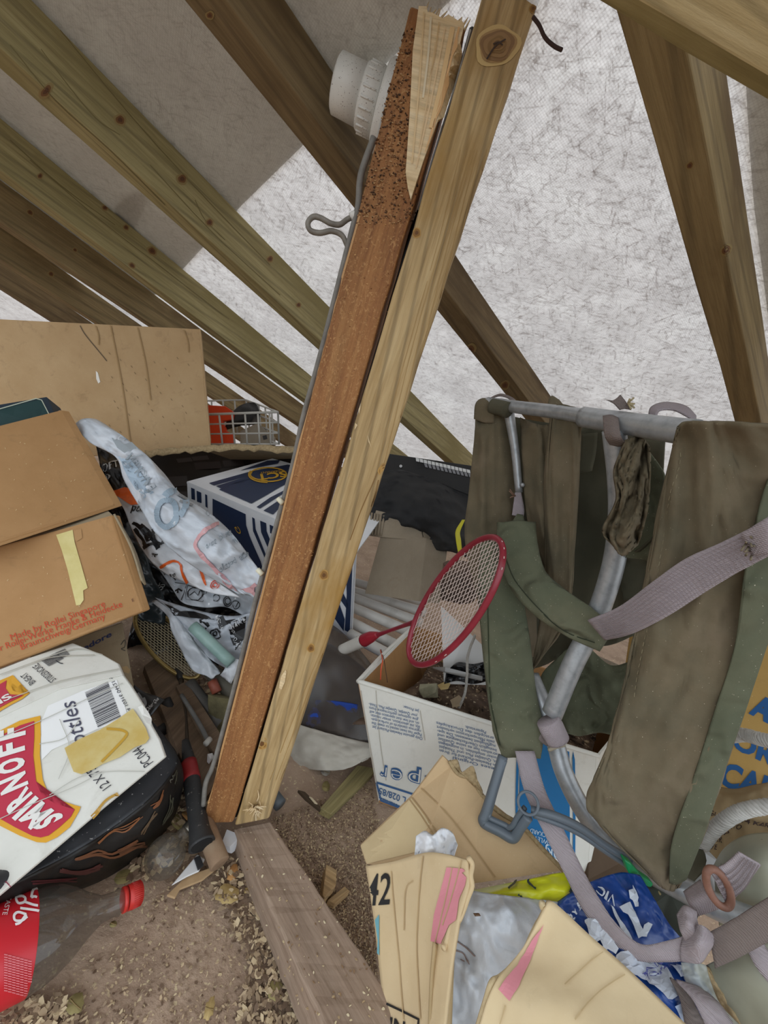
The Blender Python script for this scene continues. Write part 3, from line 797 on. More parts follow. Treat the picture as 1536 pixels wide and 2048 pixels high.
for i in range(40):
    a = i / 40 * 6.283; d = u * math.cos(a) + w_ * math.sin(a)
    tube('cap_rib', [Ac + axb * .002 + d * .0146, Ac + axb * .013 + d * .0151], .0006, flat('b92a24', .4), n=4, seg=1, parent=cap)
lathe('tamper_ring', Ac, axb, [(.0195, .0150), (.024, .0152), (.0245, .013)], flat('c8322b', .4), n=40, parent=bt)
lab_ = lathe('label', Ac, axb, [(.125, .0519), (.126, .0522), (.196, .0522), (.197, .0519)], flat('c9202d', .35), n=64, open_=True, parent=bt)
Sl = surf(lab_)
Wt = flat('f3eeee', .4)
# script word along the bottle, reading down the frame
ribbon('script_lettering', [[(62, 1797), (66, 1782), (76, 1779), (88, 1786), (96, 1800), (92, 1812), (88, 1822), (90, 1836)], [(75, 1780), (84, 1800), (70, 1795), (62, 1797)]], 5, Sl, Wt, lab_)
ribbon('script_lettering', [[(44, 1794), (32, 1797), (36, 1808), (48, 1806), (50, 1798), (44, 1794)], [(50, 1806), (70, 1812), (90, 1814), (88, 1826), (72, 1822), (40, 1818)],
    [(52, 1830), (36, 1826), (28, 1832), (30, 1842), (44, 1842), (54, 1834)], [(52, 1830), (40, 1846), (30, 1850)]], 5, Sl, Wt, lab_)
poly('price_flash', [(98, 1850), (88, 1858), (76, 1874), (72, 1888), (76, 1900), (88, 1904), (99, 1904)], Sl, flat('dcd9d9', .4), lab_)
text('£2.69', (83, 1858), (79, 1898), (11, 0), Sl, flat('8d2430'), lab_, bold=.01, eps=.0022, name='price_lettering')
text('1.75L', (80, 1914), (76, 1952), (11, 0), Sl, Wt, lab_, bold=.01)
text('TASTE', (14, 1795), (4, 1832), (10, 0), Sl, Wt, lab_)
for i in range(7):
    ribbon('small_print', [[(8 + i * 8, 1905 + i * 2 + j * 5 + 4), (15 + i * 8, 1906 + i * 2 + j * 5 + 4)] for j in range(15)], 2.2, Sl, flat('dd7a80'), lab_, sm=1)

# ================================================================ light bulb
bl_c = H(331, 1712, .030); axl = c2w(Vector((.52, -.80, .35)).normalized()); axl = Vector((axl.x, axl.y, axl.z * .3)).normalized()
lb = thing('light_bulb', H(331, 1712, 0), 'clear glass light bulb lying on the ground between the bottle cap and the grip', 'light bulb')
pr = []
for i in range(13):
    a = math.pi * (1 - i / 12 * .86); pr.append((math.cos(a) * .030, max(.0008, math.sin(a) * .030)))
pr += [(.034, .0125), (.04, .0115)]
lathe('glass_envelope', bl_c, axl, pr, glass('bulb_glass', 'e2dfd8', .14, .01), n=40, parent=lb)
lathe('bulb_cap', bl_c, axl, [(.039, .0118), (.041, .0122), (.058, .012), (.06, .008)], flat('8a867c', .35, .9), n=28, parent=lb)
tube('filament', [bl_c + axl * .03, bl_c + axl * .012 + Vector((.006, 0, .003)), bl_c + axl * .008, bl_c + axl * .012 - Vector((.006, 0, .003)), bl_c + axl * .03], .0006, flat('5c5852', .4, .8), n=5, seg=5, parent=lb)
# ================================================================ left pile of cartons
M_cardA = cardboard('brown_carton', 'a57c4e', 'b58c5e')
M_cardB = cardboard('tan_carton', 'b4946a', 'c3a57c', flute=0)
M_cardG = cardboard('dirty_carton', '8f8168', 'a6977c', amt=.6)
M_cardP = cardboard('pale_carton', 'bfa47a', 'cfb68d', amt=.35)
M_cardW = cardboard('white_faced_carton', 'd9d8ce', 'e6e5dd', dirt='a39c8c', amt=.35)
M_edge = mottled('torn_corrugated_edge', '8f7a58', 'b8a27c', 160, .95, .8, 200)
def carton(name, quad, back, mat, lab, **k):
    """quad: four (px,py,z) of the seen face (clockwise); back: depth vector in camera space"""
    f_ = [P(*q) for q in quad]
    return prism(name, f_, c2w(back), mat, label=lab, cat='carton', bevel=.003, frame=frame_of(f_[0], f_[1], f_[1] - f_[2]), **k)

# big plain carton standing at the back left, its mouth towards us below
big = thing('carton', P(150, 890, 1.62), 'big plain brown carton standing upright at the back left under the rafters', 'carton')
f_ = [P(-120, 632, 1.2), P(398, 658, 1.22), P(419, 892, 1.3), P(300, 905, 1.3), P(-120, 930, 1.25)]
side = prism('side_panel', f_, c2w((.0, .0, .006)), M_cardB, parent=big, frame=frame_of(f_[0], f_[1], f_[1] - f_[2]), bevel=.002)
e0, e1 = P(398, 658, 1.22), P(419, 892, 1.3)
prism('side_panel', [e0, P(401, 670, 1.29), P(420, 880, 1.42), e1], c2w((.004, 0, 0)), M_cardB, parent=big)
boxshell([P(-120, 634, 1.21), P(396, 660, 1.23), P(417, 890, 1.31), P(-120, 928, 1.26)], .07, .005, M_cardB, big, skip=(1, 2))
S1 = surf(side)
for (a, b_) in (((222, 651), (262, 890)), ((276, 655), (302, 800)), ((192, 652), (198, 690)), ((368, 660), (378, 705))):
    ribbon('crease', [[a, ((a[0]+b_[0])/2+3, (a[1]+b_[1])/2), b_]], 2.5, S1, flat('a88a60', .9), side, eps=.003)
ribbon('tear', [[(158, 646), (170, 668), (196, 700), (206, 712), (214, 722)]], 2, S1, flat('5f4a30'), side)
poly('scuff', [(192, 742), (196, 745), (201, 764), (197, 767), (193, 758)], S1, flat('f2eee4'), side)
for i in range(14):
    y = 700 + i * 12
    ribbon('stain_marks', [[(150 + j * 17 + (i % 3) * 5, y + j * 1.2), (153 + j * 17 + (i % 3) * 5, y + j * 1.2 + 4)] for j in range(4, 14) if (i * 7 + j * 5) % 4 == 0], 1.5, S1, flat('8f7550'), side, sm=1)
# its torn lower edge and black printed carton beyond
rag = []
random.seed(8)
for i in range(28):
    t = i / 27; x = 290 + (600 - 290) * t; y = 905 - 12 * math.sin(t * 2.6) - 3 + random.uniform(-2, 2)
    rag.append((x, y))
rows = [[(x, y, 1.29 - .1 * abs(.5 - i / 27)) for i, (x, y) in enumerate(rag)], [(x, y + 11 + random.uniform(-2, 3), 1.285 - .1 * abs(.5 - i / 27)) for i, (x, y) in enumerate(rag)]]
blk = thing('carton', P(420, 1000, 1.65), 'open black printed carton with a torn corrugated rim behind the navy striped box', 'carton')
patch('torn_rim', rows, M_edge, 1, 2, wr=.006, ws=60, parent=blk, thick=.004)
M_blk = mottled('black_glossy_print', '060607', '141112', 5, .35, .1)
rows = [[(250, 905, 1.62), (330, 896, 1.72), (430, 893, 1.78), (520, 900, 1.78), (620, 905, 1.7)],
        [(250, 960, 1.6), (330, 955, 1.7), (430, 950, 1.76), (520, 950, 1.76), (620, 955, 1.68)],
        [(240, 1080, 1.55), (330, 1100, 1.6), (430, 1100, 1.62), (520, 1100, 1.62), (620, 1100, 1.6)]]
bkp = patch('side_panel', rows, M_blk, 6, 6, wr=.004, ws=6, parent=blk, thick=.005)
S2 = surf(bkp)
for (x, y, w_, h_, c) in ((352, 918, 30, 8, '35302f'), (383, 914, 32, 8, '35302f'), (388, 926, 52, 14, '231c1c'), (445, 922, 40, 12, '231c1c'), (330, 955, 44, 20, '2d2a2b'), (378, 962, 30, 20, '262324'), (350, 985, 50, 12, '2d2a2b'), (440, 938, 60, 10, '1f1b1b'), (500, 918, 44, 12, '1f1a1a')):
    poly('printed_block', [(x, y), (x + w_, y - 3), (x + w_ + 4, y + h_ - 3), (x + 4, y + h_)], S2, flat(c, .4), bkp, maxlen=60)

# white wire basket with oddments behind it
M_wire = flat('b9b6ae', .45)
bk = thing('wire_basket', P(480, 890, 1.52), 'white coated wire basket standing behind the big plain carton', 'basket')
bx = [(405, 804, 1.56), (456, 803, 1.56), (500, 810, 2.05), (556, 822, 1.52)]
rows_ = {}
def wr(a, b, r=.0035): return tube('wire', [P(*a), P(*b)], r, M_wire, n=6, seg=1, parent=bk)
F0, F1, B0, B1 = (412, 829, 1.42), (556, 824, 1.42), (400, 802, 1.72), (492, 800, 1.72)
G0, G1, C0, C1 = (420, 888, 1.45), (558, 888, 1.45), (400, 870, 1.72), (500, 868, 1.72)
def lp3(a, b, t): return tuple(a[i] + (b[i] - a[i]) * t for i in range(3))
for t in (0, .18, .36, .54, .72, .88, 1): wr(lp3(F0, F1, t), lp3(G0, G1, t))
for t in (0, .33, .66, 1): wr(lp3(F0, G0, t), lp3(F1, G1, t), .0045 if t == 0 else .003)
for t in (0, .2, .4, .6, .8, 1): wr(lp3(F1, B1, t), lp3(G1, C1, t))
for t in (0, .33, .66, 1): wr(lp3(F1, G1, t), lp3(B1, C1, t))
for t in (0, .33, .66, 1): wr(lp3(B0, C0, t), lp3(B1, C1, t))
for t in (0, .25, .5, .75): wr(lp3(B0, B1, t), lp3(C0, C1, t))
def slab(name, pts, dz, mat, lab, cat_, z=None, **k):
    f_ = [P(*p) for p in pts]; return prism(name, f_, c2w((0, .0, dz)), mat, label=lab, cat=cat_, bevel=.002, **k)
slab('plastic_bracket', [(414, 810, 1.50), (450, 812, 1.50), (465, 822, 1.50), (466, 838, 1.50), (445, 842, 1.50), (452, 862, 1.50), (467, 868, 1.50), (466, 886, 1.50), (420, 889, 1.50)], .02, flat('d8431a', .4), 'bright orange notched plastic piece inside the wire basket', 'plastic piece')
patch('rag', [[(455, 835, 1.54), (480, 812, 1.56), (505, 805, 1.6), (515, 812, 1.62)], [(452, 850, 1.52), (480, 835, 1.52), (510, 828, 1.57), (520, 832, 1.6)], [(450, 860, 1.54), (478, 852, 1.55), (500, 850, 1.58), (512, 848, 1.99)]], flat('191614', .6), 8, 8, wr=.012, ws=14,
      label='black crumpled piece lying at the top of the wire basket', cat='rag', thick=.004)
cp = slab('card_box', [(480, 862, 1.52), (515, 846, 1.52), (540, 868, 1.52), (540, 886, 1.52), (480, 888, 1.50)], .08, flat('8c8170', .8), 'small grey box lying in the wire basket', 'box')
ribbon('dark_hole', [[(526, 876), (534, 874)]], 8, surf(cp), flat('2b2622'), cp)
carton('carton', [(402, 889, 1.50), (640, 893, 1.50), (640, 903, 1.50), (402, 899, 1.50)], (0, .0, .3), M_cardG, 'brown carton under the wire basket, only its top edge showing')

# upper left carton with a folder in it
f_ = [(-80, 871, .80), (122, 820, .93), (230, 1012, .90), (-80, 1113, .78)]
c1 = thing('carton', P(60, 1080, .85), 'brown carton with a book sticking out, on top of the taped carton', 'carton')
ff_ = planar([P(*q) for q in f_])
pn1 = prism('side_panel', ff_, c2w((.01, .0, .012)), M_cardA, parent=c1, frame=frame_of(ff_[0], ff_[1], ff_[1] - ff_[2]), bevel=.002)
boxshell(ff_, .26, .006, M_cardA, c1, skip=(0,))
S3 = surf(pn1)
random.seed(21)
for i in range(34):
    x, y = random.uniform(5, 190), random.uniform(880, 1050)
    ribbon('chip_mark', [[(x, y), (x + random.uniform(-3, 3), y + random.uniform(-3, 3))]], 1.3, S3, flat('cdb284'), pn1, sm=1)
fold = [P(-60, 818, .85), P(93, 793, .96), P(110, 828, .955), P(112, 850, .95), P(-60, 880, .84)]
bok = prism('book', fold, c2w((.01, .02, .03)), flat('2f3c48', .5), label='dark navy and green book sticking out of the upper left carton', cat='book', bevel=.002)
Sf = surf(bok)
poly('cover_panel', [(-10, 822), (76, 800), (84, 802), (97, 829), (60, 842), (-10, 856)], Sf, flat('2d4a4b', .45), bok)
ribbon('cover_line', [[(-5, 820), (72, 798), (83, 801), (98, 830)]], 2, Sf, flat('c6cdb8'), bok, eps=.002, sm=1)

# carton with red print and masking tape
f_ = [(-70, 1112, .77), (226, 1030, .86), (288, 1222, .83), (-70, 1362, .72)]
c2 = thing('carton', P(100, 1290, .8), 'brown carton with red maker lettering and a strip of masking tape', 'carton')
ff_ = planar([P(*q) for q in f_])
pn2 = prism('side_panel', ff_, c2w((.008, .0, .012)), M_cardA, parent=c2, frame=frame_of(ff_[0], ff_[1], ff_[1] - ff_[2]), bevel=.003)
boxshell(ff_, .2, .006, M_cardA, c2)
prism('top_flap', [P(-70, 1112, .772), P(226, 1031, .862), P(214, 1020, .90), P(-70, 1096, .80)], c2w((0, .004, 0)), M_cardG, parent=c2)
rows = [[(228, 1028, .862), (232, 1034, .87)], [(262, 1095, .84), (268, 1098, .86)], [(283, 1160, .835), (291, 1170, .85)]]
patch('side_flap', rows, M_cardG, 6, 8, wr=.004, ws=40, parent=c2, thick=.004)
S4 = surf(pn2)
RED = flat('c4482c', .8)
text('E', (265, 1204), (269, 1202), (-2, -6), S4, flat('7a5030'), pn2)
text('Made by Rollei Singapore', (24, 1281), (212, 1212), (-4.5, -12), S4, RED, pn2)
text('for Rollei-Werke Franke & Heidecke', (-12, 1307), (246, 1213), (-4.5, -12), S4, RED, pn2)
text('Braunschweig/Germany', (44, 1300), (212, 1237), (-4.5, -12), S4, RED, pn2)
M_tape = mottled('masking_tape', 'cfc07a', 'dccf90', 30, .7, .2)
poly('masking_tape', [(113, 1070), (146, 1060), (150, 1085), (163, 1130), (176, 1176), (167, 1181), (168, 1200), (161, 1210), (153, 1211), (148, 1190), (136, 1140), (124, 1100)], S4, M_tape, pn2, eps=.0015, solid=.0006)
poly('brown_tape', [(147, 1061), (163, 1058), (165, 1076), (154, 1083), (150, 1080)], S4, flat('a97c42', .4), pn2, eps=.0012)
random.seed(22)
for i in range(22):
    x, y = random.uniform(5, 260), random.uniform(1090, 1220)
    ribbon('chip_mark', [[(x, y), (x + random.uniform(-3, 3), y + random.uniform(-3, 3))]], 1.3, S4, flat('cdb284'), pn2, sm=1)

# grey carton under it
f_ = [(60, 1306, .86), (245, 1244, .93), (286, 1470, .80), (60, 1500, .76)]
_f = [P(*q) for q in f_]
c3 = prism('carton', _f, [b - a for a, b in zip(_f, deep(_f, .16, .2))], M_cardG, bevel=.003, cat='carton', label='dusty grey carton with blue lettering, wedged between the taped carton and the white one')
S5 = surf(c3)
text('edore', (168, 1302), (224, 1272), (-2, -10), S5, flat('2c3a66'), c3, bold=.02)
ribbon('ink_stroke', [[(242, 1290), (250, 1280), (250, 1294), (243, 1298), (251, 1302)]], 1.5, S5, flat('3c3a38'), c3)
poly('tape_patch', [(245, 1334), (254, 1332), (261, 1340), (258, 1348), (248, 1344)], S5, flat('b49a70'), c3)

# plain dark packet with curled photo print under it
ph = patch('magazine', [[(268, 1370, .79), (290, 1385, .79), (312, 1392, .79), (329, 1400, .79)], [(262, 1410, .78), (285, 1415, .775), (305, 1415, .775), (318, 1412, .78)], [(255, 1450, .77), (275, 1440, .765), (296, 1432, .768), (302, 1432, .77)]], flat('232324', .3), 6, 6, wr=.002, ws=20, label='dark glossy printed sheet poking out beside the white carton', cat='magazine', thick=.003)
Sph = surf(ph)
ribbon('white_border', [[(328, 1402), (316, 1418), (300, 1436)]], 4, Sph, flat('e2dfda', .4), ph)
text('Qther Quali', (296, 1424), (320, 1398), (-3, -7), Sph, flat('c9c9c9'), ph)
for q in ([(276, 1386), (284, 1400), (280, 1412)], [(288, 1396), (292, 1408), (286, 1416)]):
    ribbon('photo_highlight', [q], 6, Sph, flat('7b7c7e', .3), ph)

# white vodka carton (printed)
W1 = [(-90, 1868, .43), (-90, 1330, .60), (150, 1284, .74), (262, 1392, .70), (300, 1452, .668), (330, 1513, .635)]
# one bent sheet: upper part folded back
A0, A1, A2 = P(-60, 1838, .46), P(330, 1513, .63), P(262, 1400, .69)
nrm = (A1 - A0).cross(A2 - A0).normalized()
def onp(px, py, off=0):
    d = c2w(ray(px, py)); t = (A0 - CAM).dot(nrm) / d.dot(nrm); return CAM + d * t
vod = thing('carton', P(60, 1770, .55), 'white bottle carton with a red and yellow banner, standing over the black holdall', 'carton')
lo = [(-60, 1838), (100, 1705), (200, 1620), (330, 1513), (318, 1478), (303, 1452), (286, 1410), (262, 1372), (246, 1350), (120, 1378), (-60, 1462)]
pan = prism('side_panel', [onp(*p) for p in lo], c2w((.0, .004, .006)), M_cardW, parent=vod, frame=frame_of(A0, A1, A2 - A1), bevel=.0015)
# folded back part: pivots on the crease line
k0, k1 = onp(-60, 1462), onp(246, 1350); k2 = P(150, 1286, .80)
n2 = (k1 - k0).cross(k2 - k0).normalized()
def onq(px, py): 
    d = c2w(ray(px, py)); t = (k0 - CAM).dot(n2) / d.dot(n2); return CAM + d * t
up_ = [(-60, 1462), (120, 1378), (246, 1350), (236, 1327), (206, 1310), (145, 1286), (60, 1315), (-60, 1362)]
pan2 = prism('top_flap', [k0, onp(120, 1378), k1] + [onq(*p) for p in up_[3:]], c2w((.0, .004, .006)), M_cardW, parent=vod, frame=frame_of(k0, k1, k2 - k1), bevel=.0015)

Sv = surf(pan); Sw = surf(pan2)
YEL = flat('e0a526', .55); CRI = flat('bd2742', .55); WHT = flat('e9e6e0', .6); INK = flat('34333b', .7)
# banner
ban_o = [(-60, 1500), (0, 1462), (40, 1442), (81, 1432), (82, 1470), (80, 1510), (86, 1560), (96, 1585), (118, 1600), (150, 1611), (162, 1614), (158, 1624), (140, 1655), (115, 1675), (92, 1686), (74, 1685), (40, 1672), (0, 1652), (-60, 1625)]
ban_i = [(-60, 1515), (0, 1474), (40, 1452), (69, 1443), (69, 1475), (67, 1512), (73, 1564), (84, 1591), (110, 1608), (150, 1620), (142, 1635), (120, 1655), (98, 1672), (82, 1676), (66, 1673), (30, 1655), (0, 1638), (-60, 1610)]
poly('banner_border', ban_o, Sv, YEL, pan, eps=.0012); poly('banner', ban_i, Sv, CRI, pan, eps=.0018)
for ch, p, q, h in (('S', (127.7, 1636), (113, 1626), (-50, 27)), ('M', (107, 1625), (82, 1605), (-44, 36)), ('I', (76, 1601), (69, 1595), (-44, 42)),
    ('R', (64, 1591), (51, 1575), (-44, 39)), ('N', (55, 1571), (48, 1544), (-51, 22)), ('O', (49, 1538), (45, 1512), (-51, 17)), ('F', (48, 1503), (46, 1480), (-53, 16)), ('F', (49, 1472), (49, 1451), (-53, 14))):
    text(ch, p, q, h, Sv, WHT, pan, bold=.045, eps=.0026, name='banner_lettering')
_ = [(-30, 1396), (0, 1380), (27, 1351), (18, 1362), (18, 1382), (30, 1393), (58, 1386), (42, 1395), (20, 1408), (0, 1420), (-30, 1435)]
poly('banner_border', [(-40, 1372), (0, 1362), (26, 1351), (21, 1368), (26, 1382), (38, 1386), (60, 1387), (45, 1399), (20, 1412), (0, 1424), (-40, 1450)], Sw, YEL, pan2, eps=.0012)
poly('banner', [(-40, 1385), (0, 1370), (14, 1362), (12, 1378), (20, 1390), (48, 1392), (20, 1406), (0, 1417), (-40, 1438)], Sw, CRI, pan2, eps=.0018)
text('IS', (2, 1410), (26, 1397), (-8, -9), Sw, WHT, pan2, bold=.03, eps=.0026)
# barcode
def bars(S, o, e, hv, n, parent, seed=1, wmin=.25):
    rnd = random.Random(seed); x = 0; tot = 0; L = []
    while x < 1:
        w_ = rnd.choice([.008, .008, .016, .024]); g = rnd.choice([.008, .012, .02]); L.append((x, min(1, x + w_))); x += w_ + g
    b = bmesh.new(); o = Vector((*o, 0)); e = Vector((*e, 0)) - o; h = Vector((*hv, 0))
    for a, c in L:
        b.faces.new([b.verts.new(o + e * a), b.verts.new(o + e * c), b.verts.new(o + e * c + h), b.verts.new(o + e * a + h)])
    lay('barcode', b, S, INK, parent, .0013, 60)
poly('label_field', [(96, 1412), (165, 1382), (234, 1360), (258, 1440), (196, 1458), (104, 1500), (84, 1520), (80, 1450)], Sv, flat('eeeeec', .6), pan, eps=.0006)
bars(Sv, (170, 1386), (196, 1456), (46, -22), 30, pan)
text('54 10316 04421 9', (258, 1428), (218, 1356), (-7, 3) if 0 else (7, -3), Sv, INK, pan)
bars(Sw, (82, 1322), (98, 1334), (30, -16), 20, pan2, 5)
bars(Sw, (112, 1306), (122, 1318), (18, -8), 20, pan2, 6)
text('12 X 75', (223, 1571), (189, 1533), (-18, 13), Sv, INK, pan)
text('cl bottles', (190, 1541), (150, 1402), (-35, 7), Sv, flat('4a4a5c', .7), pan, eps=.0016)
text('PC.044', (307, 1524), (282, 1491), (-19, 14), Sv, INK, pan)
text('BNEAT', (72, 1364), (52, 1345), (-12, 9), Sw, INK, pan2)
text('ST002SNOKE', (113, 1359), (76, 1327), (-12, 9), Sw, INK, pan2)
ribbon('pen_mark', [[(112, 1322), (120, 1327), (126, 1328)]], 2, Sw, flat('3c4048'), pan2)
ribbon('red_line', [[(-10, 1748), (10, 1762), (24, 1776)]], 2.5, Sv, flat('8c3448'), pan)
for l in ([(0, 1478), (90, 1440), (170, 1402), (246, 1368)], [(100, 1592), (160, 1556), (220, 1545), (290, 1545)], [(118, 1560), (140, 1500), (120, 1440)], [(80, 1490), (130, 1478), (160, 1440)], [(0, 1640), (60, 1612), (150, 1575), (205, 1545)]):
    ribbon('crease', [l], 1.6, Sv, flat('bdbbb2', .8), pan, eps=.003)
for l in ([(0, 1352), (100, 1318), (190, 1312)], [(20, 1400), (120, 1365), (240, 1340)], [(60, 1330), (150, 1300), (206, 1312)]):
    ribbon('crease', [l], 1.6, Sw, flat('b9b6aa', .8), pan2, eps=.003)
M_ytape = clearish('yellowed_tape', 'd9bc6c', .8, .3, 'e6d596', 30)
tp = [[(128, 1500, 1), (150, 1556, 1)], [(180, 1466, 1), (206, 1530, 1)], [(222, 1442, 1), (262, 1508, 1)], [(262, 1418, 1), (296, 1488, 1)]]
poly('yellow_tape', [(130, 1498), (160, 1480), (200, 1462), (236, 1440), (266, 1419), (278, 1436), (292, 1458), (299, 1478), (292, 1488), (270, 1496), (240, 1516), (205, 1530), (188, 1540), (164, 1550), (148, 1545), (138, 1520)], Sv, M_ytape, pan, eps=.0028, solid=.0006)
ribbon('tape_fold', [[(204, 1526), (228, 1502), (250, 1478), (254, 1468), (240, 1462), (214, 1460)]], 5, Sv, flat('c49a38', .3), pan, eps=.004)
ribbon('edge_tape', [[(162, 1655), (190, 1628), (212, 1602), (236, 1588)]], 5, Sv, flat('bb913e', .4), pan, eps=.002)
poly('torn_corner', [(286, 1412), (300, 1440), (303, 1452), (294, 1448), (276, 1416)], Sv, flat('f0efe8', .6), pan, eps=.003)
# ================================================================ black holdall under the white carton
hd = thing('holdall', P(200, 1700, .66), 'rounded black and dark patterned holdall squashed under the white carton', 'bag')
M_hold = mottled('charcoal_band', '25272b', '35383d', 8, .5, .1, specks=('9a9a98', 180, .68))
M_pat = mottled('dark_foliage_print', '0b0a0a', '15120f', 14, .5, .15, stretch=(1, 2, 3), c3='2a1d14')
rows = [[(-40, 1740, .5), (60, 1700, .55), (150, 1610, .62), (230, 1540, .67), (280, 1470, .73), (282, 1420, .80)],
        [(-40, 1770, .47), (70, 1715, .53), (180, 1638, .59), (270, 1570, .64), (322, 1500, .70), (318, 1462, .78)],
        [(-40, 1795, .47), (80, 1740, .52), (200, 1672, .58), (300, 1596, .635), (352, 1528, .70), (340, 1490, .78)]]
patch('top_band', rows, M_hold, 10, 6, wr=.004, ws=9, parent=hd, thick=.004)
rows = [[(-40, 1793, .472), (80, 1739, .522), (200, 1671, .582), (300, 1595, .637), (352, 1527, .702), (340, 1490, .782)],
        [(-40, 1815, .48), (100, 1772, .54), (225, 1706, .60), (320, 1630, .655), (364, 1560, .72), (352, 1510, .8)],
        [(-30, 1825, .50), (110, 1790, .57), (232, 1742, .63), (318, 1675, .69), (358, 1600, .75), (350, 1540, .83)],
        [(-20, 1822, .54), (110, 1792, .61), (228, 1752, .67), (308, 1692, .72), (346, 1625, .79), (345, 1560, .86)]]
hb = patch('patterned_side', rows, M_pat, 10, 8, wr=.006, ws=12, parent=hd, thick=.004)
Sh = surf(hb)
random.seed(31)
for (pts, w_, c) in (([(190, 1680), (225, 1655), (250, 1652), (280, 1630)], 4, '8a5836'), ([(150, 1712), (190, 1700), (225, 1702), (270, 1680)], 5, '6e452c'), ([(300, 1612), (315, 1600), (322, 1582)], 4, '7d4c2c'), ([(236, 1700), (262, 1688), (290, 1682)], 4, '5c3a26'),
                     ([(120, 1735), (160, 1738), (200, 1728)], 5, '4a2420'), ([(262, 1720), (290, 1700)], 4, '4d3325'), ([(325, 1640), (338, 1615), (340, 1590)], 3, '4b4a3c'), ([(282, 1660), (300, 1640), (310, 1622)], 3, '5a4630'), ([(345, 1560), (350, 1540)], 3, '4b4a3c'), ([(60, 1760), (110, 1755), (150, 1750)], 4, '4c1d20')):
    for k in range(3):
        q = [(x + random.uniform(-4, 4), y + k * 3 + random.uniform(-3, 3)) for x, y in pts]
        ribbon('printed_stroke', [q], w_ * random.uniform(.4, 1), Sh, flat(c, .5), hb, eps=.002)
ribbon('piping', [[(270, 1598), (300, 1585), (325, 1562), (345, 1535), (352, 1512)]], 2, Sh, flat('9a947f', .5), hb, eps=.003)
text('AX', (338, 1566), (347, 1550), (-7, -5), Sh, flat('7c7a70', .5), hb)

# dark hollow of bin bags behind: black printed bags
M_bin = film(mottled('black_bag_film', '0b0b0d', '17171a', 9, .28, .3, 30), 12, .8, .02)
M_bin2 = mottled('dark_teal_bag_film', '1d2528', '2c363a', 9, .3, .3, 30)
rows = [[(190, 880, 1.15), (240, 900, 1.2), (300, 930, 1.3), (360, 990, 1.35)],
        [(205, 960, 1.1), (250, 1000, 1.12), (320, 1040, 1.2), (400, 1080, 1.25)],
        [(215, 1040, 1.08), (270, 1090, 1.1), (340, 1130, 1.15), (430, 1160, 1.2)],
        [(250, 1110, 1.06), (300, 1180, 1.08), (380, 1210, 1.12), (500, 1220, 1.16)],
        [(270, 1210, 1.10), (330, 1250, 1.10), (420, 1270, 1.1), (540, 1290, 1.12)],
        [(255, 1290, 1.12), (330, 1310, 1.12), (400, 1330, 1.12), (480, 1340, 1.12)],
        [(255, 1380, 1.06), (320, 1370, 1.08), (380, 1370, 1.10), (440, 1370, 1.12)]]
bbag = patch('bin_bag', rows, M_bin, 9, 9, wr=.05, ws=9, seed=2, thick=.001, label='black printed plastic bag crumpled in the hollow behind the brown cartons', cat='plastic bag')
Sbb = surf(bbag)
for (s, p, q, h) in (('LOFT', (194, 946), (236, 934), (-3, -13)), ('10', (202, 966), (222, 958), (-3, -12)), ('ASS', (316, 1190), (330, 1168), (-9, -6)), ('ULAR', (326, 1236), (352, 1250), (4, -9))):
    text(s, p, q, h, Sbb, flat('b9bcbd', .4), bbag, eps=.004)
rows = [[(243, 1080, 1.03), (290, 1090, 1.05)], [(250, 1130, 1.02), (305, 1150, 1.03)], [(265, 1190, 1.0), (330, 1200, 1.02)], [(280, 1240, 1.0), (330, 1250, 1.02)]]
patch('bin_bag', rows, M_bin2, 8, 8, wr=.03, ws=14, seed=6, label='dark teal scrap of bag directly right of the taped carton', cat='plastic bag')

# grey printed bag
M_grey = mottled('grey_bag_film', '8f949a', 'aab0b6', 7, .38, .2, 20, specks=('d5d8da', 120, .7)); film(M_grey)
M_greyD = mottled('grey_bag_film_b', 'a3a9b1', 'c2c8cf', 7, .38, .2, 20); film(M_greyD)
BLK = flat('121214', .4)
rows = [[(290, 1050, 1.0), (340, 1110, 1.0), (400, 1150, 1.0), (470, 1180, .99), (530, 1200, 1.0)],
        [(300, 1110, .99), (345, 1160, .98), (400, 1185, .97), (465, 1205, .98), (520, 1235, .99)],
        [(345, 1175, .98), (365, 1205, .97), (410, 1215, .97), (455, 1215, .98), (510, 1245, 1.0)]]
gb = patch('printed_bag', rows, M_grey, 9, 9, wr=.02, ws=11, seed=3, thick=.001, label='grey plastic bag with black recycling symbols, crumpled under the white bag', cat='plastic bag')
Sg = surf(gb)
def ring(cx, cy, rx, ry, n=16, a0=0, a1=6.2832): return [(cx + rx * math.cos(a0 + (a1 - a0) * i / n), cy + ry * math.sin(a0 + (a1 - a0) * i / n)) for i in range(n + 1)]
for q in (ring(392, 1188, 15, 12), ring(434, 1196, 6, 6), ring(454, 1202, 9, 9), ring(454, 1202, 6, 6), ring(472, 1208, 8, 8), [(341, 1178), (348, 1165), (374, 1170), (365, 1200), (356, 1202)], [(376, 1172), (414, 1180), (408, 1202), (370, 1200), (376, 1172)],
          [(382, 1190), (390, 1184), (398, 1190), (402, 1182)], [(468, 1208), (472, 1213), (478, 1202)]):
    ribbon('printed_symbol', [q], 1.7, Sg, BLK, gb, eps=.003, sm=1)
for k in range(5):
    ribbon('wavy_lines', [[(312 + k * 3, 1150 - k * 7), (325 + k * 3, 1158 - k * 9), (336 + k * 2, 1144 - k * 8), (350, 1160 - k * 8)]], 1.5, Sg, flat('2b2c2f', .5), gb, eps=.003)
ribbon('printed_symbol', [[(350, 1182), (360, 1178), (366, 1182)], [(356, 1176), (358, 1186)]], 3, Sg, BLK, gb, eps=.003, sm=1)
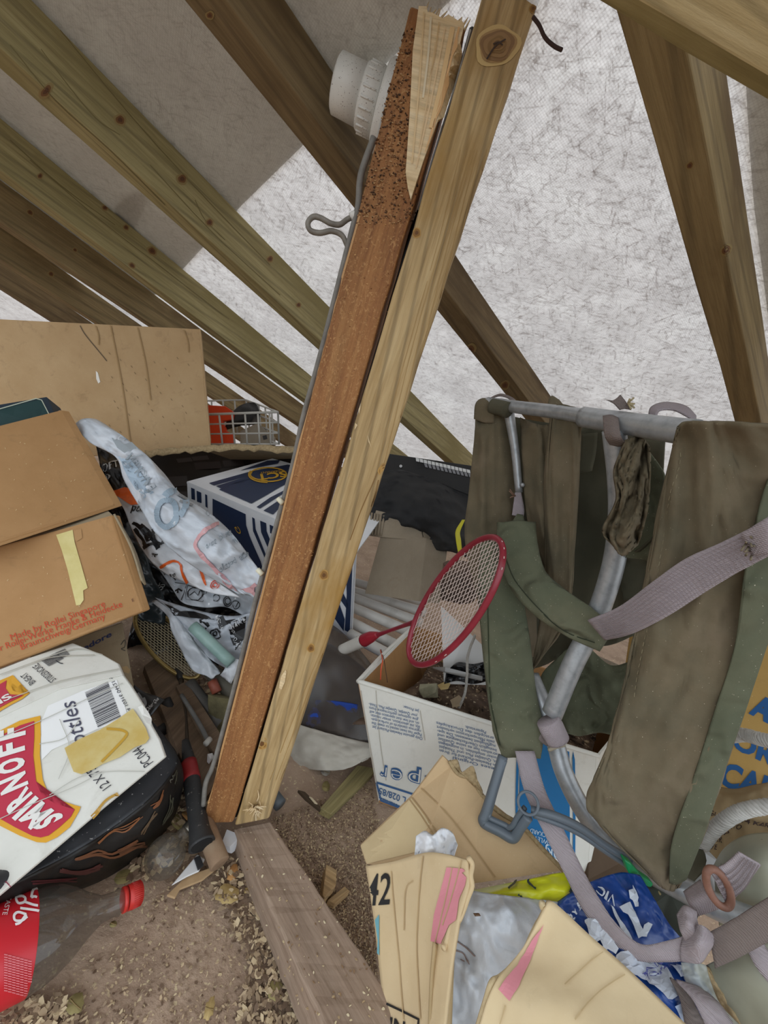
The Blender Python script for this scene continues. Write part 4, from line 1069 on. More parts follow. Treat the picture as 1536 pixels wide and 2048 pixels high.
text('CERTIFICATION', (446, 1212), (472, 1224), (3, -5), Sg, BLK, gb, eps=.003)

rows = [[(310, 1195, .98), (350, 1208, .98), (400, 1222, .99), (460, 1232, 1.0), (510, 1225, 1.0)],
        [(335, 1215, .97), (375, 1240, .97), (430, 1262, .98), (480, 1270, .99), (520, 1262, 1.0)],
        [(350, 1235, .98), (390, 1270, .97), (440, 1300, .98), (480, 1310, .99), (500, 1300, 1.0)],
        [(380, 1280, .97), (410, 1310, .96), (440, 1330, .96), (470, 1345, .97), (485, 1340, .98)]]
gb2 = patch('printed_bag', rows, M_greyD, 9, 9, wr=.022, ws=13, seed=8, label='pale grey plastic bag with black lettered panels around the green tube', cat='plastic bag')
S2_ = surf(gb2)
for q in ([(330, 1208), (360, 1222), (390, 1224), (440, 1222), (430, 1240), (380, 1238), (350, 1230)], [(420, 1215), (462, 1222), (470, 1240), (440, 1260), (432, 1240)], [(452, 1250), (492, 1232), (486, 1278), (470, 1300), (462, 1276)], [(398, 1240), (412, 1236), (420, 1250), (405, 1262)]):
    poly('black_panel', q, S2_, BLK, gb2, eps=.003)
for (s, p, q, h) in (('AHVLI', (424, 1226), (440, 1232), (2, -6)), ('RECYCLE', (430, 1236), (446, 1260), (6, -4)), ('N A M E', (462, 1256), (490, 1240), (-3, -6)), ('CLASS', (468, 1276), (476, 1300), (7, -3)), ('SS =', (458, 1262), (470, 1274), (4, -5))):
    text(s, p, q, h, S2_, flat('d9dbdd', .4), gb2, eps=.005)
ribbon('printed_symbol', [ring(432, 1268, 9, 9), ring(432, 1268, 3, 3)], 2.5, S2_, BLK, gb2, eps=.004, sm=1)
# pale strip of bag sweeping over the gold racquet
rows = [[(303, 1203, .99), (312, 1200, .99), (322, 1206, .99)], [(335, 1232, .965), (345, 1225, .965), (356, 1235, .97)], [(343, 1262, .955), (365, 1262, .95), (390, 1285, .955)], [(362, 1300, .945), (392, 1305, .935), (425, 1325, .945)],
        [(385, 1340, .94), (412, 1338, .93), (440, 1345, .94)], [(415, 1352, .93), (424, 1358, .925), (432, 1350, .93)]]
patch('bag_strip', rows, mottled('pale_bag_film', 'b9c0c8', 'd2d8de', 9, .35, .2), 8, 7, wr=.012, ws=20, seed=4, thick=.001, label='pale grey fold of plastic bag draped across the gold racquet strings', cat='plastic bag')
rows = [[(455, 1325, .95), (470, 1318, .95), (487, 1322, .95)], [(448, 1340, .93), (462, 1336, .93), (474, 1345, .935)], [(440, 1350, .93), (455, 1362, .93), (462, 1368, .935)]]
patch('bag_strip', rows, mottled('white_bag_film', 'cdd2d8', 'e2e6ea', 9, .35, .2), 6, 6, wr=.01, ws=30, seed=5, label='small white bag corner below the green tube by the brown post', cat='plastic bag')

# orange and white bag
M_owh = mottled('white_print_film', 'c9cbce', 'dfe1e4', 7, .35, .2, 20); film(M_owh)
rows = [[(222, 985, 1.05), (250, 975, 1.05), (275, 985, 1.06)],
        [(246, 1015, 1.0), (275, 1030, .99), (305, 1040, 1.0)],
        [(262, 1055, .98), (300, 1075, .96), (350, 1090, .97)],
        [(285, 1100, .97), (330, 1125, .95), (400, 1130, .96)],
        [(320, 1140, .96), (370, 1155, .945), (430, 1160, .95)],
        [(370, 1165, .955), (420, 1185, .945), (480, 1195, .95)]]
ob = patch('carrier_bag', rows, M_owh, 10, 9, wr=.018, ws=11, seed=12, thick=.001, label='white carrier bag with orange outline boxes and black lettering, beside the taped carton', cat='plastic bag')
So = surf(ob); ORG = flat('e0601f', .4)
poly('orange_panel', [(222, 985), (250, 976), (276, 985), (288, 1008), (262, 1012), (246, 1000)], So, ORG, ob, eps=.003, maxlen=12)
poly('orange_panel', [(246, 1025), (256, 1030), (262, 1046), (250, 1040)], So, ORG, ob, eps=.003, maxlen=12)
ribbon('orange_outline', [[(322, 1134), (345, 1124), (360, 1128), (366, 1145), (380, 1172)], [(382, 1115), (396, 1130), (405, 1155), (412, 1170)]], 5, So, ORG, ob, eps=.003)
text('ptis', (263, 1022), (288, 1026), (3, -14), So, BLK, ob, bold=.02, eps=.003)
ribbon('zebra_stroke', [[(268, 1045), (290, 1064), (300, 1082)], [(272, 1058), (288, 1078), (294, 1092)], [(282, 1052), (298, 1068), (316, 1094)], [(290, 1096), (306, 1088), (316, 1098)]], 7, So, BLK, ob, eps=.004)
ribbon('black_letter', [ring(318, 1065, 13, 24)], 6, So, BLK, ob, eps=.005)
text('ge', (305, 1110), (316, 1114), (3, -9), So, BLK, ob, bold=.02, eps=.004)
text('ve', (341, 1152), (354, 1150), (-1, -9), So, BLK, ob, eps=.004)
ribbon('red_symbol', [ring(432, 1170, 8, 7), ring(432, 1170, 4, 3), ring(422, 1152, 5, 3)], 2, So, flat('c9432b', .4), ob, eps=.004, sm=1)
text('ES', (418, 1155), (436, 1152), (0, -8), So, flat('c9432b', .4), ob, eps=.004)

# long translucent white bag on top, its print showing through reversed
M_tw = clearish('milky_bag_film', 'c3cad2', .93, .35, 'dde2e8', 10)
bump(M_tw.node_tree, M_tw.node_tree.nodes['Principled BSDF'], tex_noise(M_tw.node_tree, coords(M_tw.node_tree), 30, 5, .6), .3, .003)
rows = [[(147, 850, .97), (165, 838, .97), (190, 838, .98), (210, 848, 1.0)],
        [(180, 885, .95), (215, 878, .94), (240, 870, .95), (262, 885, .98)],
        [(232, 915, .94), (265, 920, .92), (295, 915, .93), (322, 940, .97)],
        [(248, 960, .93), (285, 970, .91), (325, 965, .91), (362, 988, .95)],
        [(280, 1015, .92), (320, 1020, .89), (370, 1010, .9), (422, 1028, .94)],
        [(310, 1065, .91), (355, 1060, .88), (415, 1055, .88), (465, 1068, .93)],
        [(350, 1105, .91), (395, 1105, .88), (455, 1100, .87), (500, 1115, .9)],
        [(405, 1145, .91), (440, 1145, .89), (485, 1145, .87), (522, 1150, .87)],
        [(480, 1190, .92), (495, 1190, .9), (508, 1195, .89), (520, 1195, .88)]]
tb = patch('carrier_bag', rows, M_tw, 12, 10, wr=.024, ws=10, seed=20, thick=.0006, label='long milky white carrier bag draped over the printed bags, with reversed grey lettering', cat='plastic bag')
film(M_tw, 9, .5, .008); St = surf(tb); GB = flat('93a5b3', .4); PK = flat('d3a3a6', .4); GT = flat('8d98a0', .4)
ribbon('print_o', [ring(335, 1027, 19, 26, 18)], 11, St, GB, tb, eps=.003)
ribbon('print_c', [ring(350, 1008, 22, 26, 14, -2.6, 1.1)], 11, St, GB, tb, eps=.004)
poly('print_panel', [(238, 912), (262, 918), (278, 938), (296, 964), (308, 985), (286, 995), (272, 978), (256, 950), (244, 925)], St, flat('9fb2c2', .4), tb, eps=.003)
text('EWOMEN', (298, 984), (252, 916), (16, -12), St, GT, tb, eps=.005)
text('SIZES 1.25', (285, 990), (246, 924), (4, -3), St, GB, tb, eps=.005)
poly('print_panel', [(212, 850), (236, 862), (262, 886), (285, 908), (262, 916), (236, 896), (224, 876)], St, flat('a4acb1', .4), tb, eps=.003)
text('1.25', (250, 884), (228, 882), (1, -8), St, flat('d5dade', .4), tb, eps=.005)
ribbon('pink_outline', [[(448, 1046), (425, 1052), (404, 1068), (392, 1088), (404, 1110), (425, 1130), (450, 1160), (475, 1185)]], 7, St, PK, tb, eps=.003)
text('should save', (470, 1065), (414, 1098), (-5, -13), St, GT, tb, eps=.004)
text('a yr', (482, 1080), (464, 1090), (-4, -12), St, GT, tb, eps=.004)
text('glass bottle', (505, 1105), (442, 1142), (-5, -13), St, GT, tb, eps=.004)
text('NO', (426, 1032), (412, 1036), (-4, -11), St, GT, tb, eps=.004)
poly('pink_patch', [(478, 1182), (500, 1172), (524, 1160), (522, 1192), (505, 1198), (486, 1192)], St, PK, tb, eps=.003, maxlen=14)
ribbon('grey_stroke', [[(356, 990), (380, 1004), (404, 1012)], [(360, 1004), (385, 1012)]], 5, St, flat('8f9396', .4), tb, eps=.003)

# green tube and other tubes under the bags
tube('tube', [P(386, 1252, .955), P(462, 1326, .93)], .0135, mottled('pale_green_plastic', '7fa09a', '98b5ae', 25, .4, .1), n=20, seg=6, label='pale green plastic tube lying in the grey bags', cat='tube')
tube('pipe', [P(420, 1340, .98), P(448, 1368, .955), P(478, 1405, .95), P(482, 1440, .95)], .018, mottled('olive_grey_pipe', '4f4c42', '615d51', 25, .7, .1), n=20, seg=6, label='olive grey pipe end below the bag corner by the brown post', cat='pipe')
tube('pipe', [H(378, 1368, .05), H(440, 1450, .03)], .016, mottled('dark_grey_pipe', '4b4946', '5b5955', 25, .6, .1), n=18, seg=6, label='dark grey pipe between the gold racquet and the mossy lump', cat='pipe')
tube('pipe', [H(532, 1572, .02), H(561, 1610, .02)], .0125, mottled('blue_grey_pipe', '4a5054', '5b6165', 25, .5, .05), n=24, seg=4, label='short blue grey pipe end at the right of the new post foot', cat='pipe')
lathe('pipe_mouth', H(561, 1610, .02) , (H(561, 1610, .02) - H(532, 1572, .02)), [(.0002, .0098), (.0006, .0098)], flat('16181a', .8), label='dark mouth of the short blue grey pipe', cat='pipe end') if 0 else None
tube('paint_tube', [P(424, 1362, .93), P(434, 1385, .92)], .011, flat('8c4a38', .5), n=14, seg=2, label='small rusty red tube with a white cap beside the mossy lump', cat='tube')
hull('mossy_lump', [P(440 + random.uniform(-26, 26), 1430 + random.uniform(-48, 48), .93 + random.uniform(-.03, .03)) for _ in range(60)], mottled('olive_fibre', '57513a', '7a7352', 30, .95, .8, 90), smooth=False, label='mossy olive lump of fibre left of the brown post', cat='insulation lump')

# floor planks and rods below the gold racquet
M_plank = wood('dusty_plank', '5c4a39', '6f5b47', '826d57', rings=8, bmp=.4)
woodchip('plank', [(288, 1332), (330, 1300), (350, 1320), (440, 1560), (400, 1610), (372, 1540)], .05, .02, M_plank, 'dusty brown plank lying under the shaft of the gold racquet', 'plank')
woodchip('plank', [(352, 1372), (372, 1362), (448, 1478), (432, 1512), (405, 1470)], .058, .02, M_plank, 'second dusty plank lying between the racquet shaft and brown post', 'plank')
rd = tube('rod', [H(363, 1390, .075), H(400, 1450, .07), H(416, 1482, .07)], .0045, mottled('grey_steel', '5a5a58', '73726e', 30, .5, .1, metal=.3), n=12, seg=6, label='thin grey metal rod with a white tip lying on the dusty planks', cat='rod')
tube('tip', [H(411, 1488, .075), H(420, 1478, .075)], .006, flat('b9b6ae', .6), n=8, seg=2, parent=rd)
hull('paper_wad', [P(x, y, z) for x, y, z in ((415, 1508, .80), (425, 1506, .80), (428, 1514, .80), (418, 1528, .79), (414, 1524, .79), (421, 1518, .78))], flat('dcdcdc', .6), label='tiny folded white paper against the edge of the brown post', cat='paper')
tube('rod', [H(300, 1478, .03), H(345, 1440, .03), H(330, 1400, .05)], .012, flat('1b1918', .6), n=10, seg=6, label='dark rod in the shadow between the holdall and the planks', cat='rod')

# gold racquet with a black and red grip
M_gold = mottled('gold_metal', '8a7444', 'a9935c', 30, .35, .05, metal=.6)
gr = thing('racquet', P(345, 1340, 1.0), 'old gold framed racquet with a black and red grip, lying left of the posts', 'racquet')
def rq(c, A, B, th, inner=1.0):
    s, q = math.cos(th) * inner, math.sin(th) * inner
    return P(c[0] + A[0] * s + B[0] * q, c[1] + A[1] * s + B[1] * q, c[2] + A[2] * s + B[2] * q)
gC, gA, gB = (336, 1288, 1.005), (22, 62, -.03), (-62, -30, .005)
frm = tube('frame', [rq(gC, gA, gB, i / 24 * 6.2832) for i in range(24)], .0052, M_gold, n=10, seg=4, closed=True, parent=gr)
for i in range(44):
    t = i / 44 * 6.2832
    q = rq(gC, gA, gB, t, 1.0); e = (CAM - q).normalized()
    hull('eyelet', [q + e * .0045 + Vector((random.uniform(-.0014, .0014), random.uniform(-.0014, .0014), random.uniform(-.0014, .0014))) for _ in range(8)], flat('cbb98a', .3, .4), parent=frm)
def strings(c, A, B, n, r, mat, parent, rot=0.0, jag=0):
    for fam in (0, 1):
        for i in range(n[fam]):
            t = -1 + 2 * (i + .7) / (n[fam] + .4); L = math.sqrt(max(0, 1 - t * t))
            pts = []
            for j in range(7):
                s = (-1 + 2 * j / 6) * L
                x, y = (t, s) if fam == 0 else (s, t)
                x2 = x * math.cos(rot) - y * math.sin(rot); y2 = x * math.sin(rot) + y * math.cos(rot)
                jx = jag * random.uniform(-1, 1) if 0 < j < 6 else 0
                pts.append(P(c[0] + A[0] * (x2 + jx) + B[0] * (y2 + jx), c[1] + A[1] * (x2 + jx) + B[1] * (y2 + jx), c[2] + A[2] * x2 + B[2] * y2 + (.001 if fam else 0)))
            tube('string', pts, r, mat, n=5, seg=2, parent=parent)
strings(gC, gA, gB, (17, 19), .0011, flat('a3987c', .6), gr, .35)
tube('throat', [P(352, 1340, .985), P(360, 1352, .975), P(362, 1366, .965)], [.008, .0085, .006], flat('1f1d1b', .5), n=12, seg=5, parent=gr)
tube('shaft', [P(361, 1358, .968), P(371, 1430, .885), P(374, 1492, .815)], .0046, flat('4c4237', .4, .5), n=12, seg=6, parent=gr)
grp = tube('grip', [P(370, 1484, .826), P(378, 1530, .78), P(388, 1590, .725), P(398, 1655, .675), P(404, 1690, .655)], [.0085, .0125, .0145, .0145, .0165, .0205], mottled('black_rubber', '29292a', '3a3a3a', 20, .6, .3, 80, specks=('77736c', 150, .66)), n=24, seg=8, parent=gr)
tube('red_band', [P(377.5, 1526, .784), P(384, 1562, .75)], [.0145, .0152], mottled('red_tape', '8f2023', 'a92a2c', 20, .5, .2), n=24, seg=4, parent=grp)
gx = (P(404, 1690, .655) - P(398, 1655, .675)).normalized()
lathe('grip_end_hollow', P(404, 1690, .655) + gx * .0005, gx, [(0, .0165), (.0006, .016)], flat('0e0d0d', .9), parent=grp)

# ================================================================ navy and white striped box
NAVY = flat('22304c', .45); WB = mottled('white_glossy_card', 'd8dade', 'e6e8ea', 8, .4, .05); WBf = flat('e4e6e9', .4)
T0, T1, T2, T3 = (374, 963, 1.30), (545, 917, 1.62), (850, 1000, 1.50), (712, 1106, 1.12)
fb = [(374, 963, 1.30), (712, 1106, 1.12), (703, 1276, 1.17), (385, 1150, 1.34)]
nb = thing('striped_box', P(550, 1230, 1.25), 'navy and white striped box with a yellow oval emblem, behind the two posts', 'box')
# front plane through three corners; the top plane leans back from its upper edge
A_, B_, C_ = P(*fb[0]), P(*fb[1]), P(*fb[2])
def plane_hit(a, n, px, py): d = c2w(ray(px, py)); return CAM + d * ((a - CAM).dot(n) / d.dot(n))
nf = (B_ - A_).cross(C_ - A_).normalized(); 
fw = [A_, B_, C_, plane_hit(A_, nf, 382, 1130)]
kb = P(*T1); nt_ = (B_ - A_).cross(kb - A_).normalized()
tw = [A_, kb, plane_hit(A_, nt_, 800, 985), B_]
bf = prism('front_panel', fw, (nf if nf.dot(CAM - A_) < 0 else -nf) * .006, WB, parent=nb)
btp = prism('top_panel', tw, Vector((0, 0, -.006)), WB, parent=nb)
bx_ = deep(fw, .2, .05)
prism('end_panel', [B_, bx_[1], bx_[2], C_], (A_ - B_).normalized() * .005, WB, parent=nb)
Snf = surf(bf); Snt = surf(btp)
# front print
for q in ([(383, 975), (390, 978), (391, 1000), (384, 998)], [(394, 981), (403, 985), (404, 1006), (395, 1003)], [(411, 988), (415, 990), (416, 1016), (412, 1013)],
          [(426, 997), (492, 1028), (493, 1050), (500, 1072), (512, 1100), (522, 1122), (530, 1150), (440, 1120), (426, 1040)],
          [(505, 1034), (510, 1037), (512, 1058), (532, 1108), (530, 1115), (507, 1062)], [(521, 1041), (533, 1046), (534, 1062), (545, 1090), (541, 1106), (523, 1064)], [(540, 1049), (549, 1053), (550, 1070), (541, 1066)]):
    poly('navy_print', q, Snf, NAVY, bf, eps=.002, maxlen=200)
for q in ([(692, 1108), (706, 1113), (703, 1190), (700, 1265), (690, 1260), (694, 1190)], [(684, 1180), (697, 1206), (697, 1222), (682, 1200)], [(674, 1190), (682, 1215), (690, 1238), (688, 1262), (664, 1228)], [(655, 1195), (670, 1150), (684, 1160), (664, 1215)], [(664, 1110), (676, 1116), (674, 1160), (662, 1150)]):
    poly('navy_print', q, Snf, NAVY, bf, eps=.002, maxlen=200)
# top print
for q in ([(394, 960), (460, 938), (535, 922), (560, 921), (556, 928), (480, 942), (408, 964)], [(418, 967), (500, 944), (575, 930), (590, 932), (572, 938), (500, 952), (428, 972)], [(432, 973), (520, 946), (585, 935), (585, 941), (520, 954), (442, 978)],
          [(438, 980), (470, 966), (500, 958), (560, 944), (600, 940), (600, 955), (560, 975), (535, 990), (503, 1008)], [(513, 1015), (540, 996), (575, 978), (600, 962), (600, 968), (560, 992), (520, 1018)], [(527, 1022), (560, 1000), (600, 975), (600, 990), (560, 1016), (546, 1030)], [(553, 1034), (575, 1018), (600, 1000), (600, 1010), (562, 1038)]):
    poly('navy_print', q, Snt, NAVY, btp, eps=.002, maxlen=200)
GO = flat('c89b2c', .45)
ribbon('emblem_ring', [ring(536, 951, 37, 14, 24)], 2.5, Snt, GO, btp, eps=.004, sm=1)
ribbon('emblem_ring', [ring(536, 951, 37, 14, 10, 1.6, 3.6)], 6, Snt, GO, btp, eps=.004)
text('SCT', (572, 944), (512, 952), (2, 12) if 0 else (3, 11), Snt, GO, btp, bold=.03, eps=.004)
text('GERMANY', (560, 942), (520, 946), (.5, 4), Snt, GO, btp, eps=.004)
text('G', (478, 1068), (470, 1054), (8, -2), Snf, GO, bf, eps=.004)

# ================================================================ dusty tub and white cloth behind the posts
tub = thing('storage_tub', P(660, 1480, 1.0), 'dusty see-through grey plastic tub with blue cloth inside, right of the new post', 'tub')
M_tub = clearish('dusty_clear_plastic', '4c453e', .62, .25, '665c52', 12)
rows = [[(560, 1215, 1.20), (655, 1245, 1.14), (708, 1288, 1.08), (745, 1332, 1.04)],
        [(540, 1270, 1.10), (630, 1290, 1.06), (700, 1320, 1.02), (752, 1358, 1.0)],
        [(530, 1370, 1.02), (615, 1385, .985), (690, 1405, .965), (756, 1425, .95)],
        [(520, 1455, .99), (604, 1466, .965), (670, 1482, .945), (745, 1497, .93)]]
patch('tub_wall', rows, M_tub, 10, 10, wr=.004, ws=5, parent=tub, thick=.002)
rows = [[(a, b, c + .05) for a, b, c in r] for r in rows]
rows[0] = [(a, b + 40, c) for a, b, c in rows[0]]
patch('blue_lining', rows, mottled('blue_cloth', '121c30', '1f3f8c', 7, .8, .4, c3='2a2622'), 10, 10, wr=.03, ws=8, seed=3, parent=tub)
patch('folded_cloth', [[(590, 1405, .995), (640, 1400, .98), (690, 1405, .97), (720, 1410, .97)], [(596, 1430, .985), (640, 1432, .97), (690, 1428, .965), (715, 1440, .965)], [(602, 1452, .98), (640, 1460, .965), (680, 1462, .96), (700, 1462, .96)]], flat('2146a0', .8), 8, 6, wr=.012, ws=14, parent=tub, thick=.004)
rows = [[(570, 1440, .98), (640, 1462, .95), (700, 1478, .935), (760, 1492, .925)],
        [(572, 1475, .95), (640, 1485, .925), (700, 1498, .915), (760, 1502, .91)],
        [(576, 1505, .935), (640, 1515, .905), (700, 1518, .90), (745, 1512, .905)],
        [(592, 1534, .925), (640, 1540, .90), (690, 1538, .90), (735, 1518, .90)]]
patch('cloth', rows, mottled('dirty_white_cloth', 'b3ada0', 'cbc6bb', 9, .9, .4, 60), 12, 10, wr=.016, ws=10, seed=9, thick=.003, label='dirty white cloth bundled under the dusty tub', cat='cloth')

# ================================================================ things at the back between the new post and the canvas
tube_dirs = [((700, 1192), (842, 1246), 1.36, 1.24), ((700, 1180), (850, 1225), 1.42, 1.30), ((690, 1208), (838, 1272), 1.30, 1.18), ((690, 1238), (820, 1305), 1.24, 1.12), ((712, 1165), (850, 1205), 1.48, 1.36), ((700, 1268), (800, 1322), 1.16, 1.06), ((694, 1224), (700, 1300), 1.3, 1.2)]
M_pvc = mottled('dirty_white_pipe', 'b9b6af', 'd6d4ce', 14, .45, .05, c3='dedcd8')
labs = ['white plastic pipe directly under the red racquet shaft', 'white plastic pipe second from the top of the pipe bundle', 'white plastic pipe passing behind the white racquet grip', 'white plastic pipe just below the white racquet grip', 'topmost white plastic pipe, touching the brown folded card', 'lowest white plastic pipe, partly behind the printer paper carton']
for i, (a, b, za, zb) in enumerate(tube_dirs[:6]):
    tube('pipe', [P(*a, za), P(*b, zb)], .0155, M_pvc, n=18, seg=4, label=labs[i], cat='pipe', group='white plastic pipes behind the paper carton')
# folded dirty corrugated card
cf = thing('folded_carton', P(800, 1190, 1.35), 'dusty corrugated card folded into a collar, above the white pipes', 'cardboard')
M_cd = cardboard('dusty_corrugated', '877a67', '9c8f7b', flute=60, axis=0, amt=.5)
def panel(name, pts, mat, parent, th=.006, bev=.002, **k):
    f_ = [P(*p) for p in pts]; n_ = (f_[1] - f_[0]).cross(f_[2] - f_[0]).normalized()
    if n_.dot(CAM - f_[0]) > 0: n_ = -n_
    return prism(name, f_, n_ * th, mat, parent=parent, frame=frame_of(f_[0], f_[1], f_[2] - f_[1]), bevel=bev, **k)
panel('card_panel', [(762, 1072, 1.30), (852, 1082, 1.28), (895, 1096, 1.3), (880, 1208, 1.22), (838, 1203, 1.2), (730, 1187, 1.24)], M_cd, cf, .01)
panel('card_collar', [(752, 1020, 1.34), (838, 1040, 1.32), (848, 1082, 1.285), (764, 1074, 1.29), (738, 1070, 1.30)], M_cd, cf, .008)
panel('card_collar', [(838, 1040, 1.32), (880, 1066, 1.32), (905, 1100, 1.32), (870, 1105, 1.29), (850, 1084, 1.286)], M_cd, cf, .008)
for x in range(0, 5):
    tube('flute', [P(744 + x * 6, 1026 + x * 1.4, 1.332 - .001 * x), P(738 + x * 6, 1068 + x, 1.292)], .004, M_cd, n=6, seg=2, parent=cf)
# black coat or bag
M_blkc = mottled('black_canvas', '151516', '222223', 8, .8, .4, 60, c3='2e2a24')
rows = [[(735, 960, 1.45), (790, 940, 1.48), (850, 955, 1.46), (930, 985, 1.42), (985, 1000, 1.4)],
        [(745, 990, 1.42), (800, 965, 1.42), (860, 965, 1.43), (930, 995, 1.42), (985, 1040, 1.42)],
        [(738, 1020, 1.36), (800, 1005, 1.34), (860, 1005, 1.32), (920, 1035, 1.32), (985, 1080, 1.36)],
        [(745, 1040, 1.36), (820, 1048, 1.32), (870, 1068, 1.28), (915, 1080, 1.28), (985, 1110, 1.32)],
        [(750, 1060, 1.4), (830, 1062, 1.38), (870, 1098, 1.31), (910, 1105, 1.29), (985, 1140, 1.3)]]
cb_ = patch('coat', rows, M_blkc, 10, 10, wr=.035, ws=6, seed=14, thick=.004, label='black crumpled coat lying between the new post and the canvas panel', cat='coat')
Sc = surf(cb_)
rows = [[(924, 1040, 1.24), (930, 1040, 1.24)], [(912, 1060, 1.2), (920, 1064, 1.2)], [(912, 1080, 1.15), (922, 1082, 1.15)], [(918, 1115, 1.1), (925, 1112, 1.1)]]
patch('yellow_strap', rows, flat('c9c226', .6), 3, 8, label='yellow webbing strap hanging over the black coat by the red racquet', cat='strap', thick=.003)
# dark crumpled rubbish seen through the racquet strings
hull('dirt_lump', [P(925 + random.uniform(-45, 45), 1165 + random.uniform(-45, 45), 1.15 + random.uniform(-.05, .05)) for _ in range(70)], mottled('brown_black_rubbish', '2b211d', '55443a', 14, .9, .8, 60, c3='8a7462'), label='brown and black rubbish seen through the red racquet strings', cat='rubbish')
# black flat case with a row of white keys
kbd = slab('keyboard', [(762, 905, 1.64), (935, 930, 1.5), (985, 940, 1.47), (985, 1000, 1.42), (930, 988, 1.46), (755, 945, 1.6)], .04, flat('0e0e0f', .5), 'black keyboard case with a row of small white keys, under the rafter ends', 'keyboard')
Sk = surf(kbd)
for i in range(14):
    x = 832 + i * 7.8; y = 917 + i * 1.75
    poly('key', [(x, y), (x + 6.6, y + 1.5), (x + 7.4, y + 8), (x + .8, y + 6.5)], Sk, flat('d9dad8', .4), kbd, eps=.004, maxlen=99, solid=.003)
for i in range(12):
    x = 848 + i * 8; y = 927 + i * 1.8
    poly('grey_key', [(x, y), (x + 6, y + 1.3), (x + 8, y + 9), (x + 3, y + 8)], Sk, flat('86868a', .4), kbd, eps=.003, maxlen=99)
knb = poly('screw', ring(802, 933, 3, 3, 10)[:-1], Sk, flat('bfc0c2', .3, .6), kbd, eps=.003)
poly('case_lid', [(762, 905), (832, 917), (830, 926), (758, 918)], Sk, flat('1d1d1e', .5), kbd, eps=.003, maxlen=99)
# ================================================================ printer paper carton with its contents
hp = thing('paper_carton', P(960, 1680, .88), 'open white printer paper carton with blue upside-down print, full of dirt and oddments', 'carton')
TLf, TRf, BRf, BLf = P(716, 1363, .822), P(1198, 1512, .843), P(1180, 1752, .875), P(757, 1604, .884)
TLb = P(829, 1251, 1.11); TRb = P(1290, 1400, 1.12)
BLb = BLf + (TLb - TLf); BRb = BRf + (TRb - TRf)
fnt = prism('front_panel', [TLf, TRf, BRf, BLf], (TLb - TLf).normalized() * .007, M_cardW, parent=hp, bevel=.002, frame=frame_of(TLf, TRf, TLf - BLf))
ins = (TRf - TLf).normalized() * .007
M_inner = cardboard('brown_inside_of_carton', 'a07548', 'b18655', amt=.3)
lw = prism('side_panel', [TLf, TLb, BLb, BLf], ins * .35, M_cardW, parent=hp, bevel=.001)
prism('inner_lining', [TLf + ins * .36 - Vector((0, 0, .006)), TLb + ins * .36 - Vector((0, 0, .006)), BLb + ins * .36, BLf + ins * .36], ins * .6, M_inner, parent=hp, frame=frame_of(TLf, TLb, Vector((0, 0, 1))))
prism('side_panel', [TRf, TRb, BRb, BRf], -ins, M_cardW, parent=hp, bevel=.001)
prism('back_panel', [TLb, TRb, BRb, BLb], (TLf - TLb).normalized() * .007, M_inner, parent=hp, bevel=.001)
prism('bottom_panel', [BLf, BRf, BRb, BLb], Vector((0, 0, .006)), M_inner, parent=hp)
tube('worn_rim', [TLf + Vector((0, 0, .001)), P(800, 1388, .826), P(960, 1440, .832), P(1100, 1482, .838), TRf], .0048, M_cardW, n=8, seg=6, parent=hp)
tube('worn_rim', [TLf, P(770, 1305, .95), TLb], .0045, M_cardW, n=8, seg=6, parent=hp)
Sf_ = surf(fnt)
BLU = flat('3a6190', .7); BLD = flat('0f6ea8', .6)
def ut(s, x0, y0, x1, y1, h, m=BLU, **k):   # upside-down line: starts at its right end
    text(s, (x1, y1), (x0, y0), (-h * .12, h), Sf_, m, fnt, name='print', **k)
L1 = ['Only genuine Hewlett-Packard Jet', 'Paper has been tested to meet the', 'rigorous standards of surface que-', 'lity, ink absorbtion, smear resista-', 'on, and low dust operation that will', 'give optimum performance from', 'your QuietJet, QuietJet Plus, Think-', 'Jet Printer.']
for i, s in enumerate(L1):
    y = 1450 - i * 7.6; x0 = 745 - i * 1.2
    if i == 7: ut(s, 806, 1409.5, 838, 1419, 6)
    else: ut(s, x0, y, x0 + 100 - i * .5, y + 24, 6)
L2 = ['dieses Original', 'von Hewlett-Packard fur Ihren', 'Jet, QuietJet Plus und ThinkJet', 'rucker empfohlen. In ausgiebigen', 'streihen hat es seine Qualitat', 'bezuglich Oberflachengute und', 'augfahigkeit bewiesen. Die spe-', 'zielle Mikroperforation verhindert', 'erstopfen des Druckkopfes', 'Papierstaub.']
for i, s in enumerate(L2):
    y = 1505 - i * 7.6
    x0, x1 = (906, 1000) if i == 0 else ((880 - i * .9), (1002 - i * 1.8))
    if i == 9: x0, x1 = 930, 972
    ut(s, x0, y + (x0 - 880) * .27, x1, y + (x1 - 880) * .27, 6)
b_ = 1
# outlined word
for ch, xr, yb, w_ in (('r', 775, 1532, 14), ('e', 806, 1540, 24), ('p', 842, 1546, 26)):
    text(ch, (xr, yb), (xr - w_, yb - w_ * .22), (-3, 31), Sf_, BLU, fnt, bold=.045, eps=.0016, name='outlined_letter')
    text(ch, (xr - 1.2, yb + .8), (xr - w_ + 1.6, yb - w_ * .22 + .8), (-3, 30), Sf_, flat('dfdfd8', .7), fnt, bold=-.018, eps=.0024, name='outlined_letter')
text('a', (874, 1556), (850, 1550), (-3, 31), Sf_, BLU, fnt, bold=.03, name='outlined_letter')
ribbon('stamp_frame', [[(753, 1564), (840, 1592), (838, 1630), (762, 1600), (753, 1564)]], 4, Sf_, BLU, fnt, sm=1)
ribbon('stamp_rule', [[(758, 1594), (800, 1612)]], 2, Sf_, BLU, fnt, sm=1)
text('L 028/85', (812, 1594), (759, 1574), (-2, 13), Sf_, BLU, fnt, bold=.01)
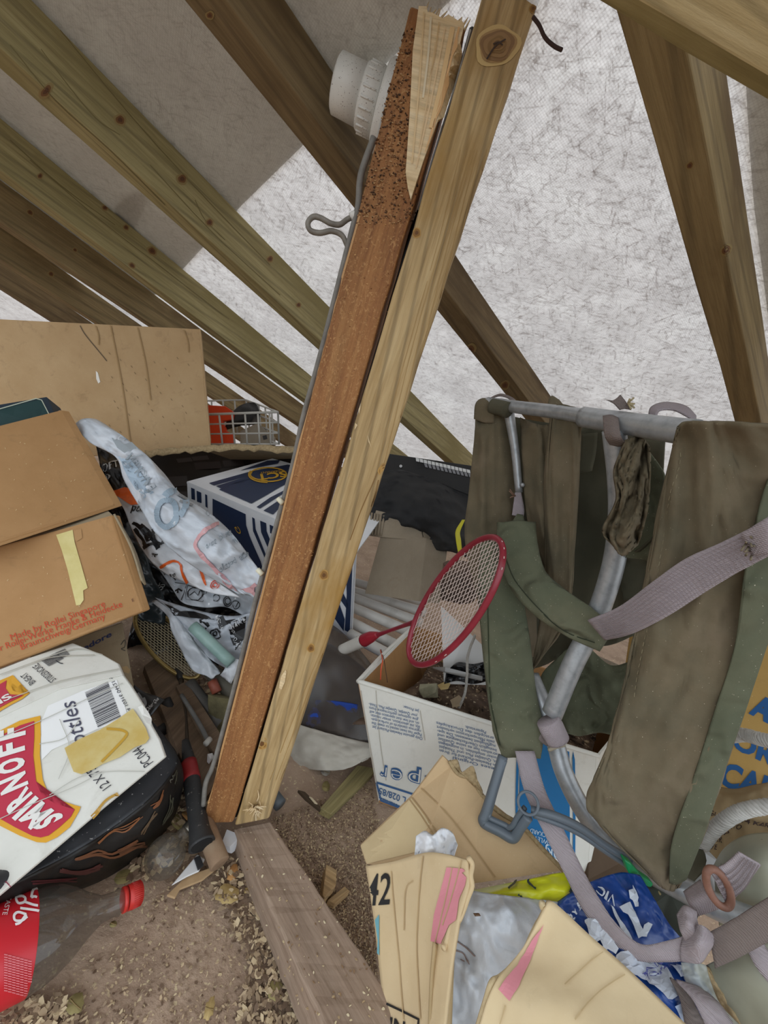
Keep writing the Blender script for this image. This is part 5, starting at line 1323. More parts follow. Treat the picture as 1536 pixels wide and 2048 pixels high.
text('Pruf-Nr.:', (794, 1607), (761, 1593), (-1, 8), Sf_, BLU, fnt)
poly('blue_panel', [(1040, 1470), (1138, 1490), (1140, 1760), (1036, 1720)], Sf_, BLD, fnt, eps=.0016)
ribbon('blue_stripe', [[(1146, 1492), (1148, 1600), (1147, 1760)], [(1037, 1470), (1033, 1600), (1036, 1700)]], 5, Sf_, BLD, fnt, eps=.0018)
text('HEWLETT', (1108, 1683), (1062, 1666), (-1, 9), Sf_, flat('c9dce8', .6), fnt, eps=.003)
text('PACKARD', (1102, 1667), (1060, 1654), (-1, 9), Sf_, flat('c9dce8', .6), fnt, eps=.003)
text('ThinkJet', (1146, 1712), (1070, 1684), (0, 22), Sf_, flat('c9dce8', .6), fnt, bold=.01, eps=.003)
for (pts) in ([(752, 1380), (760, 1480), (772, 1560)], [(840, 1420), (850, 1480)], [(722, 1380), (742, 1500), (758, 1590)]):
    ribbon('scuff', [pts], 1.6, Sf_, flat('b9b4a8', .8), fnt)
# contents
def heap(name, px, z, rx, ry, h, mat, n=26, **k):
    pass
rows = [[TLf * .96 + BLf * .04 + ins * 2 - Vector((0, 0, .09)), P(880, 1440, .90), P(1000, 1480, .90), P(1180, 1530, .90)],
        [P(830, 1370, .98), P(900, 1395, .97), P(1010, 1420, .97), P(1190, 1480, .96)],
        [P(850, 1345, 1.05), P(920, 1372, 1.02), P(1020, 1390, 1.03), P(1200, 1440, 1.02)],
        [P(865, 1320, 1.12), P(935, 1340, 1.12), P(1040, 1350, 1.12), P(1210, 1410, 1.1)]]
for r in rows[0][1:]: r.z -= .02
M_dirt = mottled('dark_rubble', '3b2e25', '5c4a3c', 20, .95, .9, 70, c3='8a7660', specks=('b8a78a', 110, .64))
dirt = patch('dirt', rows, M_dirt, 12, 12, wr=.03, ws=16, seed=5, thick=.004, label='dark dirt and crumbs filling the paper carton', cat='dirt', kind='stuff')
Sd = surf(dirt)
def on_s(S, x0, y0, x1, y1):
    def f(rnd):
        q = S(rnd.uniform(x0, x1), rnd.uniform(y0, y1), .001)
        return (q, Vector((rnd.uniform(-.5, .5), rnd.uniform(-.5, .5), 1)).normalized()) if q else (None, None)
    return f
chips('dirt_crumbs', on_s(Sd, 850, 1350, 1190, 1500), 500, (.003, .012), [flat('5a4636', .95), flat('7d6852', .95), flat('a39073', .95), flat('34291f', .95)], parent=dirt)
hull('fibre_tuft', [P(856 + random.uniform(-20, 20), 1382 + random.uniform(-16, 14), .93 + random.uniform(-.015, .015)) for _ in range(50)], mottled('grey_green_fluff', '77735c', '98937a', 40, .95, .9, 120), label='tuft of grey green fluff in the left of the paper carton', cat='fluff')
hull('flat_flake', [P(x, y, z) for x, y, z in ((874, 1370, .965), (893, 1362, .965), (901, 1368, .96), (896, 1378, .955), (882, 1380, .955), (888, 1366, .968))], M_leaf, label='pale tan flake beside the grey green fluff', cat='flake')
hull('flat_flake', [P(x, y, z) for x, y, z in ((900, 1400, .93), (918, 1390, .935), (926, 1398, .93), (920, 1412, .92), (906, 1415, .92), (912, 1396, .938))], mottled('tan_flake', '8d7a60', 'a8967a', 40), label='tan flake on the dirt by the twisted cord', cat='flake')
wp = prism('white_sheet', [P(882, 1212, 1.02), P(935, 1262, 1.0), P(975, 1300, 1.0), P(975, 1370, .985), P(888, 1368, .99)], c2w((0, 0, .003)), flat('d6d5d2', .6), label='white plastic sheet standing in the paper carton behind the racquet', cat='sheet')
patch('black_film', [[(892, 1345, .96), (915, 1325, .97), (945, 1328, .97), (975, 1322, .96)], [(890, 1360, .95), (920, 1345, .95), (950, 1345, .95), (978, 1340, .95)], [(888, 1368, .95), (915, 1362, .94), (945, 1368, .94), (975, 1362, .94)]], M_bin, 8, 8, wr=.02, ws=25, seed=3, label='scrap of black film in the middle of the paper carton', cat='plastic bag', thick=.001)
prism('ruler', [P(866, 1334, .985), P(890, 1334, .96), P(965, 1353, .90), P(965, 1360, .895), P(890, 1343, .955)], Vector((0, 0, -.003)), flat('8c8b88', .4, .5), label='grey pointed metal strip lying across the paper carton', cat='metal strip')
def rope(name, pts, r, mat, lab, cat_, turns=40, strands=3, kw=.78):
    c = spline([Vector(p) for p in pts], 14); root = thing(name, c[0], lab, cat_)
    L = len(c); u = Vector((.2, .5, .8)).normalized(); fr_ = []
    for i in range(L):
        t = (c[min(i + 1, L - 1)] - c[max(i - 1, 0)]).normalized(); u = (u - t * u.dot(t)).normalized(); fr_.append((u.copy(), t.cross(u)))
    for s in range(strands):
        q = []
        for i in range(L):
            a = i / L * turns * 2 * math.pi / strands + s * 6.2832 / strands
            q.append(c[i] + (fr_[i][0] * math.cos(a) + fr_[i][1] * math.sin(a)) * r * .55)
        tube('strand', q, r * kw * .62, mat, n=6, seg=2, parent=root)
    return root
rope('cord', [P(950, 1270, .92), P(936, 1310, .92), P(934, 1350, .915), P(930, 1385, .92), P(918, 1416, .925)], .0035, flat('a8a49c', .8), 'grey twisted cord hanging into the paper carton', 'cord', turns=50)
tube('wire', [P(761, 1300, .97), P(765, 1320, .90), P(762, 1340, .885), P(761, 1360, .872)], .0016, flat('d85a36', .5), n=6, seg=6, label='thin orange wire hooked over the left rim of the paper carton', cat='wire')
tube('wire', [P(762, 1299, .97), P(768, 1320, .905), P(772, 1345, .885), P(775, 1365, .875)], .0009, flat('4a2f20', .5), n=6, seg=6, label='thin dark wire beside the orange one', cat='wire')
hull('bark_piece', [P(1130 + random.uniform(-12, 12), 1300 + random.uniform(-14, 14), 1.0) for _ in range(14)] + [P(1240 + random.uniform(-10, 10), 1340 + random.uniform(-14, 14), .95) for _ in range(14)], mottled('grey_brown_log', '6f6356', '8f8372', 16, .95, .7, c3='74502f'), label='grey brown broken branch behind the V of the aluminium tubes', cat='wood')

# ================================================================ red badminton racquet
M_red = mottled('red_lacquer', '7e1f2c', '96293a', 30, .3, .05)
rr = thing('badminton_racquet', P(830, 1245, .80), 'red badminton racquet with white strings leaning on the rim of the paper carton', 'racquet')
rC, rA, rB = (912, 1202, .71), (-82, 41, .085), (46, -121, .0)
rim = tube('frame', [rq(rC, rA, rB, i / 28 * 6.2832) for i in range(28)], .0056, M_red, n=12, seg=4, closed=True, parent=rr)
random.seed(12)
strings(rC, rA, rB, (21, 22), .00062, flat('d9c6bd', .5), rr, 0, jag=.012)
for i in range(60):
    t = i / 60 * 6.2832; q0 = rq(rC, rA, rB, t, 1.0); q1 = rq(rC, rA, rB, t + .045, 1.0); out = (q0 - rq(rC, rA, rB, t, .9)).normalized(); e = (CAM - q0).normalized()
    if i % 2 == 0 and -1.9 < (t if t < 3.14 else t - 6.283) < 3: tube('string_loop', [q0 + out * .0035 + e * .0046, q1 + out * .0035 + e * .0046], .0008, flat('dcc9c2', .5), n=5, seg=1, parent=rim)
sh0 = rq(rC, rA, rB, 0, 1.0)
tube('shaft', [sh0, P(800, 1254, .86), P(772, 1264, .91), P(752, 1271, .94)], [.0048, .0042, .0042, .006], M_red, n=12, seg=6, parent=rr)
tube('handle_cone', [P(756, 1269, .935), P(742, 1274, .955), P(728, 1281, .975)], [.0065, .0135, .0155], flat('9c2030', .35), n=20, seg=6, parent=rr)
tube('grip', [P(729, 1280, .973), P(712, 1288, 1.0), P(685, 1300, 1.05)], .0145, mottled('white_grip_tape', 'c9c5bc', 'dedbd2', 20, .7, .2), n=20, seg=6, parent=rr)
for k in (0, 1, 2):
    tube('grip_thread', [P(722 - k * 4, 1270 + k, .98 + k * .01), P(716 - k * 4, 1284 + k * 2, .97 + k * .01), P(726 - k * 4, 1297 + k * 2, .98 + k * .01)], .0012, flat('b5b0a4', .7), n=5, seg=4, parent=rr)

# ================================================================ canvas carrier on an aluminium frame
M_can = film(mottled('olive_canvas', '555241', '70654f', 6, .92, .35, 260, c3='8b7b67', specks=('c8bda6', 480, .73), bd=.001), 15, .8, .016)
M_canG = film(mottled('green_canvas', '4f5643', '60634e', 6, .92, .35, 260, c3='727059', specks=('cfc7b0', 430, .72), bd=.001), 20, 1, .02)
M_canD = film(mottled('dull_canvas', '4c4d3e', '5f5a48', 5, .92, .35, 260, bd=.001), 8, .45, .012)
M_alu = mottled('dull_aluminium', '8f9396', 'abaeb0', 60, .38, .1, 200, metal=.45, c3='bcbfc1')
def webbing(name, c1, c2, sc_=330):
    mt, nt, b = base(name, .85)
    wv = nt.nodes.new('ShaderNodeTexWave'); wv.inputs['Scale'].default_value = sc_ * .7; wv.inputs['Distortion'].default_value = .4
    wv.bands_direction = 'DIAGONAL'; nt.links.new(coords(nt), wv.inputs['Vector'])
    w2 = nt.nodes.new('ShaderNodeTexWave'); w2.inputs['Scale'].default_value = sc_ * .5; w2.bands_direction = 'Z'; nt.links.new(coords(nt), w2.inputs['Vector'])
    m_ = mathn(nt, 'MULTIPLY', wv.outputs['Fac'], w2.outputs['Fac'])
    c = ramp(nt, m_, [(.1, c1), (.7, c2)])
    c = mixc(nt, tex_noise(nt, coords(nt), 30, 4), c, lin(c1)); nt.links.new(c, b.inputs['Base Color']); bump(nt, b, m_, .8, .001); return mt
M_web = webbing('lilac_grey_webbing', 'a3989c', 'cdc3c8'); M_webB = webbing('brown_grey_webbing', '7d716c', '978b86')
cs = thing('canvas_carrier', P(1250, 1780, .6), 'olive canvas and aluminium tube carrier with padded straps, standing folded on the right', 'carrier')
def cpatch(name, rows, mat=M_can, nu=9, nv=9, wr=.006, ws=9, seed=1, thick=.0022, label=None, puff=0, **k):
    return patch(name, rows, mat, nu, nv, wr=wr, ws=ws, seed=seed, thick=thick, parent=cs, label=label, **k)
# tubes
tube('top_tube', [P(975, 806, .86), P(1040, 815, .80), P(1120, 825, .72), P(1180, 835, .655)], [.0125, .0125], M_alu, n=24, seg=8, parent=cs)
tube('top_tube', [P(1166, 834, .66), P(1240, 845, .60), P(1330, 858, .53), P(1392, 866, .49)], .0165, M_alu, n=24, seg=8, parent=cs)
tube('hinged_strut', [P(1018, 826, .83), P(1030, 900, .83), P(1038, 985, .83)], [.0105, .0085, .0075], M_alu, n=16, seg=8, parent=cs)
lathe('rivet', P(1045, 970, .82), (CAM - P(1045, 970, .82)), [(0, .0045), (.003, .0045), (.005, .0025)], M_alu, n=16, parent=cs)
tube('side_tube', [P(1228, 860, .60), P(1238, 960, .62), P(1238, 1050, .635), P(1224, 1140, .65), P(1190, 1240, .665), P(1145, 1330, .675), P(1104, 1428, .685)], .0165, M_alu, n=24, seg=8, parent=cs)
lowt = tube('lower_tube', [P(1062, 1352, .76), P(1090, 1420, .72), P(1112, 1490, .70), P(1128, 1545, .685), P(1160, 1610, .67), P(1205, 1670, .65), P(1280, 1730, .61), P(1360, 1775, .57), P(1450, 1820, .53), P(1580, 1870, .49)], .0155, M_alu, n=24, seg=8, parent=cs)
tube('tube_wrap', [P(1095, 1440, .675), P(1103, 1455, .673), P(1116, 1480, .672)], [.019, .0205, .019], M_web, n=24, seg=6, parent=cs)
tube('string_knot', [P(1098, 1500, .68), P(1112, 1494, .668), P(1128, 1490, .68)], .003, flat('b3aa94', .8), n=8, seg=5, parent=cs)
tube('strap_loop', [P(1080, 1455, .70), P(1082, 1475, .69), P(1095, 1485, .69)], .006, M_webB, n=8, seg=5, parent=cs)
# back panels in shadow
cpatch('back_panel', [[(1010, 830, .90), (1090, 845, .86), (1160, 850, .82), (1240, 860, .76), (1330, 880, .68)], [(1010, 1000, .92), (1090, 1000, .88), (1160, 1000, .84), (1240, 1000, .78), (1320, 1010, .70)], [(1030, 1200, .90), (1090, 1220, .88), (1160, 1220, .84), (1230, 1210, .79), (1290, 1180, .73)], [(1050, 1340, .86), (1090, 1330, .86), (1150, 1300, .83), (1220, 1290, .79), (1270, 1270, .75)]], M_canD, wr=.02, ws=6)
cpatch('lower_panel', [[(1130, 1300, .80), (1170, 1290, .80), (1220, 1330, .76), (1270, 1320, .74)], [(1080, 1360, .80), (1160, 1380, .79), (1210, 1400, .75), (1260, 1390, .72)], [(1110, 1440, .79), (1140, 1450, .77), (1200, 1440, .75), (1240, 1440, .72)], [(1130, 1466, .77), (1160, 1472, .76), (1195, 1465, .74), (1225, 1470, .71)]], M_canG, wr=.02, ws=9, seed=4)
# left panel
lpn = cpatch('left_panel', [[(953, 805, .87), (985, 800, .855), (1014, 812, .85)], [(948, 880, .87), (985, 880, .85), (1026, 880, .86)], [(938, 980, .87), (985, 990, .85), (1036, 990, .86)], [(930, 1080, .88), (985, 1090, .85), (1050, 1090, .86)], [(955, 1200, .86), (1000, 1210, .84), (1070, 1200, .86)], [(985, 1330, .82), (1020, 1330, .82), (1075, 1310, .85)]], M_can, 9, 9, wr=.012, stretch=(2.2, 2.5))
cpatch('rolled_hem', [[(948, 838, .86), (951, 808, .855), (965, 797, .86), (985, 800, .87)], [(968, 845, .85), (968, 812, .845), (982, 800, .85), (1000, 803, .86)], [(988, 846, .845), (990, 822, .84), (1000, 806, .84), (1010, 806, .85)]], M_can, 8, 6, wr=.002)
tube('hem_sleeve', [P(984, 812, .84), P(1002, 816, .825), P(1016, 820, .81)], [.0155, .016], M_canD, n=20, seg=6, parent=cs)
cpatch('tie_strap', [[(975, 800, .85), (978, 797, .85)], [(1000, 792, .84), (1002, 788, .85)], [(1022, 800, .82), (1028, 798, .83)], [(1028, 815, .81), (1034, 812, .82)]], M_webB, 2, 8, wr=.001)
# middle hanging folds
cpatch('inner_fold', [[(1040, 835, .84), (1080, 850, .80), (1110, 845, .79)], [(1045, 920, .84), (1085, 920, .80), (1115, 920, .79)], [(1052, 1020, .84), (1090, 1020, .79), (1120, 1020, .80)], [(1070, 1120, .84), (1100, 1110, .79), (1130, 1110, .80)], [(1090, 1230, .82), (1115, 1230, .79), (1135, 1210, .80)]], M_can, wr=.022, stretch=(3, 2.5), seed=7)
fold_ = cpatch('hanging_panel', [[(1102, 820, .745), (1118, 808, .725), (1145, 813, .70), (1168, 820, .685)], [(1098, 860, .755), (1110, 850, .73), (1140, 858, .705), (1162, 870, .70)], [(1088, 960, .77), (1104, 960, .735), (1135, 960, .72), (1158, 960, .71)], [(1090, 1080, .78), (1104, 1080, .75), (1135, 1080, .735), (1150, 1090, .73)], [(1085, 1200, .79), (1106, 1200, .765), (1130, 1200, .75), (1143, 1190, .745)], [(1070, 1300, .79), (1090, 1290, .775), (1112, 1270, .765), (1122, 1262, .76)], [(1056, 1352, .79), (1066, 1340, .78), (1080, 1320, .775), (1086, 1310, .77)]], M_can, wr=.012, stretch=(2.5, 2), seed=3)
cpatch('corner_flap', [[(1095, 810, .78), (1102, 792, .78), (1118, 800, .78)], [(1100, 830, .77), (1110, 820, .77), (1128, 812, .77)]], M_can, 5, 4, wr=.002)
cpatch('pocket_flap', [[(1160, 868, .76), (1195, 865, .74)], [(1158, 910, .765), (1192, 905, .745)], [(1150, 948, .77), (1184, 942, .75)]], M_canD, 5, 5, wr=.004)
# crumpled piece beside the side tube
cpatch('crumpled_panel', [[(1250, 880, .60), (1280, 872, .585), (1300, 895, .58)], [(1228, 940, .615), (1265, 930, .575), (1300, 950, .58)], [(1232, 1000, .60), (1262, 990, .565), (1296, 1010, .575)], [(1205, 1060, .62), (1250, 1060, .575), (1285, 1060, .585)], [(1225, 1090, .61), (1246, 1112, .59), (1275, 1090, .60)]], M_can, 12, 12, wr=.035, stretch=(3, 2.2), seed=15)
cpatch('under_fold', [[(1210, 1085, .66), (1250, 1110, .64), (1300, 1080, .62), (1310, 1060, .62)], [(1230, 1140, .67), (1270, 1130, .65), (1290, 1125, .64), (1300, 1120, .63)], [(1248, 1200, .67), (1266, 1200, .66), (1280, 1195, .65), (1286, 1190, .64)]], M_canD, wr=.01, ws=10, seed=9)
cpatch('green_fold', [[(1300, 905, .63), (1325, 940, .61), (1330, 960, .60)], [(1290, 1000, .64), (1315, 1010, .62), (1320, 1020, .61)], [(1250, 1115, .63), (1290, 1120, .62), (1296, 1126, .61)]], M_canG, wr=.008, ws=10, seed=2)
# padded straps: swept cushions
def pad(name, pts, ws_, mat, th=.5, seed=0, **k):
    """pts: (px,py,z) centre line; ws_: half widths in metres"""
    c = spline([P(*p) for p in pts], 8); n = 20; L = len(c); v = []; f = []
    for i in range(L):
        t = (c[min(i + 1, L - 1)] - c[max(i - 1, 0)]).normalized(); e = (CAM - c[i]).normalized(); e = (e - t * e.dot(t)).normalized(); s = t.cross(e)
        x = i / (L - 1) * (len(ws_) - 1); a = min(int(x), len(ws_) - 2); w_ = ws_[a] + (ws_[a + 1] - ws_[a]) * (x - a)
        for j in range(n):
            an = 6.2832 * j / n; ca, sa = math.cos(an), math.sin(an)
            q = c[i] + s * w_ * (abs(ca) ** .8) * (1 if ca > 0 else -1) + e * w_ * th * sa * (1 if i not in (0, L - 1) else .4)
            v.append(q + e * .008 * (ridge(q * 16, seed) - .5))
    for i in range(L - 1):
        for j in range(n): f.append((i * n + j, i * n + (j + 1) % n, (i + 1) * n + (j + 1) % n, (i + 1) * n + j))
    f.append(tuple(range(n))); f.append(tuple((L - 1) * n + j for j in range(n)))
    o = mk(name, v, f, mat, smooth=True, parent=cs, **k); return o
pd1 = pad('padded_strap', [(1000, 1085, .80), (1000, 1180, .78), (1012, 1290, .75), (1022, 1380, .73), (1036, 1460, .71), (1042, 1512, .70)], [.037, .042, .044, .043, .044, .032], M_canG, .35)
pd2 = pad('padded_strap', [(1032, 1045, .775), (1035, 1100, .75), (1056, 1160, .72), (1100, 1205, .69), (1160, 1245, .655), (1215, 1280, .63)], [.036, .037, .034, .034, .031, .022], M_canG, .42, seed=4)
cpatch('strap_tip', [[(1034, 1028, .80), (1046, 1030, .80)], [(1014, 1060, .78), (1052, 1055, .78)]], M_canG, 5, 5, wr=.001)
cpatch('webbing', [[(1030, 985, .815), (1042, 985, .815)], [(1026, 1015, .81), (1048, 1018, .81)], [(1024, 1030, .80), (1047, 1034, .80)]], M_web, 4, 6, wr=.001)
for k_ in range(6): tube('frayed_thread', [P(1028 + random.uniform(-4, 4), 992, .81), P(1022 + random.uniform(-5, 5), 985 + random.uniform(-8, 12), .805)], .0009, flat('8a6a58', .8), n=5, seg=2, parent=cs)
Sq1, Sq2 = surf(pd1), surf(pd2)
ribbon('seam', [[(975, 1180), (978, 1300), (982, 1400), (1000, 1490)]], 2, Sq1, flat('303824', .9), pd1)
ribbon('seam', [[(1010, 1110), (1030, 1160), (1080, 1220), (1130, 1262), (1190, 1285)]], 2, Sq2, flat('2c3222', .9), pd2)
# big front panel
fp = cpatch('front_panel', [
    [(1352, 872, .485), (1364, 846, .462), (1420, 843, .44), (1480, 845, .425), (1560, 850, .41)],
    [(1340, 925, .505), (1352, 900, .485), (1415, 900, .462), (1480, 900, .448), (1560, 905, .43)],
    [(1312, 1040, .53), (1330, 1040, .51), (1400, 1040, .485), (1475, 1040, .468), (1560, 1040, .45)],
    [(1290, 1160, .545), (1308, 1160, .53), (1380, 1160, .505), (1460, 1160, .485), (1560, 1160, .465)],
    [(1266, 1280, .56), (1286, 1280, .545), (1365, 1290, .52), (1445, 1290, .50), (1532, 1270, .48)],
    [(1240, 1400, .57), (1260, 1400, .56), (1340, 1410, .535), (1415, 1410, .515), (1498, 1390, .50)],
    [(1208, 1510, .58), (1235, 1520, .57), (1310, 1530, .55), (1385, 1530, .53), (1462, 1500, .515)],
    [(1172, 1600, .59), (1215, 1620, .575), (1290, 1640, .56), (1360, 1640, .545), (1428, 1610, .53)],
    [(1200, 1650, .585), (1245, 1690, .575), (1300, 1710, .565), (1355, 1710, .555), (1400, 1690, .545)],
    [(1300, 1752, .57), (1310, 1762, .57), (1325, 1775, .565), (1340, 1782, .565), (1358, 1775, .56)]], M_can, 9, 9, wr=.016, stretch=(2.2, 3.4), seed=6, thick=.003)
Sfp = surf(fp)
edge = [(1556, 930), (1548, 1010), (1540, 1090)]
for q in range(34):
    t = q / 34; x, y = 1352 - (1352 - 1262) * t ** 1.0, 905 + (1400 - 905) * t
    ribbon('stitch', [[(x + 8, y), (x + 6, y + 8)]], 1.6, Sfp, flat('8b8268', .9), fp, sm=1)
for q in range(30):
    t = q / 30; x, y = 1530 - (1530 - 1408) * t, 1250 + (1600 - 1250) * t
    ribbon('stitch', [[(x - 12, y), (x - 15, y + 7)]], 1.6, Sfp, flat('9a9a80', .9), fp, sm=1)
# green side band along the right edge of the front panel
gb_ = cpatch('side_band', [[(1490, 1140, .462), (1536, 960, .44), (1590, 930, .43)], [(1470, 1290, .482), (1510, 1200, .468), (1590, 1100, .45)], [(1430, 1420, .50), (1470, 1400, .49), (1502, 1385, .485)], [(1392, 1540, .517), (1425, 1540, .51), (1458, 1510, .505)], [(1345, 1680, .54), (1372, 1690, .535), (1412, 1655, .527)], [(1338, 1765, .556), (1352, 1768, .552), (1372, 1758, .548)]], M_canG, 8, 9, wr=.004, ws=5, seed=8)
# torn hole lower right, lining
cpatch('lining_flap', [[(1378, 1700, .60), (1405, 1700, .60), (1412, 1720, .60)], [(1352, 1740, .60), (1385, 1750, .60), (1405, 1745, .60)], [(1340, 1760, .60), (1365, 1770, .60), (1385, 1765, .60)]], M_canD, 5, 5, wr=.01, ws=14)
# webbing strap across
def strapx(name, top, bot, zs, mat, **k):
    rows = [[(a[0], a[1], z), ((a[0] + b[0]) / 2, (a[1] + b[1]) / 2, z - .002), (b[0], b[1], z)] for a, b, z in zip(top, bot, zs)]
    return cpatch(name, rows, mat, 3, 8, wr=.0012, ws=30, thick=.0025, **k)
sx = strapx('webbing', [(1176, 1240), (1240, 1212), (1310, 1160), (1370, 1118), (1440, 1086), (1500, 1056), (1545, 1028)], [(1210, 1280), (1262, 1268), (1330, 1235), (1400, 1190), (1465, 1150), (1525, 1118), (1560, 1098)], [.61, .555, .505, .475, .448, .425, .41], M_web, label='lilac grey ribbed webbing')
Ssx = surf(sx)
for i in range(1, 9):
    t = i / 9
    pts = [(a[0] + (b[0] - a[0]) * t, a[1] + (b[1] - a[1]) * t) for a, b in zip([(1176, 1240), (1240, 1212), (1310, 1160), (1370, 1118), (1440, 1086), (1500, 1056), (1545, 1028)], [(1210, 1280), (1262, 1268), (1330, 1235), (1400, 1190), (1465, 1150), (1525, 1118), (1560, 1098)])]
    ribbon('rib', [pts], 2, Ssx, flat('8f8589', .9), sx, eps=.002)
cpatch('second_layer', [[(1482, 1068, .425), (1530, 1038, .405), (1560, 1020, .40)], [(1495, 1090, .422), (1540, 1070, .40), (1570, 1060, .40)], [(1505, 1112, .42), (1545, 1105, .40), (1580, 1090, .40)]], M_web, 6, 5, wr=.001)
for _ in range(9):
    x, y = random.uniform(1488, 1512), random.uniform(1080, 1116)
    tube('frayed_thread', [P(x, y, .421), P(x + random.uniform(-14, 6), y + random.uniform(-8, 14), .412)], .0011, flat('7f745f', .9), n=5, seg=2, parent=cs)
# strap down from padded strap to the knot at the lower right
L_ = [(1030, 1502), (1048, 1580), (1085, 1660), (1130, 1750), (1166, 1820), (1210, 1880), (1270, 1918), (1335, 1922), (1385, 1918)]
R_ = [(1068, 1502), (1090, 1580), (1125, 1655), (1166, 1740), (1200, 1800), (1235, 1850), (1282, 1888), (1340, 1880), (1380, 1868)]
st_ = strapx('webbing', L_, R_, [.678, .65, .60, .56, .53, .51, .495, .48, .47], M_web)
cpatch('knot', [[(1370, 1866, .475), (1400, 1850, .455), (1428, 1870, .46)], [(1362, 1895, .47), (1398, 1890, .44), (1424, 1890, .455)], [(1362, 1922, .475), (1398, 1925, .452), (1415, 1905, .465)]], M_web, 9, 9, wr=.006, ws=30)
cpatch('knot', [[(1355, 1830, .48), (1370, 1812, .475), (1392, 1822, .475)], [(1362, 1862, .465), (1378, 1850, .455), (1395, 1848, .465)], [(1376, 1890, .465), (1396, 1880, .452), (1412, 1876, .465)]], M_web, 9, 9, wr=.005, ws=30)
cpatch('webbing', [[(1368, 1784, .50), (1402, 1760, .49)], [(1378, 1808, .485), (1420, 1790, .47)], [(1392, 1832, .485), (1440, 1815, .475)]], webbing('pale_webbing', '96898a', 'b8acad'), 6, 6, wr=.002)
# buckle and the strap through it
bk2 = thing('x', (0, 0, 0), '', '') if 0 else None
M_rust = mottled('rusty_buckle', '76503f', '8f6757', 60, .6, .2)
bpts = []
for i in range(20):
    a = i / 20 * 6.2832; x, y = 19 * math.cos(a), 42 * math.sin(a); bpts.append(P(1437 + x * .93 + y * .42, 1776 - x * .38 + y * .9, .455))
tube('buckle', bpts, .004, M_rust, n=10, seg=4, closed=True, parent=cs, label='oval rusty pink buckle')
sb_ = strapx('webbing', [(1420, 1740), (1450, 1728), (1478, 1704)], [(1452, 1808), (1482, 1780), (1520, 1728)], [.462, .455, .45], M_web)
Ssb = surf(sb_)
for i in range(1, 6):
    t = i / 6; ribbon('rib', [[(1425 + 32 * t, 1745 + 62 * t), (1455 + 34 * t, 1730 + 50 * t), (1480 + 38 * t, 1706 + 22 * t)]], 3, Ssb, flat('736868', .9), sb_, eps=.002)
strapx('webbing', [(1418, 1865), (1470, 1836), (1560, 1780)], [(1430, 1935), (1480, 1912), (1570, 1862)], [.46, .44, .415], M_webB, label='wide brown grey webbing')
strapx('webbing', [(1490, 1890), (1510, 1930), (1545, 1975)], [(1520, 1878), (1545, 1915), (1580, 1950)], [.45, .44, .43], M_web)
strapx('webbing', [(1352, 1960), (1386, 2000), (1420, 2070)], [(1400, 1975), (1440, 2010), (1480, 2070)], [.47, .45, .43], M_web)
strapx('webbing', [(1340, 1955), (1360, 2000), (1372, 2070)], [(1372, 1975), (1386, 2005), (1420, 2070)], [.485, .47, .45], M_webB)
# webbing tied on the top tube
cpatch('webbing', [[(1206, 832, .60), (1210, 870, .585), (1222, 892, .60)], [(1222, 830, .59), (1228, 872, .57), (1240, 892, .59)], [(1236, 836, .585), (1242, 872, .565), (1252, 886, .585)]], M_webB, 6, 6, wr=.001)
cpatch('strap_end', [[(1212, 800, .60), (1226, 806, .60), (1240, 820, .60)], [(1228, 800, .60), (1240, 805, .60), (1250, 818, .60)], [(1240, 790, .605), (1250, 802, .60), (1262, 820, .60)]], M_webB, 5, 5, wr=.003, ws=30)
cpatch('strap_loop', [[(1298, 838, .58), (1312, 840, .56)], [(1302, 815, .585), (1318, 822, .565)], [(1330, 805, .58), (1345, 820, .56)], [(1370, 812, .56), (1372, 832, .54)], [(1392, 832, .54), (1392, 845, .53)]], M_web, 5, 8, wr=.001)
rope('x', [P(0, 0, 1), P(1, 1, 1), P(2, 2, 1)], .001, M_web, '', '') if 0 else None
for _ in range(8): tube('frayed_thread', [P(1256, 806, .595), P(1262 + random.uniform(-6, 14), 800 + random.uniform(-8, 22), .59)], .0014, flat('b3a581', .9), n=5, seg=2, parent=cs)

# ================================================================ grey plastic handle
M_gp = flat('5c656d', .4)
gh = thing('grey_bracket', P(1030, 1680, .60), 'grey moulded plastic frame handle lying over the blue panel of the paper carton', 'plastic bracket')
def bar(pts, w_=.007, nm='bar'): tube(nm, [P(*p) for p in pts], w_, M_gp, n=10, seg=6, parent=gh)
bar([(1006, 1512, .66), (992, 1560, .65), (972, 1625, .64), (966, 1640, .638), (972, 1648, .636), (1000, 1662, .628), (1020, 1674, .622), (1030, 1672, .62), (1040, 1655, .618), (1056, 1632, .615)], .008)
bar([(1010, 1520, .655), (1000, 1550, .65), (982, 1615, .64), (978, 1632, .636), (984, 1638, .634), (1010, 1650, .628), (1018, 1655, .624), (1026, 1650, .62), (1036, 1632, .618), (1050, 1615, .615)], .004, 'inner_rib')
lathe('ring', P(1056, 1606, .612), (CAM - P(1056, 1606, .612)), [(-.006, .016), (-.006, .0125), (.006, .0125), (.006, .0165), (-.006, .0165)], M_gp, n=28, open_=True, parent=gh)
bar([(1062, 1620, .61), (1110, 1632, .60), (1160, 1655, .60), (1210, 1690, .60), (1260, 1720, .60)], .006, 'arm')
bar([(1066, 1630, .61), (1110, 1645, .60), (1160, 1668, .60), (1210, 1702, .60), (1256, 1732, .60)], .004, 'arm_rib')
grn = slab('plastic_clip', [(1248, 1718, .585), (1264, 1728, .58), (1282, 1750, .58), (1308, 1768, .57), (1302, 1778, .57), (1280, 1765, .575), (1258, 1748, .58)], .012, flat('0c8a4d', .4), 'small bright green plastic clip at the bottom corner of the canvas', 'plastic clip')

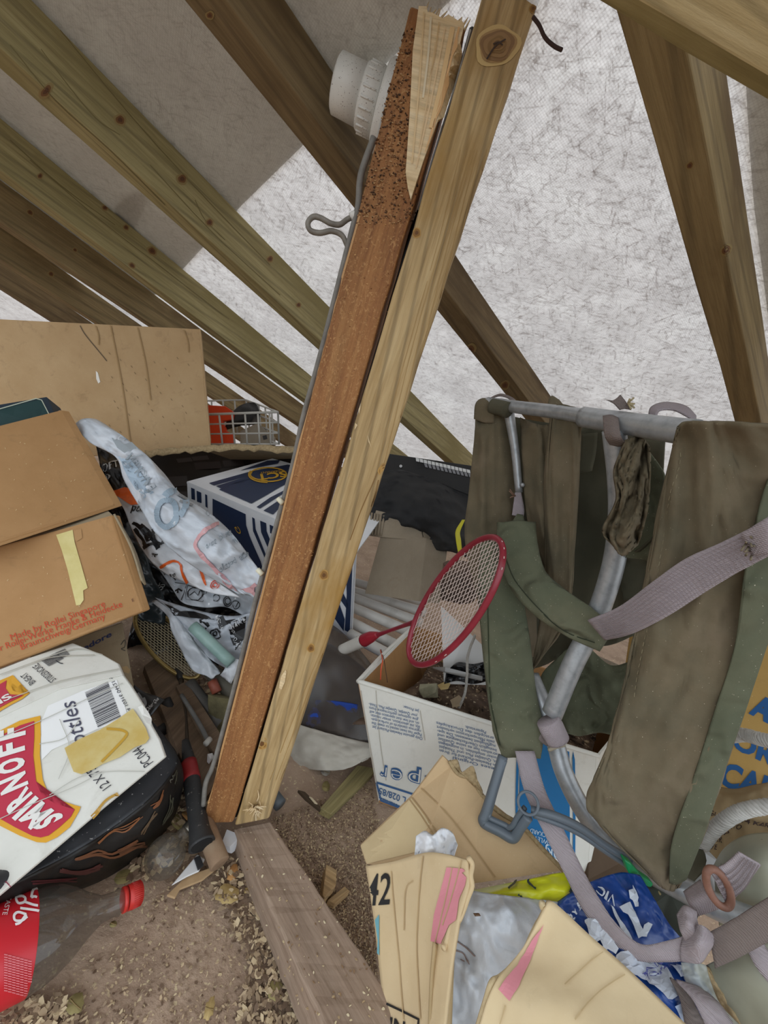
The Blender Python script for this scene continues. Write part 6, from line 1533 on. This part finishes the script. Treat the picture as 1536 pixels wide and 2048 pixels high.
# ================================================================ torn carton in the foreground with polythene inside
fc = thing('carton', P(900, 2048, .55), 'torn open cardboard carton marked 42 with pink print, in the foreground', 'carton')
upf = panel('top_flap', [(721, 1694, .665), (824, 1594, .685), (886, 1512, .70), (905, 1530, .695), (965, 1590, .675), (1050, 1660, .645), (1122, 1742, .61), (945, 1768, .585), (830, 1745, .60), (732, 1728, .635)], cardboard('clean_carton_a', 'c0a27a', 'cdb28a', amt=.2), fc, .006)
Su = surf(upf)
poly('outer_strip', [(722, 1692), (824, 1595), (846, 1624), (870, 1668), (850, 1700), (735, 1728)], Su, cardboard('clean_carton_b', 'cfb78c', 'dac69c', amt=.2), upf, eps=.0008)
for l in ([(824, 1596), (850, 1630), (890, 1690)], [(842, 1576), (905, 1640), (990, 1755)], [(820, 1600), (846, 1636), (880, 1690)]):
    ribbon('crease', [l], 2.5, Su, flat('ab8f66', .9), upf, eps=.002)
rg = [P(900, 1520, .696), P(918, 1545, .69), P(940, 1560, .684), P(965, 1588, .675), P(1000, 1620, .66), P(1040, 1655, .645), P(1080, 1690, .63), P(1125, 1745, .61)]
random.seed(4)
tube('torn_edge', sag(rg, .003), .0035, M_edge, n=6, seg=5, parent=upf)
patch('torn_ply', [[(896, 1522, .697), (915, 1520, .69), (922, 1545, .685), (945, 1532, .68), (955, 1560, .675), (965, 1580, .672)], [(908, 1540, .694), (922, 1552, .69), (936, 1562, .686), (948, 1572, .68), (958, 1580, .676), (966, 1590, .674)]], M_edge, 5, 4, wr=.006, ws=60, parent=upf)
M_fc = cardboard('foreground_carton', 'cdb48a', 'd8c29c', flute=18, axis=0, amt=.2)
rows = [[(733, 1732, .625), (790, 1722, .60), (850, 1706, .575), (890, 1708, .55), (935, 1720, .53)],
        [(742, 1790, .60), (800, 1790, .575), (850, 1780, .55), (895, 1775, .53), (938, 1770, .515)],
        [(752, 1860, .57), (805, 1860, .55), (850, 1860, .53), (890, 1850, .51), (920, 1838, .50)],
        [(763, 1960, .54), (815, 1965, .52), (855, 1965, .50), (885, 1960, .485), (902, 1955, .478)],
        [(775, 2075, .50), (820, 2080, .48), (850, 2080, .465), (872, 2080, .455), (888, 2080, .45)]]
fpn = patch('front_panel', rows, M_fc, 8, 8, wr=.003, ws=10, seed=2, parent=fc, thick=.005)
Sfc = surf(fpn)
text('42', (733, 1812), (782, 1808), (8, -58) if 0 else (6, -66), Sfc, flat('1d1b1a', .7), fpn, bold=.01, maxlen=12)
PKK = flat('d98c95', .8)
poly('pink_stripe', [(896, 1734), (940, 1738), (934, 1772), (922, 1800), (916, 1840), (902, 1850), (886, 1888), (866, 1882), (872, 1830)], Sfc, PKK, fpn, eps=.0015, maxlen=12)
poly('blue_label', [(740, 1826), (761, 1828), (762, 1935), (756, 1930)], Sfc, flat('6aa3ad', .7), fpn, eps=.0015)
text('S', (745, 1858), (745, 1850), (7, 0), Sfc, flat('1c1b1a'), fpn)
ribbon('black_frame', [[(776, 2008), (842, 2040), (838, 2075)]], 5, Sfc, flat('1d1b1a', .7), fpn, sm=1)
text('IN', (782, 2060), (812, 2070), (3, -26), Sfc, flat('1d1b1a', .7), fpn, bold=.02)
for l in ([(785, 1722), (790, 1800), (800, 1900), (812, 2040)], [(850, 1712), (842, 1790), (838, 1900), (846, 2040)], [(912, 1712), (895, 1800), (872, 1900)], [(830, 1760), (815, 1780), (812, 1860)], [(926, 1720), (906, 1800), (890, 1850)]):
    ribbon('crease', [l], 2, Sfc, flat('bda278', .9), fpn, eps=.002)
ed = [P(934, 1712, .53), P(944, 1726, .528), P(940, 1750, .522), P(942, 1770, .515), P(932, 1796, .51), P(924, 1820, .505), P(916, 1840, .50), P(904, 1856, .50), P(896, 1886, .495), P(886, 1896, .49)]
tube('torn_edge', sag(ed, .002), .0035, M_fc, n=6, seg=5, parent=fpn)
rows = [[(868, 1885, .50), (880, 1888, .51), (908, 1870, .52)], [(862, 1960, .49), (876, 1965, .50), (906, 1950, .51)], [(858, 2080, .46), (872, 2080, .47), (900, 2080, .48)]]
patch('inner_flap', rows, cardboard('clean_carton_c', 'ab9168', 'bba47c', amt=.3), 5, 6, wr=.003, ws=15, parent=fc, thick=.004)
# tissue sticking up behind the front panel
patch('tissue', [[(832, 1672, .60), (850, 1662, .595), (866, 1670, .59), (884, 1656, .59), (905, 1666, .59), (915, 1690, .60)], [(830, 1700, .60), (850, 1695, .585), (868, 1695, .58), (886, 1695, .58), (900, 1700, .59), (910, 1706, .595)], [(828, 1722, .595), (850, 1720, .58), (866, 1720, .575), (884, 1720, .57), (898, 1722, .575), (906, 1725, .58)]], mottled('white_tissue', 'dcdee2', 'eceef0', 20, .8, .3, 40), 6, 8, wr=.016, ws=30, seed=3,
      label='white crumpled tissue poking out above the carton marked 42', cat='tissue', thick=.001)
# polythene sheet in the carton
M_poly = clearish('dusty_polythene', 'b9bec4', .95, .3, 'd9dde2', 9)
bump(M_poly.node_tree, M_poly.node_tree.nodes['Principled BSDF'], tex_noise(M_poly.node_tree, coords(M_poly.node_tree), 34, 6, .65), .4, .004)
rows = [[(905, 1772, .565), (960, 1784, .56), (1020, 1792, .555), (1090, 1800, .55), (1150, 1810, .55)],
        [(895, 1840, .55), (950, 1840, .54), (1010, 1835, .525), (1070, 1850, .53), (1140, 1860, .54)],
        [(890, 1920, .535), (935, 1915, .53), (1000, 1910, .515), (1060, 1930, .52), (1120, 1930, .54)],
        [(880, 2000, .51), (930, 2000, .51), (980, 2000, .505), (1040, 2000, .51), (1120, 2010, .52)],
        [(875, 2090, .49), (930, 2090, .485), (980, 2090, .48), (1040, 2090, .48), (1120, 2090, .49)]]
film(M_poly, 14, .7, .01); pb = patch('polythene_bag', rows, M_poly, 12, 12, wr=.022, ws=10, seed=11, label='translucent white polythene bag inside the torn foreground carton', cat='plastic bag', thick=.0008)
Spb = surf(pb)
for l in ([(914, 1880), (935, 1895), (952, 1912)], [(920, 1920), (930, 1925)], [(905, 1900), (925, 1905), (938, 1930)]): ribbon('dirt_streak', [l], 2.5, Spb, flat('8a7770', .9), pb)
hull('wood_bit', [P(x, y, .515) for x, y in ((946, 1826), (958, 1826), (962, 1832), (950, 1833))] + [P(954, 1829, .508)], flat('6b4f38', .9), label='tiny brown wood splinter on the polythene bag', cat='wood chip')
# near right flap
rows = [[(1095, 1803, .50), (1112, 1808, .50), (1180, 1872, .475), (1250, 1935, .455), (1390, 2070, .42)],
        [(1040, 1905, .48), (1075, 1910, .475), (1130, 1945, .455), (1200, 1990, .435), (1330, 2090, .405)],
        [(985, 1975, .455), (1020, 1985, .45), (1080, 2010, .435), (1150, 2040, .42), (1280, 2110, .395)],
        [(950, 2080, .435), (990, 2085, .43), (1040, 2100, .42), (1110, 2110, .41), (1230, 2130, .39)]]
nf_ = patch('side_flap', rows, cardboard('clean_carton_d', 'd6bf95', 'e0cca6', flute=14, axis=1, amt=.2), 9, 9, wr=.002, ws=8, seed=2, parent=fc, thick=.005)
Snn = surf(nf_)
poly('pink_stripe', [(1086, 1846), (1078, 1870), (1062, 1925), (1040, 1975), (1020, 2002), (996, 1978), (1012, 1960), (1036, 1935), (1050, 1905), (1066, 1872)], Snn, PKK, nf_, eps=.0015, maxlen=12)
ed = [P(1082, 1802, .50), P(1086, 1812, .50), P(1092, 1830, .497), P(1078, 1848, .494), P(1064, 1875, .49), P(1050, 1900, .484), P(1040, 1920, .478), P(1018, 1945, .467), P(1000, 1958, .462), P(985, 1972, .457), P(972, 2010, .45), P(952, 2060, .44)]
tube('torn_edge', sag(ed, .002), .0036, mottled('torn_paper_ply', 'c4ae84', 'd8c6a0', 120, .9, .6, 150), n=6, seg=5, parent=nf_)
for l in ([(1130, 1975), (1180, 1925), (1212, 1900)], [(1150, 2040), (1200, 1985), (1262, 1940)], [(1000, 2048), (1012, 2010)]): ribbon('crease', [l], 3, Snn, flat('c2aa80', .9), nf_, eps=.002)

# yellow and blue bag
M_yb = mottled('yellow_bag_film', 'c9cf1c', 'dde02c', 10, .3, .2); M_bb = film(mottled('blue_bag_film', '173a7c', '204a96', 8, .3, .2), 16, .5, .006)
rows = [[(925, 1785, .60), (990, 1772, .60), (1060, 1758, .59), (1130, 1745, .585), (1168, 1758, .58)], [(935, 1795, .585), (1000, 1785, .575), (1070, 1782, .565), (1130, 1775, .565), (1165, 1780, .57)], [(945, 1802, .58), (1010, 1806, .57), (1080, 1815, .56), (1115, 1812, .56), (1140, 1795, .57)]]
yb = patch('yellow_bag', rows, M_yb, 9, 9, wr=.014, ws=14, seed=3, label='bright yellow plastic bag with dark curved lines behind the foreground carton', cat='plastic bag', thick=.001)
Sy = surf(yb); DG = flat('1e3b38', .4)
for l in ([(1036, 1755), (1032, 1770), (1018, 1782)], [(1056, 1752), (1058, 1770), (1072, 1782)], [(1036, 1788), (1050, 1805), (1080, 1818)], [(940, 1772), (955, 1782)], [(1136, 1782), (1144, 1768)], [(950, 1778), (960, 1784)]): ribbon('curved_line', [l], 4, Sy, DG, yb, eps=.003)
rows = [[(1112, 1806, .555), (1150, 1780, .56), (1190, 1760, .57), (1240, 1745, .58), (1280, 1750, .58)],
        [(1130, 1830, .54), (1180, 1830, .535), (1230, 1810, .545), (1280, 1800, .555), (1310, 1800, .56)],
        [(1190, 1890, .51), (1240, 1890, .51), (1280, 1880, .52), (1320, 1870, .53), (1340, 1850, .54)],
        [(1260, 1950, .49), (1300, 1950, .49), (1340, 1950, .50), (1370, 1940, .51), (1390, 1910, .52)],
        [(1340, 2060, .46), (1370, 2060, .47), (1400, 2060, .47), (1420, 2040, .48), (1440, 2000, .49)]]
bb_ = patch('blue_bag', rows, M_bb, 12, 12, wr=.016, ws=12, seed=13, label='blue and white printed plastic bag behind the right cardboard flap', cat='plastic bag', thick=.001)
Sbg = surf(bb_); PW = flat('cdd5e0', .4)
text('VICTORY', (1232, 1790), (1190, 1800), (0, -12) if 0 else (-2, -12), Sbg, PW, bb_, eps=.003) if 0 else None
text('RY &', (1140, 1846), (1172, 1806), (-8, -10), Sbg, PW, bb_, bold=.02, eps=.004)
text('VIC', (1230, 1798), (1196, 1776), (4, 12) if 0 else (-6, 13), Sbg, PW, bb_, eps=.004)
poly('white_letter', [(1172, 1842), (1188, 1840), (1236, 1892), (1228, 1900), (1206, 1884), (1196, 1900), (1176, 1872)], Sbg, PW, bb_, eps=.004, maxlen=14)
poly('white_letter', [(1216, 1808), (1228, 1824), (1262, 1882), (1256, 1888), (1240, 1862), (1226, 1836)], Sbg, PW, bb_, eps=.004, maxlen=14)
poly('white_letter', [(1240, 1812), (1256, 1806), (1282, 1862), (1292, 1846), (1300, 1850), (1288, 1876), (1272, 1876), (1252, 1832)], Sbg, PW, bb_, eps=.004, maxlen=14)
poly('white_letter', [(1254, 1784), (1270, 1774), (1280, 1800), (1268, 1806), (1276, 1818), (1268, 1816)], Sbg, PW, bb_, eps=.004, maxlen=14)
poly('white_panel', [(1226, 1912), (1262, 1900), (1330, 1940), (1360, 1990), (1340, 2000), (1300, 1972), (1240, 1935)], Sbg, flat('c3cbd8', .4), bb_, eps=.004, maxlen=14)
poly('white_panel', [(1342, 1930), (1372, 1932), (1380, 1950), (1358, 1958)], Sbg, flat('c3cbd8', .4), bb_, eps=.004, maxlen=14)
poly('white_panel', [(1345, 2005), (1362, 2000), (1385, 2048), (1372, 2060)], Sbg, flat('b3c3dd', .4), bb_, eps=.004, maxlen=14)
text('THADL', (1284, 1960), (1318, 1926), (-6, -9), Sbg, flat('4a4f9a', .4), bb_, eps=.006)
text('POSTAL', (1300, 1966), (1336, 1938), (-5, -9), Sbg, flat('4a4f9a', .4), bb_, eps=.006)
# clear crumpled film by the knot
rows = [[(1362, 1925, .49), (1392, 1925, .48), (1412, 1930, .48)], [(1370, 1960, .485), (1398, 1960, .475), (1422, 1965, .475)], [(1400, 2010, .47), (1425, 2005, .465), (1442, 2010, .465)], [(1430, 2060, .455), (1460, 2060, .45), (1490, 2060, .45)]]
patch('clear_film', rows, clearish('clear_film', 'c3c8c0', .5, .1), 8, 8, wr=.014, ws=22, seed=4, label='crumpled clear film below the webbing knot', cat='plastic film', thick=.0006)

# ================================================================ right edge: cartons, sack, canister
rc = slab('carton', [(1390, 1230, .84), (1580, 1240, .74), (1590, 1600, .70), (1340, 1590, .82)], .2, cardboard('mustard_carton', 'b3904f', 'c4a160', amt=.25), 'mustard brown carton with large blue letters, half hidden behind the canvas at the right edge', 'carton')
Src = surf(rc); BL2 = flat('1f5a94', .7)
text('A', (1498, 1424), (1538, 1445), (10, -42) if 0 else (17, -38), Src, BL2, rc, bold=.05)
text('ORI', (1462, 1492), (1556, 1536), (10, -36) if 0 else (9, -36), Src, BL2, rc, bold=.04)
text('CAF', (1436, 1566), (1540, 1602), (14, -44), Src, BL2, rc, bold=.04)
rows = [[(1400, 1570, .78), (1430, 1572, .76), (1470, 1578, .74), (1510, 1570, .72), (1570, 1560, .70)], [(1390, 1600, .76), (1430, 1605, .73), (1470, 1600, .72), (1510, 1595, .70), (1570, 1590, .68)],
        [(1380, 1660, .74), (1430, 1650, .72), (1470, 1650, .70), (1510, 1645, .68), (1570, 1640, .66)], [(1370, 1770, .70), (1430, 1760, .68), (1470, 1750, .66), (1510, 1740, .65), (1570, 1730, .63)]]
sk = patch('paper_sack', rows, mottled('brown_paper', '8f7a58', 'a99470', 10, .85, .3, 40), 9, 9, wr=.014, ws=10, seed=6, label='crumpled brown paper sack printed with black capitals, below the mustard carton', cat='paper sack', thick=.0015)
Ssk = surf(sk); BT = flat('3a2c28', .8)
for s, p, q, h in (('APEL', (1403, 1626), (1436, 1634), (1, -11)), ('E 14 KART', (1470, 1642), (1552, 1660), (2, -11)), ('AN', (1400, 1642), (1412, 1645), (1, -11)), ('KARTO', (1438, 1652), (1486, 1662), (2, -11)), ('E P', (1432, 1668), (1460, 1674), (1, -11)), ('OSER', (1414, 1678), (1448, 1688), (2, -11)), ('OVE', (1406, 1696), (1436, 1702), (2, -11)), ('DA', (1408, 1712), (1424, 1716), (1, -11))):
    text(s, p, q, h, Ssk, BT, sk, bold=.01, eps=.003)
M_rope = mottled('white_rope', 'b3b1aa', 'd2d0ca', 60, .7, .2)
rope('rope', [P(1462, 1472, .60), P(1490, 1470, .58), P(1520, 1478, .56), P(1575, 1490, .53)], .0095, M_rope, 'thick white braided rope crossing the blue lettered carton', 'rope', turns=26, strands=4)
rope('rope', [P(1404, 1690, .60), P(1425, 1662, .59), P(1460, 1634, .57), P(1500, 1618, .555), P(1575, 1608, .53)], .0095, M_rope, 'thick white braided rope curving over the printed paper sack', 'rope', turns=34, strands=4)
M_cn = mottled('grey_green_plastic', '8a8a78', 'a2a28f', 6, .5, .1, specks=('5a5848', 60, .72))
rows = [[(1430, 1732, .60), (1450, 1700, .585), (1485, 1676, .57), (1530, 1668, .56), (1600, 1672, .55)], [(1432, 1755, .585), (1457, 1732, .56), (1492, 1716, .54), (1535, 1708, .525), (1600, 1710, .52)], [(1434, 1790, .58), (1462, 1780, .55), (1500, 1770, .53), (1540, 1765, .515), (1600, 1765, .51)], [(1440, 1850, .58), (1470, 1850, .56), (1510, 1850, .54), (1550, 1850, .53), (1600, 1850, .53)]]
cn = patch('canister', rows, M_cn, 10, 10, wr=.002, ws=6, label='rounded grey green plastic canister at the right edge below the ropes', cat='canister', thick=.004)
rows = [[(1415, 1930, .485), (1450, 1915, .47), (1500, 1895, .455), (1580, 1870, .44)], [(1430, 1965, .475), (1470, 1955, .455), (1520, 1950, .44), (1590, 1940, .43)], [(1455, 2010, .465), (1495, 2005, .445), (1540, 2000, .43), (1600, 1995, .42)], [(1485, 2080, .455), (1520, 2080, .44), (1560, 2080, .42), (1620, 2080, .41)]]
patch('canister', rows, M_cn, 9, 9, wr=.002, ws=6, label='lower grey green container filling the bottom right corner', cat='canister', thick=.004)
rows = [[(1388, 1935, .49), (1404, 1930, .485), (1418, 1935, .482)], [(1418, 1975, .48), (1434, 1972, .472), (1446, 1985, .47)], [(1450, 2030, .465), (1466, 2028, .458), (1480, 2045, .455)], [(1470, 2090, .455), (1490, 2090, .45), (1500, 2090, .45)]]
patch('card_edge', rows, M_edge, 6, 8, wr=.006, ws=30, label='torn brown card edge left of the bottom right container', cat='cardboard', thick=.003)
slab('white_box', [(1400, 1700, .66), (1440, 1725, .65), (1470, 1760, .63), (1440, 1800, .60), (1370, 1780, .62), (1360, 1755, .64)], .03, flat('a9acae', .5), 'pale grey white box corner between the canvas tip and the canister', 'box')
slab('dark_sheet', [(1285, 1770, .60), (1340, 1785, .59), (1400, 1830, .57), (1380, 1880, .55), (1310, 1872, .565), (1292, 1820, .58)], .01, mottled('dark_green_dusty_sheet', '3c4038', '4c5046', 14, .8, .3, specks=('b09c6c', 90, .68)), 'dark green dusty sheet between the blue bag and the webbing knot', 'sheet')
slab('brown_board', [(1176, 1640, .90), (1290, 1700, .86), (1290, 1810, .80), (1190, 1790, .84), (1176, 1760, .86)], .02, mottled('dark_brown_board', '4d3c2c', '63503c', 9, .8, .3), 'dark brown board in the gap right of the paper carton', 'board')

# ================================================================ cross timber in the roof, with an added strip for its sunlit edge
tw_ = H  # noqa
a_, b_2 = R(1180, -125, .17), R(1640, 150, .17)
def roofbeam(name, a, b, wdv, dpv, mat, lab, seed):
    b = b + (b - a).normalized() * 1.1; a = a - (b - a).normalized() * .05
    A = [a, a + dpv, a + dpv + wdv, a + wdv]; B = [b, b + dpv, b + dpv + wdv, b + wdv]
    return timber(name, A, B, mat, n=20, jit=.0006, seed=seed, label=lab, cat='timber')
xb = (b_2 - a_).normalized(); wv_ = xb.cross(RNW).normalized()
if wv_.dot(c2w((0, -1, 0))) < 0: wv_ = -wv_
roofbeam('cross_timber', a_, b_2, wv_ * .062, RNW * .045, M_treated, 'cross timber with a bright lit top edge in the upper right corner', 12)
p0_, p1_ = R(1320, -60, .225), R(1720, 180, .225)  # pale strip added in place of sunlight on the cross timber's bright face
roofbeam('lit_edge_strip', p0_, p1_, wv_ * .05, RNW * .03, wood('sunlit_edge_wood', 'cbb98a', 'd8c99c', 'e6dab2', rings=30), 'pale added strip standing in for sunlight on the cross timber, extreme upper right corner', 13)
tube('twig', [P(1066, 34, .40), P(1078, 50, .40), P(1090, 75, .402), P(1108, 92, .402), P(1124, 100, .40)], .0018, flat('3d2a26', .8), n=7, seg=6, label='short dark twig clinging to the membrane right of the knotty post', cat='twig')
